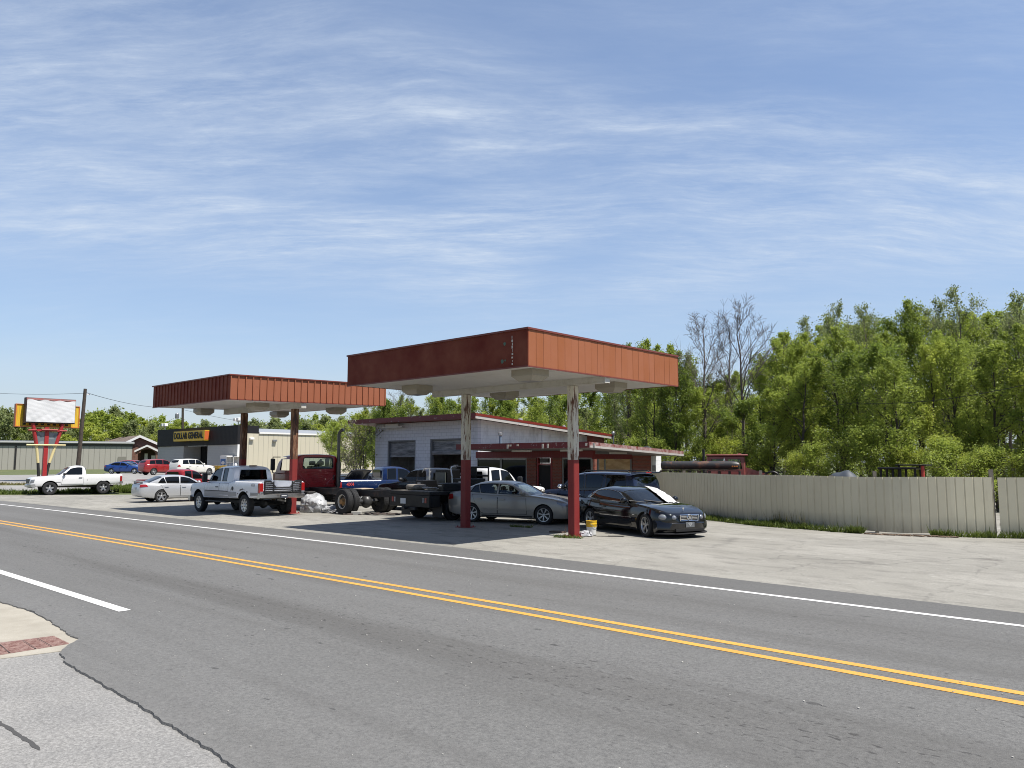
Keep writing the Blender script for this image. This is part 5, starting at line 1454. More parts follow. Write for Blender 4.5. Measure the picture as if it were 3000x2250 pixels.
f = MB(); f.prism([(-.075, .415), (-.05, .44), (.05, .44), (.075, .415), (0, .33)], .9155, .9185, 'x'); f.prism([(-.04, .408), (-.03, .42), (.03, .42), (.04, .408), (0, .37)], .919, .921, 'x', 1); f.build('diamond_badge', [m_alloy, m_alloyd], pl_, smooth=0)
s.bumper('front_bumper', .90, .17, .50, p_black, .16, True, .90, .33)
s.bumper('front_splitter', .93, .115, .165, m_plast, .2, True, .88, .33)
f = MB(); f.rbox(.885, .908, -.50, .50, .195, .275, .02); f.build('lower_intake', m_inner, s.root)
s.trim('side_strip', [(-.62, .52), (-2.25, .52)], [(-.62, .532), (-2.25, .532)], m_chrome, .012)
s.trim('fender_badge', [(-.44, .60), (-.56, .60)], [(-.44, .615), (-.56, .615)], m_chrome, .008)
f = MB()
for sd in (.1, -.45): f.tube((-.50, sd, .945), (-.66, sd-.50, 1.005), .012, n=5); f.tube((-.47, sd+.05, .94), (-.50, sd, .95), .02, n=6)
f.build('wiper', m_plast, s.root)
sh = s.skin_patch([(-.36, .30), (-.38, .60), (-.42, .98)], [(-1.60, .42), (-1.58, .70), (-1.55, .93)], .028, 10, 12)
rn = random.Random(5); sh.v = [(x+rn.uniform(-.006, .006), y+rn.uniform(-.006, .006), z+rn.uniform(0, .035)) for x, y, z in sh.v]
wm = sh.mesh('sheet', M('white_cloth', (.62, .62, .61), .8), 50)
o = ob('windscreen_cover', wm, None, s.root.location, s.root.rotation_euler[:]); md = o.modifiers.new('t', 'SOLIDIFY'); md.thickness = .008
tag(o, 'white cloth sheet draped over the left half of the black coupe windscreen', 'sheet')
f = MB(); f.v = []; 
for sd in (-1,):
    f.grid(lambda u, v: (-.02+.16*u, sd*(s.side(-.02+.16*u, .70+.1*v)+.008), .58+.12*v+.12*u), 4, 4)
f.build('crumpled_patch', M('bare_scrape', (.25, .25, .26), .4, metal=.5, dirt=(.01, .01, .01), dscale=8, dthr=(.4, .5)), s.root, smooth=0)

# ---- silver saloon with a spoiler
k = sp_sedan(fo=.98, wb=2.68, ro=1.08, w=.89, hood=.92, belt=.97, deck=1.02, H=1.44, rim='five', fast=.12)
k['lamps'][1] = ('tail_lamp', [(-3.73, .80), (-3.36, .84)], [(-3.70, .95), (-3.44, .96)], m_tail)
k['sillmat'] = p_silver
s = sedan('parked_car', 'silver saloon with rear spoiler parked left of the white extended cab pickup', 'car', root_from((-41.45, 17.5), 86, 2.68, 1.54, -1, 'rear'), R(86), p_silver, k)
f = MB()
for a, b in ((-.62, .62),): f.rbox(-3.74, -3.52, a, b, 1.10, 1.135, .02)
for y in (-.5, .5): f.rbox(-3.68, -3.55, y-.03, y+.03, .98, 1.11, .01)
f.build('spoiler', p_silver, s.root); s.plate(-3.775, .72)

# ---- car park of the store: blue saloon, red and cream SUVs, two farther cars
k = sp_sedan(fo=.88, wb=2.70, ro=1.05, w=.90, hood=.90, belt=.96, deck=1.06, H=1.43, rim='five', fast=.1)
sedan('parked_car', 'royal blue saloon on the store car park at the left', 'car', root_from((-95.2, 36.95), 43, 2.7, 1.56, -1), R(43), p_blue, k)

def sp_suv(fo=.92, wb=2.70, ro=.98, w=.92, hood=1.05, belt=1.12, H=1.70, r=.36, rim='five', tail=.0):
    x0 = -(wb+ro); d = sp_sedan(fo, wb, ro, w, hood, belt, belt+.08, H, r, rim)
    d['top'] = [(fo, .62), (fo-.03, .80), (fo-.13, .90), (fo-.45, .99), (0, hood), (-.5, belt-.01), (-1.5, belt+.02), (-wb, belt+.06), (x0+.1, belt+.05), (x0+.02, belt-.12), (x0, .80)]
    d['bot'] = [(fo, .36), (fo-.15, .25), (.3, .24), (-wb, .25), (x0+.3, .32), (x0, .45)]
    d['roof'] = [(-.34, belt-.03), (-.72, belt+.2), (-1.18, H-.09), (-1.6, H-.015), (-2.1, H), (-wb, H-.03), (x0+.42, H-.08), (x0+.22, H-.22), (x0+.06, belt+.1), (x0+.03, belt-.02)]
    d['wbelt'] = [(-.34, w*.82), (-.9, w*.91), (-2.0, w*.93), (-wb, w*.91), (x0+.03, w*.78)]; d['wroof'] = .80
    d['wins'] = [(-.74, -1.14, -1.66, -1.64), (-1.73, -1.71, -2.44, -2.52), (-2.52, -2.58, x0+.55, x0+.62)]
    d['shields'] = [(-.42, -1.14, .9, .88), (x0+.10, x0+.30, .80, .80)]
    d['lamps'] = [('headlamp', [(fo-.05, .74), (fo-.42, .80)], [(fo-.08, .86), (fo-.46, .93)], m_lampc),
                  ('tail_lamp', [(x0+.03, belt-.22), (x0+.30, belt-.20)], [(x0+.05, belt-.0), (x0+.26, belt+.0)], m_tail)]
    d['doors'] = [([(-.58, .40), (-1.68, .40)], [(-.62, belt-.05), (-1.68, belt-.04)], (-1.5, belt-.15)),
                  ([(-1.71, .40), (-2.28, .40), (-2.42, .70)], [(-1.71, belt-.04), (-2.35, belt-.03), (-2.55, belt-.02)], (-2.38, belt-.13))]
    d['mirror'] = (-.74, belt+.04); d['sill'] = (-.42, -wb+.42); d['tyre'] = (r, .225, r*.68, rim, w*2-.24); d['arch'] = 1.12
    return d
k = sp_suv(H=1.71)
sedan('parked_car', 'red crossover with rear toward the road on the store car park', 'car', root_from((-84.87, 34.89), 96, 2.7, 1.58, -1, 'rear'), R(96), p_red, k)
k = sp_suv(fo=.95, ro=1.05, H=1.74, rim='seven'); cx, cy = D(520, 86)
sedan('parked_car', 'cream white crossover beside the red one in front of the store', 'car', root_from((cx-.2, cy+1.1), 103, 2.7, 1.6, -1, 'rear'), R(103), p_cream, k)
k = sp_suv(H=1.66); cx, cy = D(424, 118)
sedan('parked_car', 'small red car parked far back near the brick porch', 'car', (cx, cy), R(30), p_red, k)
k = sp_sedan(H=1.43); cx, cy = D(388, 116)
sedan('parked_car', 'bright blue car parked far back at the warehouse end', 'car', (cx, cy), R(-10), paint('bright_blue_paint', (.02, .14, .36), .2, .05), k)
k = sp_sedan(H=1.50); cx, cy = D(806, 45)
sedan('parked_car', 'red car half hidden between the white pickup and the red truck cab', 'car', (cx, cy), R(20), p_red, k)
k = sp_sedan(H=1.45)
cx, cy = D(1042, 42.5)
s = sedan('parked_car', 'dark slate car with its bonnet raised beside the workshop', 'car', (cx, cy), R(5), p_far, k)
f = MB(); f.grid(lambda u, v: (-.35+1.15*u*math.cos(.75), -.72+1.44*v, 1.0+1.0*u*math.sin(.75)*1.0+.06*math.sin(v*math.pi)), 6, 6)
o = f.build('open_bonnet', p_far, s.root, smooth=60); md = o.modifiers.new('t', 'SOLIDIFY'); md.thickness = .03
cx, cy = D(1024, 47)
sedan('parked_car', 'second dark car just left of the one with raised bonnet', 'car', (cx, cy), R(185), p_far, sp_sedan(H=1.50))

# ---- dark navy long SUV
x0 = -4.05
k = sp_suv(fo=.93, wb=3.1, ro=.95, w=.97, hood=1.10, belt=1.16, H=1.80, r=.40, rim='five')
k['roof'] = [(-.55, 1.12), (-.95, 1.38), (-1.32, 1.68), (-1.7, 1.775), (-2.3, 1.80), (-3.3, 1.79), (x0+.28, 1.765), (x0+.14, 1.66), (x0+.06, 1.3), (x0+.03, 1.14)]
k['wbelt'] = [(-.55, .80), (-1.0, .88), (-2.0, .905), (-3.3, .895), (x0+.03, .84)]; k['wroof'] = .86
k['wins'] = [(-.98, -1.34, -1.92, -1.90), (-2.0, -1.98, -2.66, -2.78), (-2.86, -2.84, x0+.36, x0+.42)]
k['shields'] = [(-.62, -1.30, .9, .88), (x0+.075, x0+.185, .84, .84)]
k['doors'] = [([(-.72, .46), (-1.96, .46)], [(-.78, 1.10), (-1.96, 1.11)], (-1.75, .98)), ([(-1.99, .46), (-2.55, .46), (-2.72, .74)], [(-1.99, 1.11), (-2.6, 1.12), (-2.86, 1.12)], (-2.66, .99))]
k['mirror'] = (-.95, 1.2); k['hm'] = m_chrome; k['lamps'][1] = ('tail_lamp', [(x0+.02, .85), (x0+.2, .86)], [(x0+.05, 1.3), (x0+.17, 1.3)], m_tail)
k['lamps'][1] = ('tail_lamp', [(x0+.03, .84), (x0+.22, .85)], [(x0+.06, 1.12), (x0+.18, 1.12)], m_tail)
k['seats'] = [(-2.0, .4, .8, 1.5), (-2.0, -.4, .8, 1.5)]; k['mirmat'] = m_chrome
cx, cy = D(1852, 26.4)
s = sedan('parked_car', 'dark navy long SUV with roof rails between the coupe and the brick office', 'SUV', (cx+x0, cy+.93), R(181), p_navy, k, tint=m_tint, open_=True, tint_front=m_mid)
for sd in (-1, 1): f = MB(); f.path([(-1.75, sd*.66, 1.76), (-1.85, sd*.66, 1.83), (-3.6, sd*.66, 1.83), (-3.7, sd*.66, 1.76)], .02, 6); f.build('roof_rail', m_plast, s.root)
s.plate(x0-.01, .78)
f = MB(); f.rbox(x0+.0, x0+.22, -.80, .80, 1.74, 1.79, .02); f.rbox(x0-.01, x0+.02, -.17, .17, 1.745, 1.785, .01, 1); f.build('rear_spoiler', [p_navy, m_tail], s.root)
f = MB(); f.tube((-1.0, .36, 1.13), (-1.1, .36, 1.2), .02); n = 20
for i in range(n):
    a, b = 2*math.pi*i/n, 2*math.pi*(i+1)/n
    f.tube((-1.15+.05*math.sin(a), .36+.18*math.cos(a), 1.22+.17*math.sin(a)), (-1.15+.05*math.sin(b), .36+.18*math.cos(b), 1.22+.17*math.sin(b)), .014, n=5)
f.build('steering_wheel', m_plast, s.root)

# =================================================================== pickups
def pickup(label, loc, rz, pm, fo=.95, wb=3.55, ro=1.2, w=.98, hood=1.14, belt=1.20, rail=1.22, H=1.90, cowl=-.55, wtop=-1.25, crear=-2.35, r=.39, rim='five',
           wins=None, doors=None, tint=None, track=1.68, bed_open=False, open_=False, name='pickup_truck', zs=.52, arch=1.16, archz=.03, bedfloor=.85, tailgate=True, bed=True, mirror_truck=False, chrome=True, nose=1.0, rimmat=None, wroof=.84, tail=True, seats=None, rear_glass=True):
    x0 = -(wb+ro) if bed else crear-.05
    top = [(fo, hood-.38), (fo-.03, hood-.22), (fo-.12, hood-.11), (fo-.4, hood-.045), (0, hood), (cowl, belt-.02), (cowl-.5, belt), (crear, belt+.0)]
    top += [(crear-.14, rail), (x0+.02, rail), (x0, rail-.03)] if bed else [(x0, belt-.01)]
    s = Vehicle(name, label, 'pickup truck', loc, rz, 'body', top,
        [(fo, .50), (fo-.25, zs-.06), (-.5, zs-.04), (-wb, zs+.02), (x0+.25, zs+.08), (x0, zs+.14)] if bed else [(fo, .50), (-.5, zs), (x0, zs)],
        [(fo, w*.74*nose), (fo-.05, w*.86), (fo-.25, w*.95), (0, w*.985), (-1.5, w), (x0+.5, w), (x0+.03, w*.985), (x0, w*.97)], wb, (r, .26, r*.60, rim, track), pm, sec=SEC_T)
    s.set_cab([(cowl+.12, belt-.04), (cowl-.2, belt+.18), (wtop, H-.10), (wtop-.3, H-.02), ((wtop+crear)/2, H), (crear+.18, H-.02), (crear+.05, H-.09), (crear-.02, H-.30), (crear-.05, belt-.03)],
              [(cowl+.12, w*.80), (cowl-.4, w*.91), (crear+.3, w*.925), (crear-.05, w*.88)], wroof, belt=lambda x: belt-.05, rr=.085, pw=1.3)
    s.finish_body(arch, archz, bed=((x0+(.07 if not bed_open else -.4)), crear-.16, w-.10, bedfloor) if bed else None)
    wl = [winpts(s, *q, dz=.115, zb=.045) for q in wins]
    rw = ([(-w*.62, belt+.10), (w*.62, belt+.10), (w*.55, H-.17), (-w*.55, H-.17)], -.012)
    s.finish_cab(wl, [shield(cowl+.03, wtop, .88, .86)], rear=rw if rear_glass else None, open_=open_, gm=tint or m_opq, seats=seats)
    s.wheels(mat=rimmat)
    for lo, hi, h in doors: s.door(lo, hi, h, hm=m_plast)
    if bed: s.trim('bed_gap', [(crear-.10, zs+.05), (crear-.075, zs+.05)], [(crear-.10, rail-.02), (crear-.075, rail-.02)], m_seam, .004)
    s.mirror(cowl-.28, belt+.03, truck=mirror_truck, mat=m_plast)
    s.lamp('headlamp', [(fo-.03, hood-.40), (fo-.22, hood-.38)], [(fo-.06, hood-.22), (fo-.26, hood-.19)], m_lampc)
    if bed and tail: s.lamp('tail_lamp', [(x0+.005, rail-.46), (x0+.14, rail-.46)], [(x0+.005, rail-.10), (x0+.14, rail-.10)], m_tail)
    s.block('grille', fo-.06, fo+.02, -w*.60, w*.60, hood-.45, hood-.17, m_plast, .03)
    s.bumper('front_bumper', fo+.12, .46, .68, m_chromed if chrome else m_plast, .2, True, w*1.0, .2)
    if bed: s.bumper('rear_bumper', x0-.14, zs+.03, zs+.24, m_chromed if chrome else m_plast, .2, False, w*.98, .08)
    f = MB(); f.box(-wb-.7, .5, -.42, -.34, .44, .56); f.box(-wb-.7, .5, .34, .42, .44, .56)
    for ax in (0, -wb): f.tube((ax, -track/2, r), (ax, track/2, r), .06); f.ell((ax, .1, r), (.16, .16, .16))
    f.tube((-.6, 0, .5), (-wb, .1, r+.02), .05); f.build('chassis', m_plast, s.root)
    return s, x0

# ---- white single cab pickup at the left, nose to the left
hR = 262
s, x0 = pickup('white single cab pickup facing left below the roadside sign', root_from((-54.78, 16.13), hR, 3.05, 1.70, 1), R(hR), p_white, fo=1.1, wb=3.05, ro=1.10, w=1.0, hood=1.17, belt=1.22, rail=1.26, H=1.84,
    cowl=-.48, wtop=-1.10, crear=-1.98, r=.40, wins=[(-.78, -1.12, -1.78, -1.78)], doors=[([(-.60, .55), (-1.86, .55)], [(-.72, 1.17), (-1.86, 1.17)], (-1.68, 1.06))], rim='five', zs=.58, chrome=True)
s.block('grille_cross', 1.015, 1.035, -.52, .52, .83, .87, m_chrome, .01); s.block('grille_post', 1.015, 1.035, -.03, .03, .74, 1.0, m_chrome, .01)
s.trim('side_badge', [(-.30, .78), (-.58, .78)], [(-.30, .805), (-.58, .805)], m_plast, .012)

# ---- white extended cab pickup under the far canopy
hF = 180.5
s, x0 = pickup('white extended cab pickup with grey lower panels and louvred tailgate, rear toward the road', root_from((-32.7, 15.5), hF, 3.86, 1.74, 1), R(hF), p_white2, fo=.98, wb=3.86, ro=1.22, w=1.01, hood=1.24, belt=1.30, rail=1.36, H=1.98,
    cowl=-.52, wtop=-1.18, crear=-2.78, r=.42, wins=[(-.86, -1.20, -1.80, -1.78), (-1.98, -1.94, -2.34, -2.30)],
    doors=[([(-.60, .62), (-1.86, .62)], [(-.62, 1.25), (-1.86, 1.25)], (-1.70, 1.10)), ([(-1.89, .62), (-2.62, .62)], [(-1.89, 1.25), (-2.62, 1.25)], None)],
    rim='slot8', zs=.66, bed_open=True, mirror_truck=True, archz=.06, arch=1.18, tail=False, bedfloor=1.0, open_=True, tint=m_tint, seats=[(-1.75, .42, 1.0, 1.68), (-1.75, -.42, 1.0, 1.68), (-2.5, .4, 1., 1.6), (-2.5, -.4, 1., 1.6)])
m_lowg = paint('grey_lower_paint', (.24, .25, .27), .3, .25)
for a, b in ((-.58, -3.86+.55), (-3.86-.55, x0+.02)):
    s.trim('lower_panel', [(a, .70), (b, .70)], [(a, .93), (b, .93)], m_lowg, .0075)
s.trim('body_moulding', [(-.62, .925), (-2.62, .925)], [(-.62, .955), (-2.62, .955)], m_plast, .013)
for sd in (-1, 1):
    f = MB(); f.rbox(x0-.03, x0+.13, sd*.92-.085, sd*.92+.085, .92, 1.30, .03); tl = f.build('tail_lamp', m_tail, s.root)
    f = MB(); f.rbox(x0-.034, x0-.028, sd*.92-.07, sd*.92+.07, .925, .985, .01); f.build('reverse_lens', m_lampc, tl)
gate = MB(); xg = x0-.045
for y in (-.80, -.42, .42, .80): gate.rbox(xg-.03, xg+.03, y-.025, y+.025, .86, 1.37, .01)
for i in range(7):
    z = .89+i*.075
    for a, b in (((-.80, .80),) if z < 1.12 else ((-.80, -.30-(z-1.1)*.75), (.30+(z-1.1)*.75, .80))): gate.add([(xg-.03, a, z-.018), (xg-.03, b, z-.018), (xg+.02, b, z+.03), (xg+.02, a, z+.03), (xg-.03, a, z-.008), (xg-.03, b, z-.008), (xg+.02, b, z+.04), (xg+.02, a, z+.04)], [(0, 1, 2, 3), (7, 6, 5, 4), (0, 4, 5, 1), (3, 2, 6, 7), (0, 3, 7, 4), (1, 5, 6, 2)])
gate.tube((xg, -.82, 1.385), (xg, -.55, 1.385), .028); gate.tube((xg, .55, 1.385), (xg, .82, 1.385), .028)
gate.path([(xg, -.55, 1.385), (xg, -.30, 1.12), (xg, .30, 1.12), (xg, .55, 1.385)], .028, 6); gate.tube((xg, -.82, .86), (xg, .82, .86), .028)
gate.build('louvred_tailgate', M('gate_black', (.015, .015, .016), .35), s.root, smooth=25)
s.plate(x0-.155, .80, m_plated); f = MB(); f.rbox(x0-.165, x0-.150, -.10, .12, .79, .82, .005); f.build('plate_letters', m_plate, s.root)
f = MB(); f.tube((x0-.25, 0, .6), (x0+.3, 0, .62), .035); f.ell((x0-.24, 0, .69), (.03, .03, .03)); f.build('tow_hitch', m_chromed, s.root)
f = MB(); f.rbox(-2.79, -2.72, -.16, .16, 1.945, 1.995, .01); f.build('high_brake_lamp', M('smoked_lens', (.09, .05, .04), .3), s.root)
f = MB()
for sd in (1,):
    f.lathe([(0, -.004), (.075, -.004), (.085, .004), (0, .004)], 16, 'y', 0, (-3.0, sd*(s.side(-3.0, 1.06)+.004), 1.06))
f.build('fuel_cap', m_plast, s.root)
me = text_mesh('4X4', .17, M('decal_grey', (.30, .31, .33), .5), .001, .004); me.transform(Matrix.Rotation(R(90), 4, 'X'))
for sd in (1, -1):
    ob('bed_decal', me, s.root, loc=(x0+.48, sd*(s.side(x0+.5, 1.22)+.006), 1.22), rot=(0, 0, math.pi if sd > 0 else 0))
f = MB(); rn = random.Random(2)
for sd in (-1, 1):
    for i in range(16):
        a = R(35+rn.random()*95); rr_ = .535+rn.random()*.05; x = -3.86+rr_*math.cos(a); z = .48+rr_*math.sin(a); y = s.side(x, min(z, 1.2))+.006
        sz_ = rn.uniform(.012, .035); f.prism([(x+sz_*math.cos(q)*1.4, z+sz_*math.sin(q)) for q in (0, 1.2, 2.2, 3.4, 4.8)], sd*(y-.002), sd*y, 'y')
f.build('rust_spot', M('rust_spots', (.06, .03, .02), .8), s.root, smooth=0)
f = MB(); f.rbox(-2.5, -.75, -1.04, -.86, .47, .53, .03); f.rbox(-2.5, -.75, .86, 1.04, .47, .53, .03); f.build('running_board', m_plast, s.root)

# ---- blue pickup by the workshop
cx, cy = D(1122, 38.6); hB = R(72); lx, ly = -2.55, -.9
rx, ry = cx-(lx*math.cos(hB)-ly*math.sin(hB)), cy-(lx*math.sin(hB)+ly*math.cos(hB))
s, x0 = pickup('blue pickup with white striped bed parked near the workshop bays', (rx, ry), hB, p_fblue, wb=3.6, ro=1.15, hood=1.18, belt=1.24, rail=1.26, H=1.92, crear=-2.5, wins=[(-.9, -1.24, -1.75, -1.73), (-1.85, -1.83, -2.3, -2.28)],
    doors=[([(-.65, .6), (-1.78, .6)], [(-.68, 1.18), (-1.78, 1.18)], (-1.6, 1.05)), ([(-1.81, .6), (-2.38, .6)], [(-1.81, 1.18), (-2.38, 1.18)], None)])
s.trim('bed_rail_stripe', [(-2.66, 1.205), (x0+.1, 1.205)], [(-2.66, 1.245), (x0+.1, 1.245)], m_alloy, .012)
me = text_mesh('4X4', .22, M('decal_red', (.5, .05, .04), .5), .001, .006); me.transform(Matrix.Rotation(R(90), 4, 'X'))
for sd in (1, -1): ob('bed_decal', me, s.root, loc=(x0+.55, sd*(s.side(x0+.5, 1.05)+.006), 1.05), rot=(0, 0, math.pi if sd > 0 else 0))
# ---- small red pickup behind the silver saloon
cx, cy = D(535, 50.0); hB = R(106); lx, ly = -2.45, -.8
rx, ry = cx-(lx*math.cos(hB)-ly*math.sin(hB)), cy-(lx*math.sin(hB)+ly*math.cos(hB))
s, x0 = pickup('low red crew cab pickup with black rear window behind the silver saloon', (rx, ry), hB, p_red, fo=.85, wb=3.25, ro=1.05, w=.90, hood=1.02, belt=1.08, rail=1.10, H=1.70, crear=-2.4, r=.35, track=1.52, zs=.45, wins=[(-.86, -1.2, -1.68, -1.66), (-1.76, -1.74, -2.22, -2.2)],
    doors=[([(-.62, .5), (-1.7, .5)], [(-.64, 1.03), (-1.7, 1.03)], (-1.5, .92))], chrome=False)
s.block('bed_cover', x0+.06, -2.5, -.82, .82, 1.06, 1.105, m_plast, .02)
# ---- black pickup
s, x0 = pickup('black pickup facing left, half hidden behind the black flatbed', (-27.75, 22.75), R(184), p_black2, fo=.95, wb=2.95, ro=.75, hood=1.2, belt=1.28, rail=1.30, H=1.88, cowl=-.5, wtop=-1.15, crear=-2.4, wins=[(-.82, -1.16, -1.66, -1.64), (-1.76, -1.74, -2.25, -2.2)],
    doors=[([(-.6, .6), (-1.7, .6)], [(-.62, 1.22), (-1.7, 1.22)], (-1.5, 1.08))], mirror_truck=False, chrome=False)

# ---- white cab with black flatbed, backed toward the road
hT = 88; tx, ty = -22.1, 25.2; wbT = 4.3
def cabx(px, X_): return PX(px, 1380, X_)[0]
s, x0 = pickup('white cab flatbed truck with black steel bed, rear toward the road', (-22.0, 23.95), R(hT), p_white, fo=.98, wb=wbT, w=1.0, hood=1.16, belt=1.22, H=1.93, cowl=-.55, wtop=-1.2, crear=-2.35, r=.40, rim='star6', bed=False, name='flatbed_truck',
    wins=[(-.88, -1.22, -1.66, -1.64), (-1.76, -1.74, -2.18, -2.16)], doors=[([(-.62, .58), (-1.72, .58)], [(-.64, 1.17), (-1.72, 1.17)], (-1.55, 1.05))], mirror_truck=True, track=1.95)
s.root['category'] = 'flatbed truck'
xr = -wbT-1.25; m_bed = M('black_bed_steel', (.007, .007, .0075), .45, spec=.3, dirt=(.02, .018, .016), dscale=4)
f = MB(); f.rbox(xr, -2.62, -1.18, 1.18, .93, 1.06, .02); f.rbox(xr-.02, xr+.05, -1.19, 1.19, .50, .928, .02)
for sd in (-1, 1):
    f.rbox(xr+.06, xr+.50, sd*.98-.19, sd*.98+.19, .50, .928, .02); f.rbox(-wbT+.62, -2.9, sd*.98-.19, sd*.98+.19, .46, .928, .02)
bed = f.build('flatbed', m_bed, s.root)
f = MB(); f.box(xr+.05, -2.7, -1.12, 1.12, 1.062, 1.075); f.build('deck_plate', M('worn_deck', (.16, .14, .11), .7, dirt=(.05, .05, .05), dscale=3), bed)
for sd in (-1, 1):
    f = MB(); f.rbox(xr-.028, xr-.02, sd*.98-.05, sd*.98+.05, .66, .84, .01); f.build('tail_lamp', m_tail, bed)
    f = MB(); f.rbox(xr-.028, xr-.02, sd*.84-.02, sd*.84+.02, .66, .84, .008); f.build('reverse_lens', m_plate, bed)
    f = MB(); f.box(xr+.56, xr+.575, sd*.93-.27, sd*.93+.27, .14, .60); f.build('mud_flap', m_plast, bed)
f = MB(); f.rbox(xr-.03, xr-.02, .18, .50, .60, .80, .01); f.build('number_plate', m_plate, bed)
f = MB(); f.rbox(xr-.06, xr+.1, -.4, .4, .38, .50, .03); f.tube((xr-.25, 0, .45), (xr, 0, .47), .04); f.ell((xr-.22, 0, .55), (.035, .035, .035)); f.build('tow_bar', m_plast, bed)
f = MB()
for y in (-1.12, -.4, .4, 1.12): f.tube((-2.6, y, 1.06), (-2.6, y, 1.92), .04, n=6)
for z in (1.3, 1.6, 1.92): f.tube((-2.6, -1.12, z), (-2.6, 1.12, z), .04, n=6)
f.box(-2.62, -2.59, -1.1, 1.1, 1.06, 1.35); f.box(-2.62, -2.59, -.45, .45, 1.36, 1.9); f.build('headache_rack', m_bed, bed)
for a, b, c, d_, h_ in ((-3.4, -2.75, .35, 1.12, .75), (-3.5, -2.75, -1.12, .1, .42), (-4.9, -3.9, -1.15, -.80, .28), (-4.4, -3.7, .65, 1.12, .35)):
    f = MB(); f.rbox(a, b, c, d_, 1.078, 1.078+h_, .03); bx = f.build('tool_box', M('toolbox_black', (.007, .007, .0075), .35, spec=.3), bed)
    f = MB(); f.rbox(a-.012, a-.004, (c+d_)/2-.1, (c+d_)/2+.1, 1.078+h_*.6, 1.078+h_*.75, .006); f.build('latch', m_alloyd, bx)
f = MB(); f.box(-3.45, -3.425, .45, 1.05, 1.25, 1.72); f.build('dusty_panel', M('dusty_glass', (.10, .11, .10), .3), bed)
# loose things lying on the flatbed
def on_bed(name, label, cat, lx, ly, z, build, mat, rz=0):
    c, d = math.cos(R(hT)), math.sin(R(hT)); x, y = s.root.location.x+lx*c-ly*d, s.root.location.y+lx*d+ly*c
    f = MB(); build(f); o = f.build(name, mat, None, loc=(x, y, z), rot=(0, 0, R(hT)+rz)); tag(o, label, cat); return o
on_bed('spare_tyre', 'dusty tan tyre lying flat on the rear of the black flatbed', 'tyre', xr+.75, .55, 1.078, lambda f: f.lathe([(.2, .03), (.3, 0), (.36, .03), (.39, .08), (.39, .14), (.36, .19), (.3, .21), (.2, .18)], 28, 'z', 0, closed=True), M('dusty_rubber', (.20, .18, .15), .9, var=.3))
def chain(f):
    rn = random.Random(6); P = [Vector((0, 0, .03))]
    for i in range(46):
        P.append(Vector((rn.uniform(-.35, .35), rn.uniform(-.5, .5), .02+rn.random()*.10)))
    f.path(P, .018, 5)
on_bed('chain_pile', 'tangled pile of chain and straps on the flatbed', 'chain', xr+.8, -.4, 1.078, chain, M('chain_steel', (.30, .29, .27), .45, metal=.6))
def hose(f):
    f.path([(-.3, -.4, .0), (-.25, -.3, .5), (-.1, -.05, .80), (.15, .15, .88), (.35, .3, .84), (.5, .42, .80)], .026, 7)
    for i in range(9): f.path([(.28+.03*i, .2+.02*i, .84), (.30+.03*i, .26, .90+.02*(i % 3)), (.33+.02*i, .34, .80)], .014, 5)
on_bed('lifting_arm', 'pale jointed arm with hose rising from the flatbed tool boxes', 'hoist arm', -3.8, -.35, 1.078, hose, M('pale_steel', (.52, .50, .47), .4, metal=.4))
def cables(f):
    for q in range(5): f.path([(0, -.2+q*.05, .0), (.02, -.22+q*.05, .5), (.05, -.1+q*.05, .78), (.1, .1+q*.04, .80), (.1, .3+q*.02, .72-.02*q)], .014, 5)
    f.tube((.0, -.2, 0), (.0, -.2, .82), .03)
on_bed('cable_bundle', 'silver bundle of cables hung on a post at the flatbed left side', 'cables', -4.0, .95, 1.078, cables, M('silver_cable', (.5, .5, .5), .3, metal=.7))

# =================================================================== red truck tractor with bare frame
wbR = 5.3; hI = 179
rx, ry = -26.6-wbR, 19.78
t = thing('semi_truck', 'dark red truck cab with bare chassis frame and dual rear wheels', 'truck', (rx, ry, 0), R(hI))
cr = -1.65
c = MB(); 
def cabsec(x, k_):
    w0, w1, zb, zt = 1.12-.0*k_, 1.0, 1.0, 2.42
    pts = [(0, zb), (w0*.9, zb), (w0, zb+.1), (w0, 1.7), (w0*.975, 2.05), (w0*.93, 2.28), (w0*.84, 2.40), (w0*.6, 2.455), (0, 2.48)]
    return [(x, y*k_, zb+(z-zb)*(1 if k_ == 1 else .985)) for y, z in pts]+[(x, -y*k_, zb+(z-zb)*(1 if k_ == 1 else .985)) for y, z in pts[-2:0:-1]]
rows = [cabsec(cr, .955), cabsec(cr+.06, 1), cabsec(cr+.9, 1), cabsec(cr+1.45, .985)]
fr = []
for (x, y, z) in cabsec(cr+1.95, .95): fr.append((x+(-.42*(max(z-1.5, 0)/.95)), y, min(z, 2.36)))
rows.append(fr); m_ = len(rows[0]); vs = [p for r_ in rows for p in r_]; fs = []
for i in range(len(rows)-1):
    for j in range(m_): k2 = (j+1) % m_; fs.append((i*m_+j, i*m_+k2, (i+1)*m_+k2, (i+1)*m_+j))
fs += [tuple(range(m_-1, -1, -1)), tuple(range((len(rows)-1)*m_, len(rows)*m_))]
c.add(vs, fs); me = c.mesh('cab', [p_tred, m_inner], 0)
q = MB(); q.rbox(cr+.07, cr+1.7, -1.02, 1.02, 1.1, 2.36, .1, 1); me = boolean(me, q.mesh('q', [p_tred, m_inner], 0))
q = MB(); q.prism([(-.78, 1.90), (-.72, 1.84), (.72, 1.84), (.78, 1.90), (.74, 2.27), (.68, 2.31), (-.68, 2.31), (-.74, 2.27)], cr-.2, cr+.3, 'x', 1); me = boolean(me, q.mesh('q', [p_tred, m_inner], 0))
q = MB(); q.prism([(-.9, 1.72), (.9, 1.72), (.82, 2.26), (-.82, 2.26)], cr+1.2, cr+2.3, 'x', 1); me = boolean(me, q.mesh('q', [p_tred, m_inner], 0))
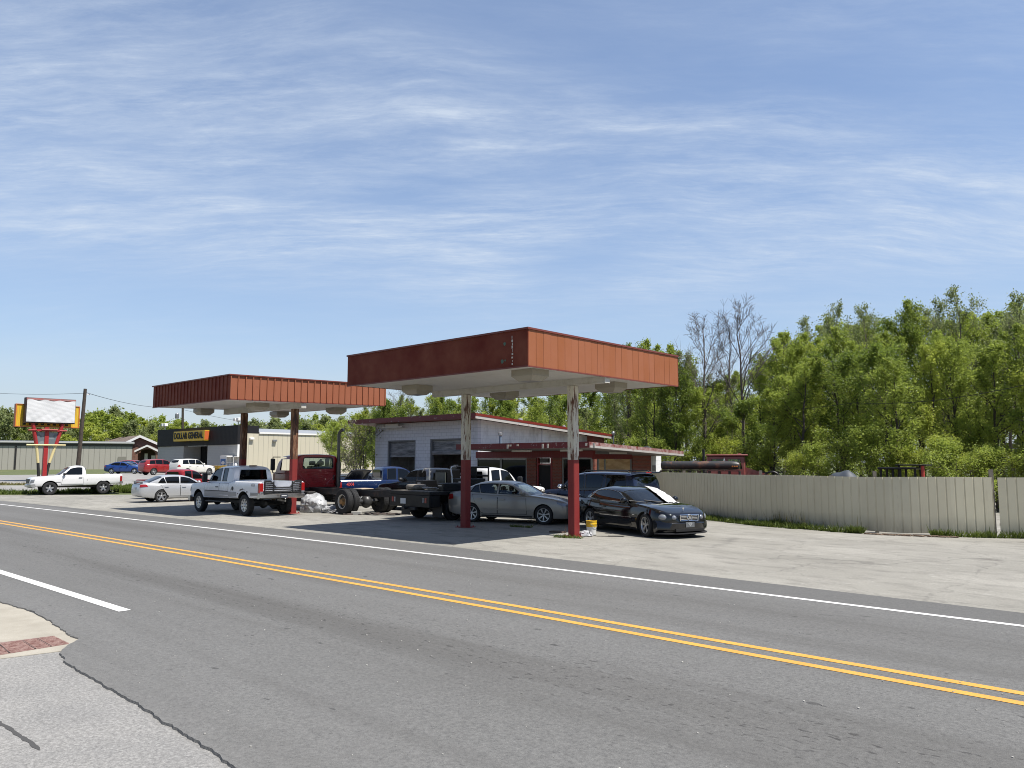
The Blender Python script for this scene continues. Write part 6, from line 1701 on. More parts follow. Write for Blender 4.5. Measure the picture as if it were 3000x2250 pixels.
q = MB(); q.prism([(cr+.5, 1.75), (cr+1.45, 1.75), (cr+1.35, 2.25), (cr+.5, 2.25)], -1.5, 1.5, 'y', 1); me = boolean(me, q.mesh('q', [p_tred, m_inner], 0))
finish(me, 30); cab_ = ob('cab', me, t)
f = MB(); f.prism([(-.775, 1.895), (-.72, 1.845), (.72, 1.845), (.775, 1.895), (.735, 2.265), (.68, 2.305), (-.68, 2.305), (-.735, 2.265)], cr+.03, cr+.036, 'x'); f.build('rear_window', m_clear, cab_)
ch_ = [(-.79, 1.90), (-.73, 1.83), (.73, 1.83), (.79, 1.90), (.75, 2.28), (.69, 2.32), (-.69, 2.32), (-.75, 2.28), (-.79, 1.90)]
f = MB(); f.path([(cr+.004, a, b) for a, b in ch_], .02, 6); f.build('window_seal', m_plast, cab_)
f = MB()
for a, b in (((-1.0, 1.62), (-.45, 1.12)), ((1.0, 1.62), (.45, 1.12)), ((-.95, 1.16), (-.62, 1.16)), ((.95, 1.16), (.62, 1.16)), ((-.85, 1.68), (.85, 1.68)), ((-.55, 1.56), (.55, 1.56)), ((-.35, 1.42), (.35, 1.42)), ((-.3, 1.33), (.3, 1.33)), ((-.25, 1.24), (.25, 1.24))):
    f.tube((cr-.0, *a), (cr-.0, *b), .022, n=6)
f.build('pressed_rib', p_tred, cab_)
f = MB(); f.rbox(cr-.02, cr+.02, -.86, -.78, 1.3, 1.52, .01); f.build('cab_vent', m_plast, cab_)
f = MB()
for (x, y) in ((cr+.75, .5), (cr+.75, -.15), (cr+.75, -.6)): f.rbox(x-.08, x+.08, y-.26, y+.26, 1.3, 1.95, .07); f.rbox(x-.06, x+.06, y-.15, y+.15, 1.97, 2.17, .05)
f.build('seats', m_seat, cab_)
f = MB(); f.rbox(cr+1.96, 1.15, -.72, .72, 1.0, 1.68, .15); f.build('bonnet', p_tred, t)
f = MB()
for sd in (-1, 1): f.path([(cr+1.4, sd*1.1, 2.35), (cr+1.5, sd*1.42, 2.35), (cr+1.5, sd*1.42, 1.65), (cr+1.4, sd*1.1, 1.6)], .02, 6); f.rbox(cr+1.45, cr+1.55, sd*1.42-.1, sd*1.42+.1, 1.75, 2.28, .04)
f.build('mirror', m_plast, t)
m_frame = M('black_frame_steel', (.014, .013, .013), .6, dirt=(.07, .035, .02), dscale=3)
f = MB()
for sd in (-1, 1): f.box(-wbR-2.35, 1.2, sd*.43-.045, sd*.43+.045, .74, .99)
for x in (-wbR-2.3, -wbR-1.2, -wbR+.9, -wbR+2.0, -2.4): f.box(x-.06, x+.06, -.385, .385, .78, .95)
f.box(cr-.1, cr+1.9, -1.0, 1.0, .62, .99); f.rbox(cr-.9, cr+.6, .62, 1.05, .40, .85, .06); f.rbox(cr-.9, cr+.6, -1.05, -.62, .40, .85, .06)
for i in range(5): f.rbox(-wbR+.75, -wbR+.95, .55, .95, .35+i*.1, .39+i*.1, .01)
f.build('chassis_frame', m_frame, t, smooth=0)
f = MB(); f.tube((-wbR, -.95, .5), (-wbR, .95, .5), .09); f.ell((-wbR, -.05, .48), (.26, .24, .27)); f.build('rear_axle', M('axle_grey', (.06, .06, .06), .4, metal=.4), t)
f = MB(); f.path([(cr-.10, -1.0, .9), (cr-.10, -1.0, 3.42)], .075, 12); f.path([(cr-.10, -1.0, 3.42), (cr-.16, -1.03, 3.55), (cr-.30, -1.10, 3.62)], .07, 12); f.tube((cr-.1, -1.0, 1.0), (cr-.1, -1.0, 2.1), .11, n=12); f.build('exhaust_stack', M('stack_dark_chrome', (.10, .095, .09), .3, metal=.8), t)
f = MB(); f.box(-wbR-.15, -wbR+.5, -.3, .3, 1.0, 1.03); f.build('loose_board', M('pale_board', (.5, .4, .3), .7), t)
hm, tm, g = wheel_meshes(.52, .27, .29, 'hub')
rimw = g.mesh('rim', M('cream_steel_rim', (.62, .60, .54), .5, dirt=(.25, .15, .06), dscale=4, dthr=(.5, .7)), 30)
hubm = MB(); hubm.lathe([(0, -.18), (.09, -.17), (.11, -.06), (.17, -.04), (.17, 0)], 16, 'y')
for i in range(8): a = 2*math.pi*i/8; hubm.tube((.145*math.cos(a), -.09, .145*math.sin(a)), (.145*math.cos(a), -.02, .145*math.sin(a)), .018, n=6)
hubm = hubm.mesh('hub', M('rusty_hub', (.30, .17, .07), .7, dirt=(.08, .04, .02), dscale=9), 30)
for ax, ys in ((-wbR, (1.04, .74)), (0.3, (1.0,))):
    for sd in (-1, 1):
        for i, y in enumerate(ys):
            w = ob('wheel', hm, t, loc=(ax, sd*y, .52), rot=(0, 0, 0 if sd < 0 else math.pi)); ob('tyre', tm, w); ob('rim', rimw, w)
            if i == 0: ob('hub', hubm, w)

# =================================================================== yard behind the fence
cx, cy = D(2128, 43); h_ = R(27)
t = thing('dump_truck', 'faded red truck cab with sloping bonnet behind the fence', 'truck', (cx, cy, 0), h_)
m_fred = paint('faded_red_paint', (.22, .045, .04), .5, .5)
c = MB(); c.rbox(-1.0, .95, -1.0, 1.0, 1.1, 2.46, .12); me = c.mesh('cab', [m_fred, m_inner], 0)
for pol, ax_ in (([(-.75, 1.75), (-.05, 1.75), (-.05, 2.28), (-.75, 2.28)], 'y'), ([(.08, 1.75), (.80, 1.75), (.70, 2.28), (.08, 2.28)], 'y')):
    q = MB(); q.prism(pol, -1.5, 1.5, ax_, 1); me = boolean(me, q.mesh('q', [m_fred, m_inner], 0))
q = MB(); q.prism([(-.85, 1.75), (.85, 1.75), (.85, 2.3), (-.85, 2.3)], -.8, 1.5, 'x', 1); me = boolean(me, q.mesh('q', [m_fred, m_inner], 0))
finish(me, 30); ob('cab', me, t)
f = MB(); f.rbox(-1.05, 1.1, -1.05, 1.05, 2.44, 2.52, .05); 
for y in (-.5, 0, .5): f.rbox(.6, .75, y-.08, y+.08, 2.52, 2.58, .02)
f.build('roof', m_fred, t)
f = MB(); f.box(-.7, .7, -.96, -.95, 1.76, 2.27); f.box(.86, .87, -.84, .84, 1.76, 2.29); f.build('pane', m_clear, t)
f = MB(); f.prism([(.96, 1.1), (.96, 1.85), (2.2, 1.45), (2.35, 1.3), (2.35, 1.0)], -.8, .8, 'y'); f.build('bonnet', m_fred, t)
f = MB(); f.path([(-.1, -1.05, 1.7), (-.1, -1.25, 1.75), (-.1, -1.25, 2.3), (-.1, -1.02, 2.32)], .025, 6); f.rbox(-.15, -.05, -1.35, -1.15, 1.85, 2.25, .03); f.build('mirror', m_alloy, t)
f = MB(); f.box(-4.5, 2.2, -.5, .5, .7, 1.0); f.build('chassis_frame', m_frame, t)
for ax in (1.5, -3.5):
    for sd in (-1, 1): w = ob('wheel', hm, t, loc=(ax, sd*.95, .52), rot=(0, 0, 0 if sd < 0 else math.pi)); ob('tyre', tm, w); ob('rim', rimw, w)
# long black tank on a rack
xa, ya = D(1936, 37.5); xb, yb_ = D(2166, 37.0)
A = Vector((xa, ya, 0)); B = Vector((xb, yb_, 0)); L = (B-A).length; an = math.atan2((B-A).y, (B-A).x)
t = thing('tank_trailer', 'long black rusty pipe shaped tank with three amber lights behind the fence', 'tank', A, an)
f = MB(); zc = 1.965; f.lathe([(0, 0), (.14, .02), (.20, .12), (.205, .3), (.2, L*.5), (.205, L-.35), (.185, L-.12), (.12, L), (0, L+.02)], 20, 'x', 0, (0, 0, zc)); f.build('tank', M('sooty_tank', (.03, .03, .03), .45, dirt=(.22, .10, .05), dscale=1.3, dthr=(.56, .72)), t)
f = MB(); f.box(0, L, -.25, -.2, 1.70, 1.735); f.box(0, L, .2, .25, 1.70, 1.735)
for i in range(9): x = L*i/8; f.box(x-.03, x+.03, -.25, .25, .62, 1.70)
for z in (.75, 1.0, 1.25, 1.5): f.box(0, L, -.26, -.23, z-.02, z+.02)
for i in range(30): x = L*i/29*.6; f.box(x-.01, x+.01, -.265, -.25, .7, 1.7)
f.box(-.1, L+.1, -.5, .5, .50, .62); f.build('rack', m_frame, t, smooth=0)
for ax in (L*.35, L*.7):
    for sd in (-1, 1): w = ob('wheel', hm, t, loc=(ax, sd*.55, .52)); w.scale = (.8, .8, .8); w.location.z = .42; ob('tyre', tm, w)
f = MB()
for i in range(3): f.rbox(L-.32+i*.10, L-.26+i*.10, -.225, -.195, 1.90, 1.95, .01)
f.build('amber_light', m_amber, t)
cx, cy = D(2092, 35); k = sp_sedan(H=1.50, rim='star6')
sedan('parked_car', 'red car behind the fence with only its roof showing', 'car', (cx+1.6, cy+.9), R(25), paint('roof_red_paint', (.27, .02, .02), .3, .3), k)
cx, cy = D(2335, 40)
sedan('parked_car', 'dark car behind the fence right of the red bonnet', 'car', (cx+1.5, cy+.4), R(20), p_far, sp_sedan(H=1.42))
cx, cy = D(2256, 39)
t = thing('wheel_loader', 'black machine with a round wheel guard above the fence top', 'machine', (cx, cy, 0), R(20))
f = MB(); f.rbox(-1.3, 1.0, -.6, .6, .4, 1.15, .1); f.build('body', m_bed, t)
f = MB()
for i in range(20):
    a, b = math.pi*i/20, math.pi*(i+1)/20; f.tube((.1+.35*math.cos(a), -.5, 1.35+.32*math.sin(a)), (.1+.35*math.cos(b), -.5, 1.35+.32*math.sin(b)), .05, n=6)
f.box(-.5, .7, -.55, -.45, 1.1, 1.36); f.box(-.45, .6, -.5, -.42, 1.62, 1.68); f.build('guard', m_bed, t)
for ax in (-.9, .7):
    for sd in (-1, 1): w = ob('wheel', hm, t, loc=(ax, sd*.7, .52)); ob('tyre', tm, w)
cx, cy = D(2472, 37)
f = MB(); rn = random.Random(9)
f.ell((0, 0, .75), (.85, .6, 1.0), 26, 14); f.v = [(x*(1+.06*math.sin(7*z+5*x)), y, max(z, 0)+.05*math.sin(9*x+3*y)*(z > .1)) for x, y, z in f.v]
o = f.build('tarp_heap', M('slate_tarp', (.05, .06, .075), .6), None, loc=(cx, cy, 0), smooth=30); tag(o, 'slate grey tarpaulin heap rising above the fence', 'tarp')
cx, cy = D(2640, 33)
t = thing('tractor', 'black framed tractor cab with a red bar above the fence', 'tractor', (cx, cy, 0), R(5))
f = MB()
for x in (-.62, -.2, .05, .55):
    for sd in (-1, 1): f.tube((x*1.05, sd*.55, .9), (x, sd*.5, 1.86), .045, n=6)
f.rbox(-.72, .62, -.62, .62, 1.85, 1.93, .03); f.build('cab_frame', m_bed, t)
f = MB(); f.rbox(-.1, .95, -.6, .6, 1.99, 2.04, .02); f.tube((.7, -.4, 1.93), (.7, -.4, 2.0), .03); f.tube((0, -.4, 1.93), (0, -.4, 2.0), .03); f.build('sun_canopy', m_bed, t)
f = MB(); f.tube((.80, -.45, .9), (.80, -.45, 1.99), .06); f.build('red_bar', M('bar_red', (.4, .04, .03), .5), t)
f = MB(); f.rbox(.6, 2.0, -.35, .35, .6, 1.2, .1); f.rbox(-.8, .7, -.5, .5, .5, .95, .08); f.build('body', p_tred, t)
for ax, sc_ in ((-.3, 1.25), (1.6, .75)):
    for sd in (-1, 1): w = ob('wheel', hm, t, loc=(ax, sd*.75, .52*sc_)); w.scale = (sc_,)*3; ob('tyre', tm, w)

# =================================================================== small things on the forecourt
x, y = G(1733, 1566)
t = thing('bucket', 'yellow bucket stacked in a green and white one beside the right post', 'bucket', (x, y, 0))
f = MB(); f.lathe([(0, .005), (.13, .005), (.148, .22), (.15, .24), (.15, .25)], 22, 'z', 0); f.lathe([(.1335, .07), (.1405, .15)], 22, 'z', 1); f.build('green_bucket', [m_plate, M('label_green', (.02, .16, .09), .4)], t)
f = MB(); f.lathe([(.14, .20), (.15, .23), (.152, .30), (.162, .30), (.162, .325), (.155, .33), (.156, .38), (.165, .385), (.165, .41), (.150, .41), (.14, .22), (0, .22)], 22, 'z', 0); f.build('yellow_bucket', M('bucket_yellow', (.68, .42, .02), .4, dirt=(.2, .14, .06), dscale=9), t)
f = MB(); f.path([(.165*math.cos(R(a)), .165*math.sin(R(a))-.0, .36-.16*math.sin(R(a+90))**2*(1)) for a in range(-60, 121, 20)], .006, 5); f.build('bail_handle', m_alloyd, t)
def crumple(name, label, cat, loc, size, mat, seed, amp=.35, sub=4):
    bm = bmesh.new(); bmesh.ops.create_icosphere(bm, subdivisions=sub, radius=1.)
    from mathutils import noise as mn
    for v in bm.verts:
        p = v.co.copy(); q = mn.noise(p*1.7+Vector((seed, 0, 0)))*amp+abs(mn.noise(p*4.3+Vector((0, seed, 0))))*amp*.6+mn.noise(p*9+Vector((0, 0, seed)))*amp*.18
        v.co = p*(1+q); v.co = Vector((v.co.x*size[0], v.co.y*size[1], max(v.co.z, -.55)*size[2]+.55*size[2]))
    me = bpy.data.meshes.new(name); bm.to_mesh(me); bm.free(); me.materials.append(mat); finish(me, 25)
    o = ob(name, me, None, loc=loc); tag(o, label, cat); return o
m_bag = M('silver_plastic', (.42, .43, .44), .28, spec=.6, dirt=(.20, .20, .20), dscale=2.6, dthr=(.45, .62))
x, y = G(918, 1500); crumple('wrapped_bundle', 'silver plastic wrapped lump lying between the white pickup and red truck', 'bundle', (x, y, 0), (.62, .5, .48), m_bag, 3.3, .24)
x, y = G(968, 1502); crumple('plastic_sheeting', 'crumpled silver plastic trailing right of the wrapped lump', 'plastic sheet', (x, y, 0), (.42, .32, .17), m_bag, 8.1, .5)
x, y = G(1716, 1571); crumple('plastic_bag', 'small grey plastic bag left of the yellow bucket', 'bag', (x, y, 0), (.17, .15, .10), M('grey_bag', (.42, .42, .43), .35), 5.2, .5, 3)
x, y = G(1045, 1508); f = MB(); f.rbox(-.2, .2, -.1, .1, 0, .14, .01); o = f.build('concrete_block', M('block_grey', (.36, .35, .32), .9), None, loc=(x, y, 0), rot=(0, 0, .6)); tag(o, 'grey concrete block on the ground below the dual wheels', 'block')
rn = random.Random(12); x, y = G(1130, 1507); f = MB()
for i in range(90):
    a, b = rn.gauss(0, .75), rn.gauss(0, .22); L = rn.uniform(.05, .4); q = rn.uniform(-.5, .5)
    f.rbox(a-L/2, a+L/2, b-.03, b+.03, 0, rn.uniform(.01, .06), .01)
    f.v[-32:] = [(a+(p-a)*math.cos(q)-(r2-b)*math.sin(q), b+(p-a)*math.sin(q)+(r2-b)*math.cos(q), z) for p, r2, z in f.v[-32:]]
o = f.build('scrap_pile', M('scrap_brown', (.09, .07, .06), .8, var=.5, vscale=7), None, loc=(x, y, .001), rot=(0, 0, R(40))); tag(o, 'flat litter of dark scrap pieces behind the dual wheels', 'scrap', kind='stuff')
x, y = G(1760, 1573); f = MB(); f.path([(-.35, .1, .16), (-.3, .02, .06), (-.1, -.02, .02), (.3, .02, .015), (.62, .05, .015), (.66, .16, .02), (.5, .14, .02), (.2, .1, .02)], .009, 5)
o = f.build('bent_wire', m_wire, None, loc=(x, y, .004), rot=(0, 0, R(30))); tag(o, 'bent black wire lying right of the yellow bucket', 'wire')
x, y = G(1632, 1560); f = MB(); f.rbox(-.2, .25, -.14, .14, 0, .05, .01); f.tube((.3, 0, 0), (.3, 0, .2), .012); o = f.build('base_plate', M('rusty_plate', (.10, .07, .055), .8), None, loc=(x, y, 0), rot=(0, 0, R(10))); tag(o, 'rusty steel plate with an upright pin left of the right post', 'steel plate')
# =================================================================== trees and grass
def leaf_mat(name, a, b, trans=.5):
    if name in MATS: return MATS[name]
    m = bpy.data.materials.new(name); m.use_nodes = True; t = NT(m.node_tree); m.node_tree.nodes.clear()
    out = t.new('ShaderNodeOutputMaterial'); geo = t.new('ShaderNodeNewGeometry'); oi = t.new('ShaderNodeObjectInfo')
    tc = t.new('ShaderNodeTexCoord')
    f = t.math('ADD', t.math('MULTIPLY', geo.outputs['Random Per Island'], .55), t.math('ADD', t.math('MULTIPLY', t.noise(tc.outputs['Object'], .55, 2), .55), t.math('MULTIPLY', oi.outputs['Random'], .35)))
    c = t.mix(t.ramp(f, [(.35, 0), (1.0, 1)]), (*a, 1), (*b, 1))
    d = t.new('ShaderNodeBsdfPrincipled', in_0=c); d.inputs['Roughness'].default_value = .45; d.inputs['Specular IOR Level'].default_value = .35
    tr = t.new('ShaderNodeBsdfTranslucent', in_0=t.mix(.5, c, (*[k*1.3 for k in b], 1)))
    mx = t.new('ShaderNodeMixShader', in_0=trans, in_1=d.outputs[0], in_2=tr.outputs[0]); t.put(out.inputs[0], mx.outputs[0])
    MATS[name] = m; return m
m_l1 = leaf_mat('spring_leaf', (.12, .165, .024), (.38, .45, .085))
m_l2 = leaf_mat('bright_leaf', (.16, .20, .024), (.45, .50, .09))
m_l3 = leaf_mat('deep_leaf', (.065, .105, .018), (.23, .30, .05))
m_l4 = leaf_mat('pale_leaf', (.13, .15, .06), (.34, .34, .15))
m_l5 = leaf_mat('grey_green_leaf', (.13, .16, .055), (.29, .33, .13))
m_bark = M('bark', (.055, .045, .036), .9, var=.4, vscale=5)
m_bark2 = M('grey_bark', (.13, .11, .095), .9, var=.35, vscale=5)

def skeleton(rng, H, spread, first=.22, n1=16, up=.55, twigs=6, lean=.06, depth=2, r0=None):
    segs = []; tips = []
    r0 = r0 or H*.011
    P = [Vector((0, 0, -.2))]; k = 9; dx, dy = rng.uniform(-lean, lean), rng.uniform(-lean, lean)
    for i in range(1, k+1):
        h = H*.93*i/k; P.append(Vector((dx*h+rng.uniform(-.10, .10)*H*.06, dy*h+rng.uniform(-.1, .1)*H*.06, h)))
    for i in range(k): segs.append((P[i], P[i+1], r0*(1-.85*i/k), r0*(1-.85*(i+1)/k)))
    def along(t):
        q = t*k; i = min(int(q), k-1); return P[i]+(P[i+1]-P[i])*(q-i)
    for b in range(n1):
        t = first+(1-first)*(b+rng.random())/n1; p = along(min(t, .98)); a = rng.random()*2*math.pi+b*2.4
        ln = spread*(.35+.9*math.sin(math.pi*min(max((t-first)/(1-first)*.82+.16, 0), 1)))*rng.uniform(.65, 1.15)
        d = Vector((math.cos(a), math.sin(a), up+rng.uniform(-.2, .5)+.5*t)); d.normalize(); r = r0*(1-.85*t)*.55; q = p
        n = 4
        for i in range(n):
            d2 = (d+Vector((rng.uniform(-.25, .25), rng.uniform(-.25, .25), rng.uniform(-.1, .28)))).normalized(); q2 = q+d2*(ln/n)
            segs.append((q, q2, r*(1-i/n*.8), r*(1-(i+1)/n*.8))); d = d2
            if i >= 1:
                for w in range(twigs//2 if i < 3 else twigs):
                    u = rng.random(); s_ = q+(q2-q)*u; dd = (d+Vector((rng.gauss(0, .7), rng.gauss(0, .7), rng.gauss(.2, .5)))).normalized(); l2 = ln*rng.uniform(.12, .34)
                    e = s_+dd*l2; segs.append((s_, e, r*.28, r*.10)); tips.append((s_+(e-s_)*.6, l2*.5)); tips.append((e, l2*.45))
                    if depth > 2:
                        for z in range(3):
                            u2 = rng.uniform(.3, 1); s2 = s_+(e-s_)*u2; e2 = s2+(dd+Vector((rng.gauss(0, .6), rng.gauss(0, .6), rng.gauss(.2, .4)))).normalized()*l2*.55; segs.append((s2, e2, r*.12, r*.05))
            q = q2
        tips.append((q, ln*.12))
    tips.append((P[-1], spread*.15))
    return segs, tips

def leaves_mesh(name, rng, tips, n, size, mat, up=.4):
    R_ = np.random.RandomState(rng.randint(0, 10**6)); idx = R_.randint(0, len(tips), n)
    c = np.array([list(t[0]) for t in tips])[idx]; s = np.array([t[1] for t in tips])[idx]
    c = c+R_.normal(size=(n, 3))*(s*.42+.06)[:, None]
    nrm = R_.normal(size=(n, 3)); nrm[:, 2] += up; nrm /= np.linalg.norm(nrm, axis=1)[:, None]
    a = np.cross(nrm, R_.normal(size=(n, 3))); a /= np.linalg.norm(a, axis=1)[:, None]; b = np.cross(nrm, a)
    L = size*R_.uniform(.6, 1.35, n)[:, None]; Wd = L*R_.uniform(.5, .75, n)[:, None]
    v = np.empty((n*4, 3)); v[0::4] = c-a*L; v[1::4] = c+b*Wd-nrm*L*.25; v[2::4] = c+a*L; v[3::4] = c-b*Wd-nrm*L*.25
    me = bpy.data.meshes.new(name); f = np.arange(n*4).reshape(n, 4)
    me.from_pydata(v.tolist(), [], f.tolist()); me.materials.append(mat); me.update(); return me

PROTO = []
def proto(kind, seed, H, spread, n, size, lm, bark=m_bark, first=.2, n1=18, up=.5, twigs=6, depth=2, r0=None):
    rng = random.Random(seed); segs, tips = skeleton(rng, H, spread, first, n1, up, twigs, depth=depth, r0=r0)
    f = MB()
    for a, b, r, q in segs: f.tube(a, b, max(r, .008), max(q, .005), 5 if r > .05 else 3, False)
    tm = f.mesh('trunk', bark, 60, fix=False)
    cm = leaves_mesh('crown', rng, [t for t in tips if t[0].z > .3], n, size, lm) if n else None
    return dict(trunk=tm, crown=cm, H=H)
def plant(pr, name, label, cat, loc, H, rz, group, sx=1., z=None):
    k = H/pr['H']
    t = thing(name, label, cat, (loc[0], loc[1], (gz(*loc) if z is None else z)-.05), rz, group); t.scale = (k*sx, k*sx, k)
    ob('trunk', pr['trunk'], t)
    if pr['crown']: ob('crown', pr['crown'], t)
    return t
PT = [proto('a', 1, 12, 2.5, 9800, .078, m_l1, first=.2, n1=22, twigs=8), proto('b', 2, 11, 2.2, 9400, .078, m_l2, first=.16, n1=24, twigs=8),
      proto('c', 3, 12, 2.2, 7600, .076, m_l1, first=.25, up=.9, n1=22, twigs=8), proto('d', 4, 10, 2.5, 9600, .08, m_l3, first=.14, n1=22, twigs=8),
      proto('e', 5, 13, 2.3, 3900, .068, m_l5, bark=m_bark2, first=.34, up=1.0, n1=20, twigs=8), proto('f', 6, 12, 2.1, 6600, .076, m_l2, first=.28, up=.8, n1=20, twigs=8),
      proto('g', 7, 12, 2.7, 7000, .076, m_l3, first=.3, up=.7, n1=18, twigs=9), proto('h', 8, 12, 2.0, 4600, .070, m_l5, first=.2, up=1.1, n1=22, twigs=8)]
LAB = ['rounded spring green tree of the woods behind the fence', 'yellow green leafy tree of the woods behind the fence', 'upright spring green tree of the woods behind the fence',
       'deep green low branching tree of the woods behind the fence', 'thin crowned grey green tall tree of the woods', 'slender yellow green tree of the woods behind the fence',
       'wide dark green tree of the woods behind the fence', 'narrow sparse grey green tree of the woods behind the fence']
PS = [proto('s', 11, 3.6, 1.7, 6200, .047, m_l2, first=.06, n1=16, up=.7), proto('s2', 12, 3.4, 1.6, 6000, .047, m_l1, first=.06, n1=16, up=.6)]
SLAB = ['yellow green undergrowth bush at the foot of the woods', 'mid green undergrowth bush at the foot of the woods']
sil = lin([(950, 1200), (1050, 1185), (1110, 1160), (1180, 1150), (1300, 1150), (1500, 1150), (1700, 1120), (1790, 1060), (1830, 1010), (1900, 995), (1960, 990), (2020, 1030), (2090, 1060), (2200, 1050), (2270, 1010), (2310, 945), (2400, 905), (2460, 890), (2520, 930), (2570, 900), (2640, 925), (2700, 865), (2760, 865), (2800, 905), (2850, 828), (2890, 850), (2940, 890), (3000, 850), (3120, 840)])
def top_h(px, d, lower=0): return zat(px, sil(px)+lower, d)*.96
rng = random.Random(21)
GR = 'trees of the woods behind the fence'
for row, (dd, step, low) in enumerate(((44, 84, 70), (50, 80, 22), (58, 80, 0), (70, 96, 10))):
    px = 980+row*37
    while px < 3180:
        p = px+rng.uniform(-26, 26); far_ = max(0, (1830-p)/830)
        d = dd+rng.uniform(-2.5, 2.5)+(17+19*min(1, far_*2.2)*.4 if p < 1845 else 0)+(5 if 1790 < p < 2090 and row == 0 else 0)-(3 if p > 2500 else 0)
        h = top_h(p, d, low*(.2 if p < 1700 else 1)+rng.uniform(-4, 38))
        i = rng.choice([0, 1, 2, 3, 5, 6, 7, 0, 1, 2, 6] if row < 2 else [0, 2, 6, 4, 5, 7, 4])
        if h > 2.5: plant(PT[i], 'leafy_tree', LAB[i], 'tree', D(p, d), h, rng.random()*6.28, GR, rng.uniform(.85, 1.15)*(1.15 if h < 8 else .92))
        px += step
for (p, y, d, i) in ((2460, 868, 50, 4), (2560, 872, 52, 4), (2700, 855, 50, 2), (2850, 818, 48, 4), (3000, 842, 47, 4), (2330, 940, 50, 0), (2770, 862, 51, 4), (1985, 985, 50, 0), (1905, 978, 56, 2), (1840, 1000, 62, 6)):
    plant(PT[i], 'leafy_tree', LAB[i], 'tree', D(p, d), zat(p, y, d)*.97, rng.random()*6.28, GR, .8)
px = 1870
while px < 3150:
    d = 41+rng.uniform(-1.5, 2.5)-(2 if px > 2600 else 0)+(7 if px < 2290 else 0); i = rng.randint(0, 1)
    plant(PS[i], 'bush', SLAB[i], 'bush', D(px+rng.uniform(-20, 20), d), rng.uniform(2.0, 3.2), rng.random()*6.28, 'undergrowth bushes at the foot of the woods', rng.uniform(.9, 1.3)); px += 66
rng = random.Random(77); px = 1010
while px < 3180:
    d = (84 if px < 1800 else 66)+rng.uniform(-3, 3); i = rng.randint(0, 1)
    plant(PS[i], 'bush', SLAB[i], 'bush', D(px+rng.uniform(-20, 20), d), rng.uniform(4.5, 6.5), rng.random()*6.28, 'undergrowth bushes at the foot of the woods', rng.uniform(1.1, 1.5)); px += 62
# leafless trees
PB = [proto('bare', 31, 13, 3.4, 0, .1, None, bark=m_bark2, first=.3, n1=22, up=1.1, twigs=10, depth=3, r0=.17), proto('bare2', 32, 13, 2.6, 0, .1, None, bark=m_bark2, first=.35, n1=20, up=1.3, twigs=9, depth=3, r0=.15)]
for (p, y, d, i, l) in ((2062, 905, 47, 0, 'wide leafless tree left of the taller one against the sky'), (2185, 868, 48, 1, 'tallest leafless tree standing over the woods'), (2120, 915, 50, 1, 'leafless tree between the wide one and the tallest one'),
                        (2290, 985, 56, 0, 'greyish leafless tree half hidden by leafy crowns')):
    plant(PB[i], 'bare_tree', l, 'tree', D(p, d), zat(p, y, d)*.97, rng.random()*6, 'leafless trees in the woods')
plant(PB[0], 'bare_tree', 'leafless tree showing above the workshop roof left end', 'tree', D(1185, 74), zat(1185, 1150, 74), 1., 'leafless trees in the woods')
plant(PT[3], 'leafy_tree', 'dark green tree touching the far canopy end behind the workshop', 'tree', D(1114, 57), zat(1114, 1165, 57)*.95, 2., None, .62)
pf = proto('thin', 41, 4.2, 2.1, 1300, .06, m_l4, bark=m_bark2, first=.10, n1=18, up=.9, twigs=7, depth=3, r0=.06)
plant(pf, 'young_tree', 'pale sparsely leaved small tree against the cream store wall', 'tree', D(1045, 49), 3.7, .7, None, 1.1)
# far trees on the left
PF = [proto('fa', 51, 14, 4.6, 3600, .30, m_l1, first=.12, n1=20), proto('fb', 52, 13, 4.8, 3600, .30, m_l5, first=.12, n1=20), proto('fc', 53, 14, 4.4, 3600, .30, m_l2, first=.15, n1=18), proto('fd', 54, 14, 4.2, 1500, .28, m_l5, bark=m_bark2, first=.25, n1=20, up=.9)]
FL = ['rounded green tree in the far tree line on the left', 'grey green tree in the far tree line on the left', 'light green tree in the far tree line on the left', 'thin hazy tree in the far tree line on the left']
fs_ = lin([(-80, 1190), (0, 1195), (40, 1200), (90, 1215), (180, 1240), (230, 1238), (262, 1205), (300, 1186), (340, 1198), (380, 1210), (420, 1222), (470, 1222), (510, 1212), (560, 1235), (640, 1250), (740, 1232), (830, 1222), (900, 1225), (960, 1220), (1060, 1222), (1120, 1215)])
rng = random.Random(5)
for row, (dd, step) in enumerate(((195, 46), (225, 52), (262, 66))):
    px = -110+row*23
    while px < 1130:
        p = px+rng.uniform(-12, 12); d = dd+rng.uniform(-8, 8); i = rng.choice([0, 1, 2, 1, 0]) if row < 2 else rng.choice([1, 3, 0])
        h = (zat(p, fs_(p)+(22 if row == 0 else 0)+rng.uniform(-3, 16), d)-.7)*.97
        plant(PF[i], 'distant_tree', FL[i], 'tree', D(p, d), h, rng.random()*6.28, 'far tree line on the left', rng.uniform(.9, 1.2)); px += step

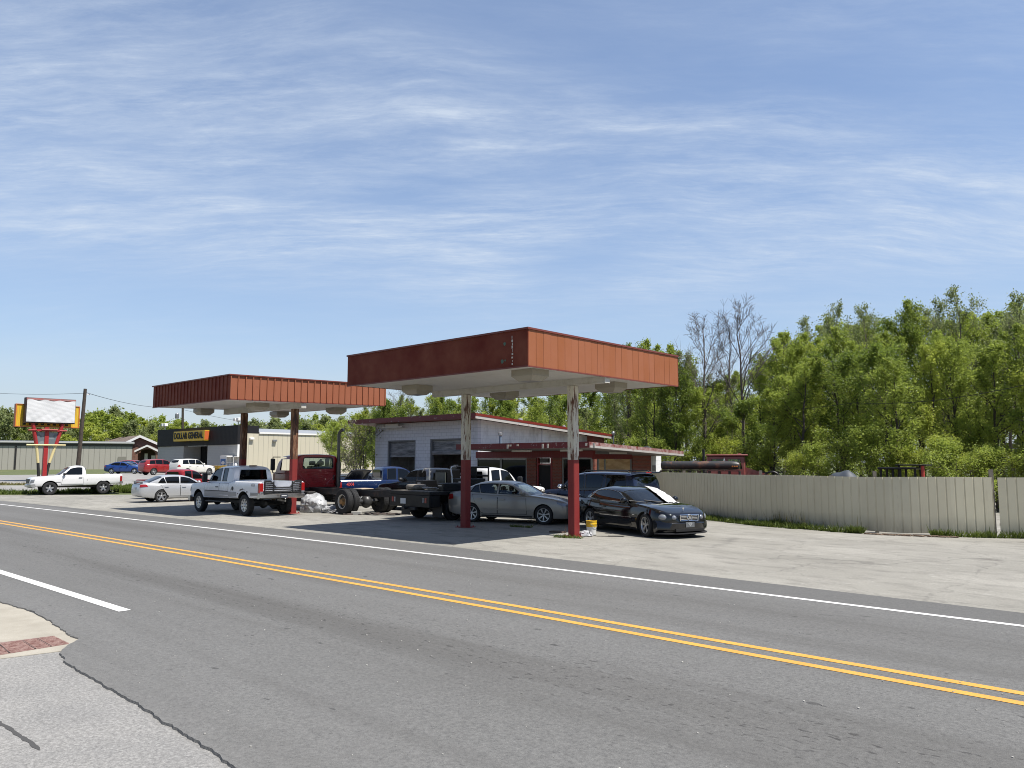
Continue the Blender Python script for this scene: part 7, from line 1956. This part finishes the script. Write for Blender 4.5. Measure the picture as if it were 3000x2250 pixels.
# ---- grass and weeds
m_blade = leaf_mat('grass_blade', (.035, .06, .012), (.13, .17, .03), .35)
m_dry = leaf_mat('dry_grass', (.10, .09, .03), (.26, .23, .10), .3)
def blades(name, label, cat, pts, wdt, n, h, mat, seed, wb=.012, lean=.35):
    R_ = random.Random(seed); f = MB(); P = [Vector((*p, 0)) for p in pts]; Ls = [(b-a).length for a, b in zip(P, P[1:])]; tot = sum(Ls)
    clump = [R_.random()*tot for _ in range(max(3, int(tot*1.3)))]; vs = []; fs = []
    for i in range(n):
        s_ = R_.random()*tot if R_.random() < .45 else min(max(R_.choice(clump)+R_.gauss(0, .16), 0), tot)
        q = s_
        for k, l in enumerate(Ls):
            if q <= l or k == len(Ls)-1: break
            q -= l
        d = (P[k+1]-P[k]).normalized(); nn = Vector((-d.y, d.x, 0)); p = P[k]+d*q+nn*(R_.random()**1.6*wdt*(1 if wdt > 0 else 1))
        hh = h*R_.uniform(.35, 1.2)*(1.5 if R_.random() < .06 else 1); a = R_.random()*6.28; z = gz(p.x, p.y)
        w = Vector((math.cos(a), math.sin(a), 0))*wb*R_.uniform(.7, 1.5); tp = Vector((R_.gauss(0, lean)*hh, R_.gauss(0, lean)*hh, hh)); o = len(vs)
        b = Vector((p.x, p.y, z)); vs += [b-w, b+w, b+w*.6+tp*.6, b+tp, b-w*.6+tp*.6]; fs.append((o, o+1, o+2, o+3, o+4))
    f.add([tuple(v) for v in vs], fs); g = f.build(name, mat, None, smooth=0, fix=False); tag(g, label, cat, kind='stuff'); return g
def off(pts, k): return [(x+k*.25, y-k) for x, y in pts]
FPo = [(x+.05, y-.32) for x, y in FP]
blades('grass', 'green grass and weeds along the foot of the tan fence', 'grass', [(-17.6, 28.4), (-14.6, 26.1), (-13.0, 25.3), (-11.85, 24.8), (-10.2, 24.35)], .75, 5200, .17, m_blade, 1)
blades('grass', 'dark weeds along the middle of the fence foot', 'grass', [(-11.4, 24.95), (-9.05, 24.22), (-8.2, 24.2)], .28, 2000, .20, m_blade, 2)
blades('grass', 'weeds by the fence post at the right end', 'grass', [(-6.4, 24.75), (-5.5, 25.1), (-4.3, 25.75), (-1, 26.9)], .26, 1900, .20, m_blade, 3)
blades('grass', 'thin dry stalks against the fence', 'grass', [(-11.6, 25.1), (-9.5, 24.5), (-8.2, 24.4)], .1, 90, .55, m_dry, 4, .008, .2)
A_, B_ = T(-60, 1448), T(140, 1447)
blades('grass', 'grass strip under and left of the white single cab pickup', 'grass', [T(-90, 1449), T(120, 1448), T(330, 1443), T(400, 1443)], 2.2, 5200, .26, m_blade, 5, .03)
blades('grass', 'grass strip behind the white single cab pickup', 'grass', [T(300, 1437), T(420, 1436)], 5.0, 3000, .24, m_blade, 6, .03)
x, y = -14.1, 17.55
blades('weeds', 'small weeds at the foot of the right canopy post', 'weeds', [(x-.1, y-.45), (x+.7, y-.25)], .25, 260, .09, m_blade, 7, .009, .7)
x, y = G(1515, 1545)
blades('weeds', 'small weed patch on the forecourt under the grey saloon', 'weeds', [(x-.3, y), (x+.4, y+.1)], .25, 200, .08, m_blade, 8, .01, .8)
blades('grass', 'tall dry grass between the drive strips at the left', 'grass', [T(-60, 1421), T(310, 1420)], 1.6, 2000, .16, m_dry, 9, .03)
# debris strip at the fence foot
R_ = random.Random(33); f = MB()
for i in range(160):
    u = R_.random(); x = -8.0+2.2*u+R_.gauss(0, .03); y = 24.33+.72*max(0, (u-.15))**1.15-R_.random()*.2; s_ = R_.uniform(.01, .05)
    f.rbox(x-s_*1.6, x+s_*1.6, y-s_, y+s_, 0, s_*.8, .01)
o = f.build('litter', M('leaf_litter', (.13, .09, .06), .9, var=.6, vscale=20), None, smooth=0); tag(o, 'strip of dead leaves and debris along the fence foot', 'litter', kind='stuff')
f = MB()
for i in range(260):
    x = R_.uniform(-13, -1.2); y = R_.uniform(1.2, 11.5); s_ = R_.uniform(.004, .011); f.ell((x, y, (.018 if y > near(x) else -.022)+s_*.4), (s_*1.3, s_, s_*.8), 5, 3)
o = f.build('pebbles', M('pebble_grey', (.32, .31, .28), .9, var=.5, vscale=3), None); tag(o, 'loose pebbles scattered on the road surface', 'pebbles', kind='stuff')
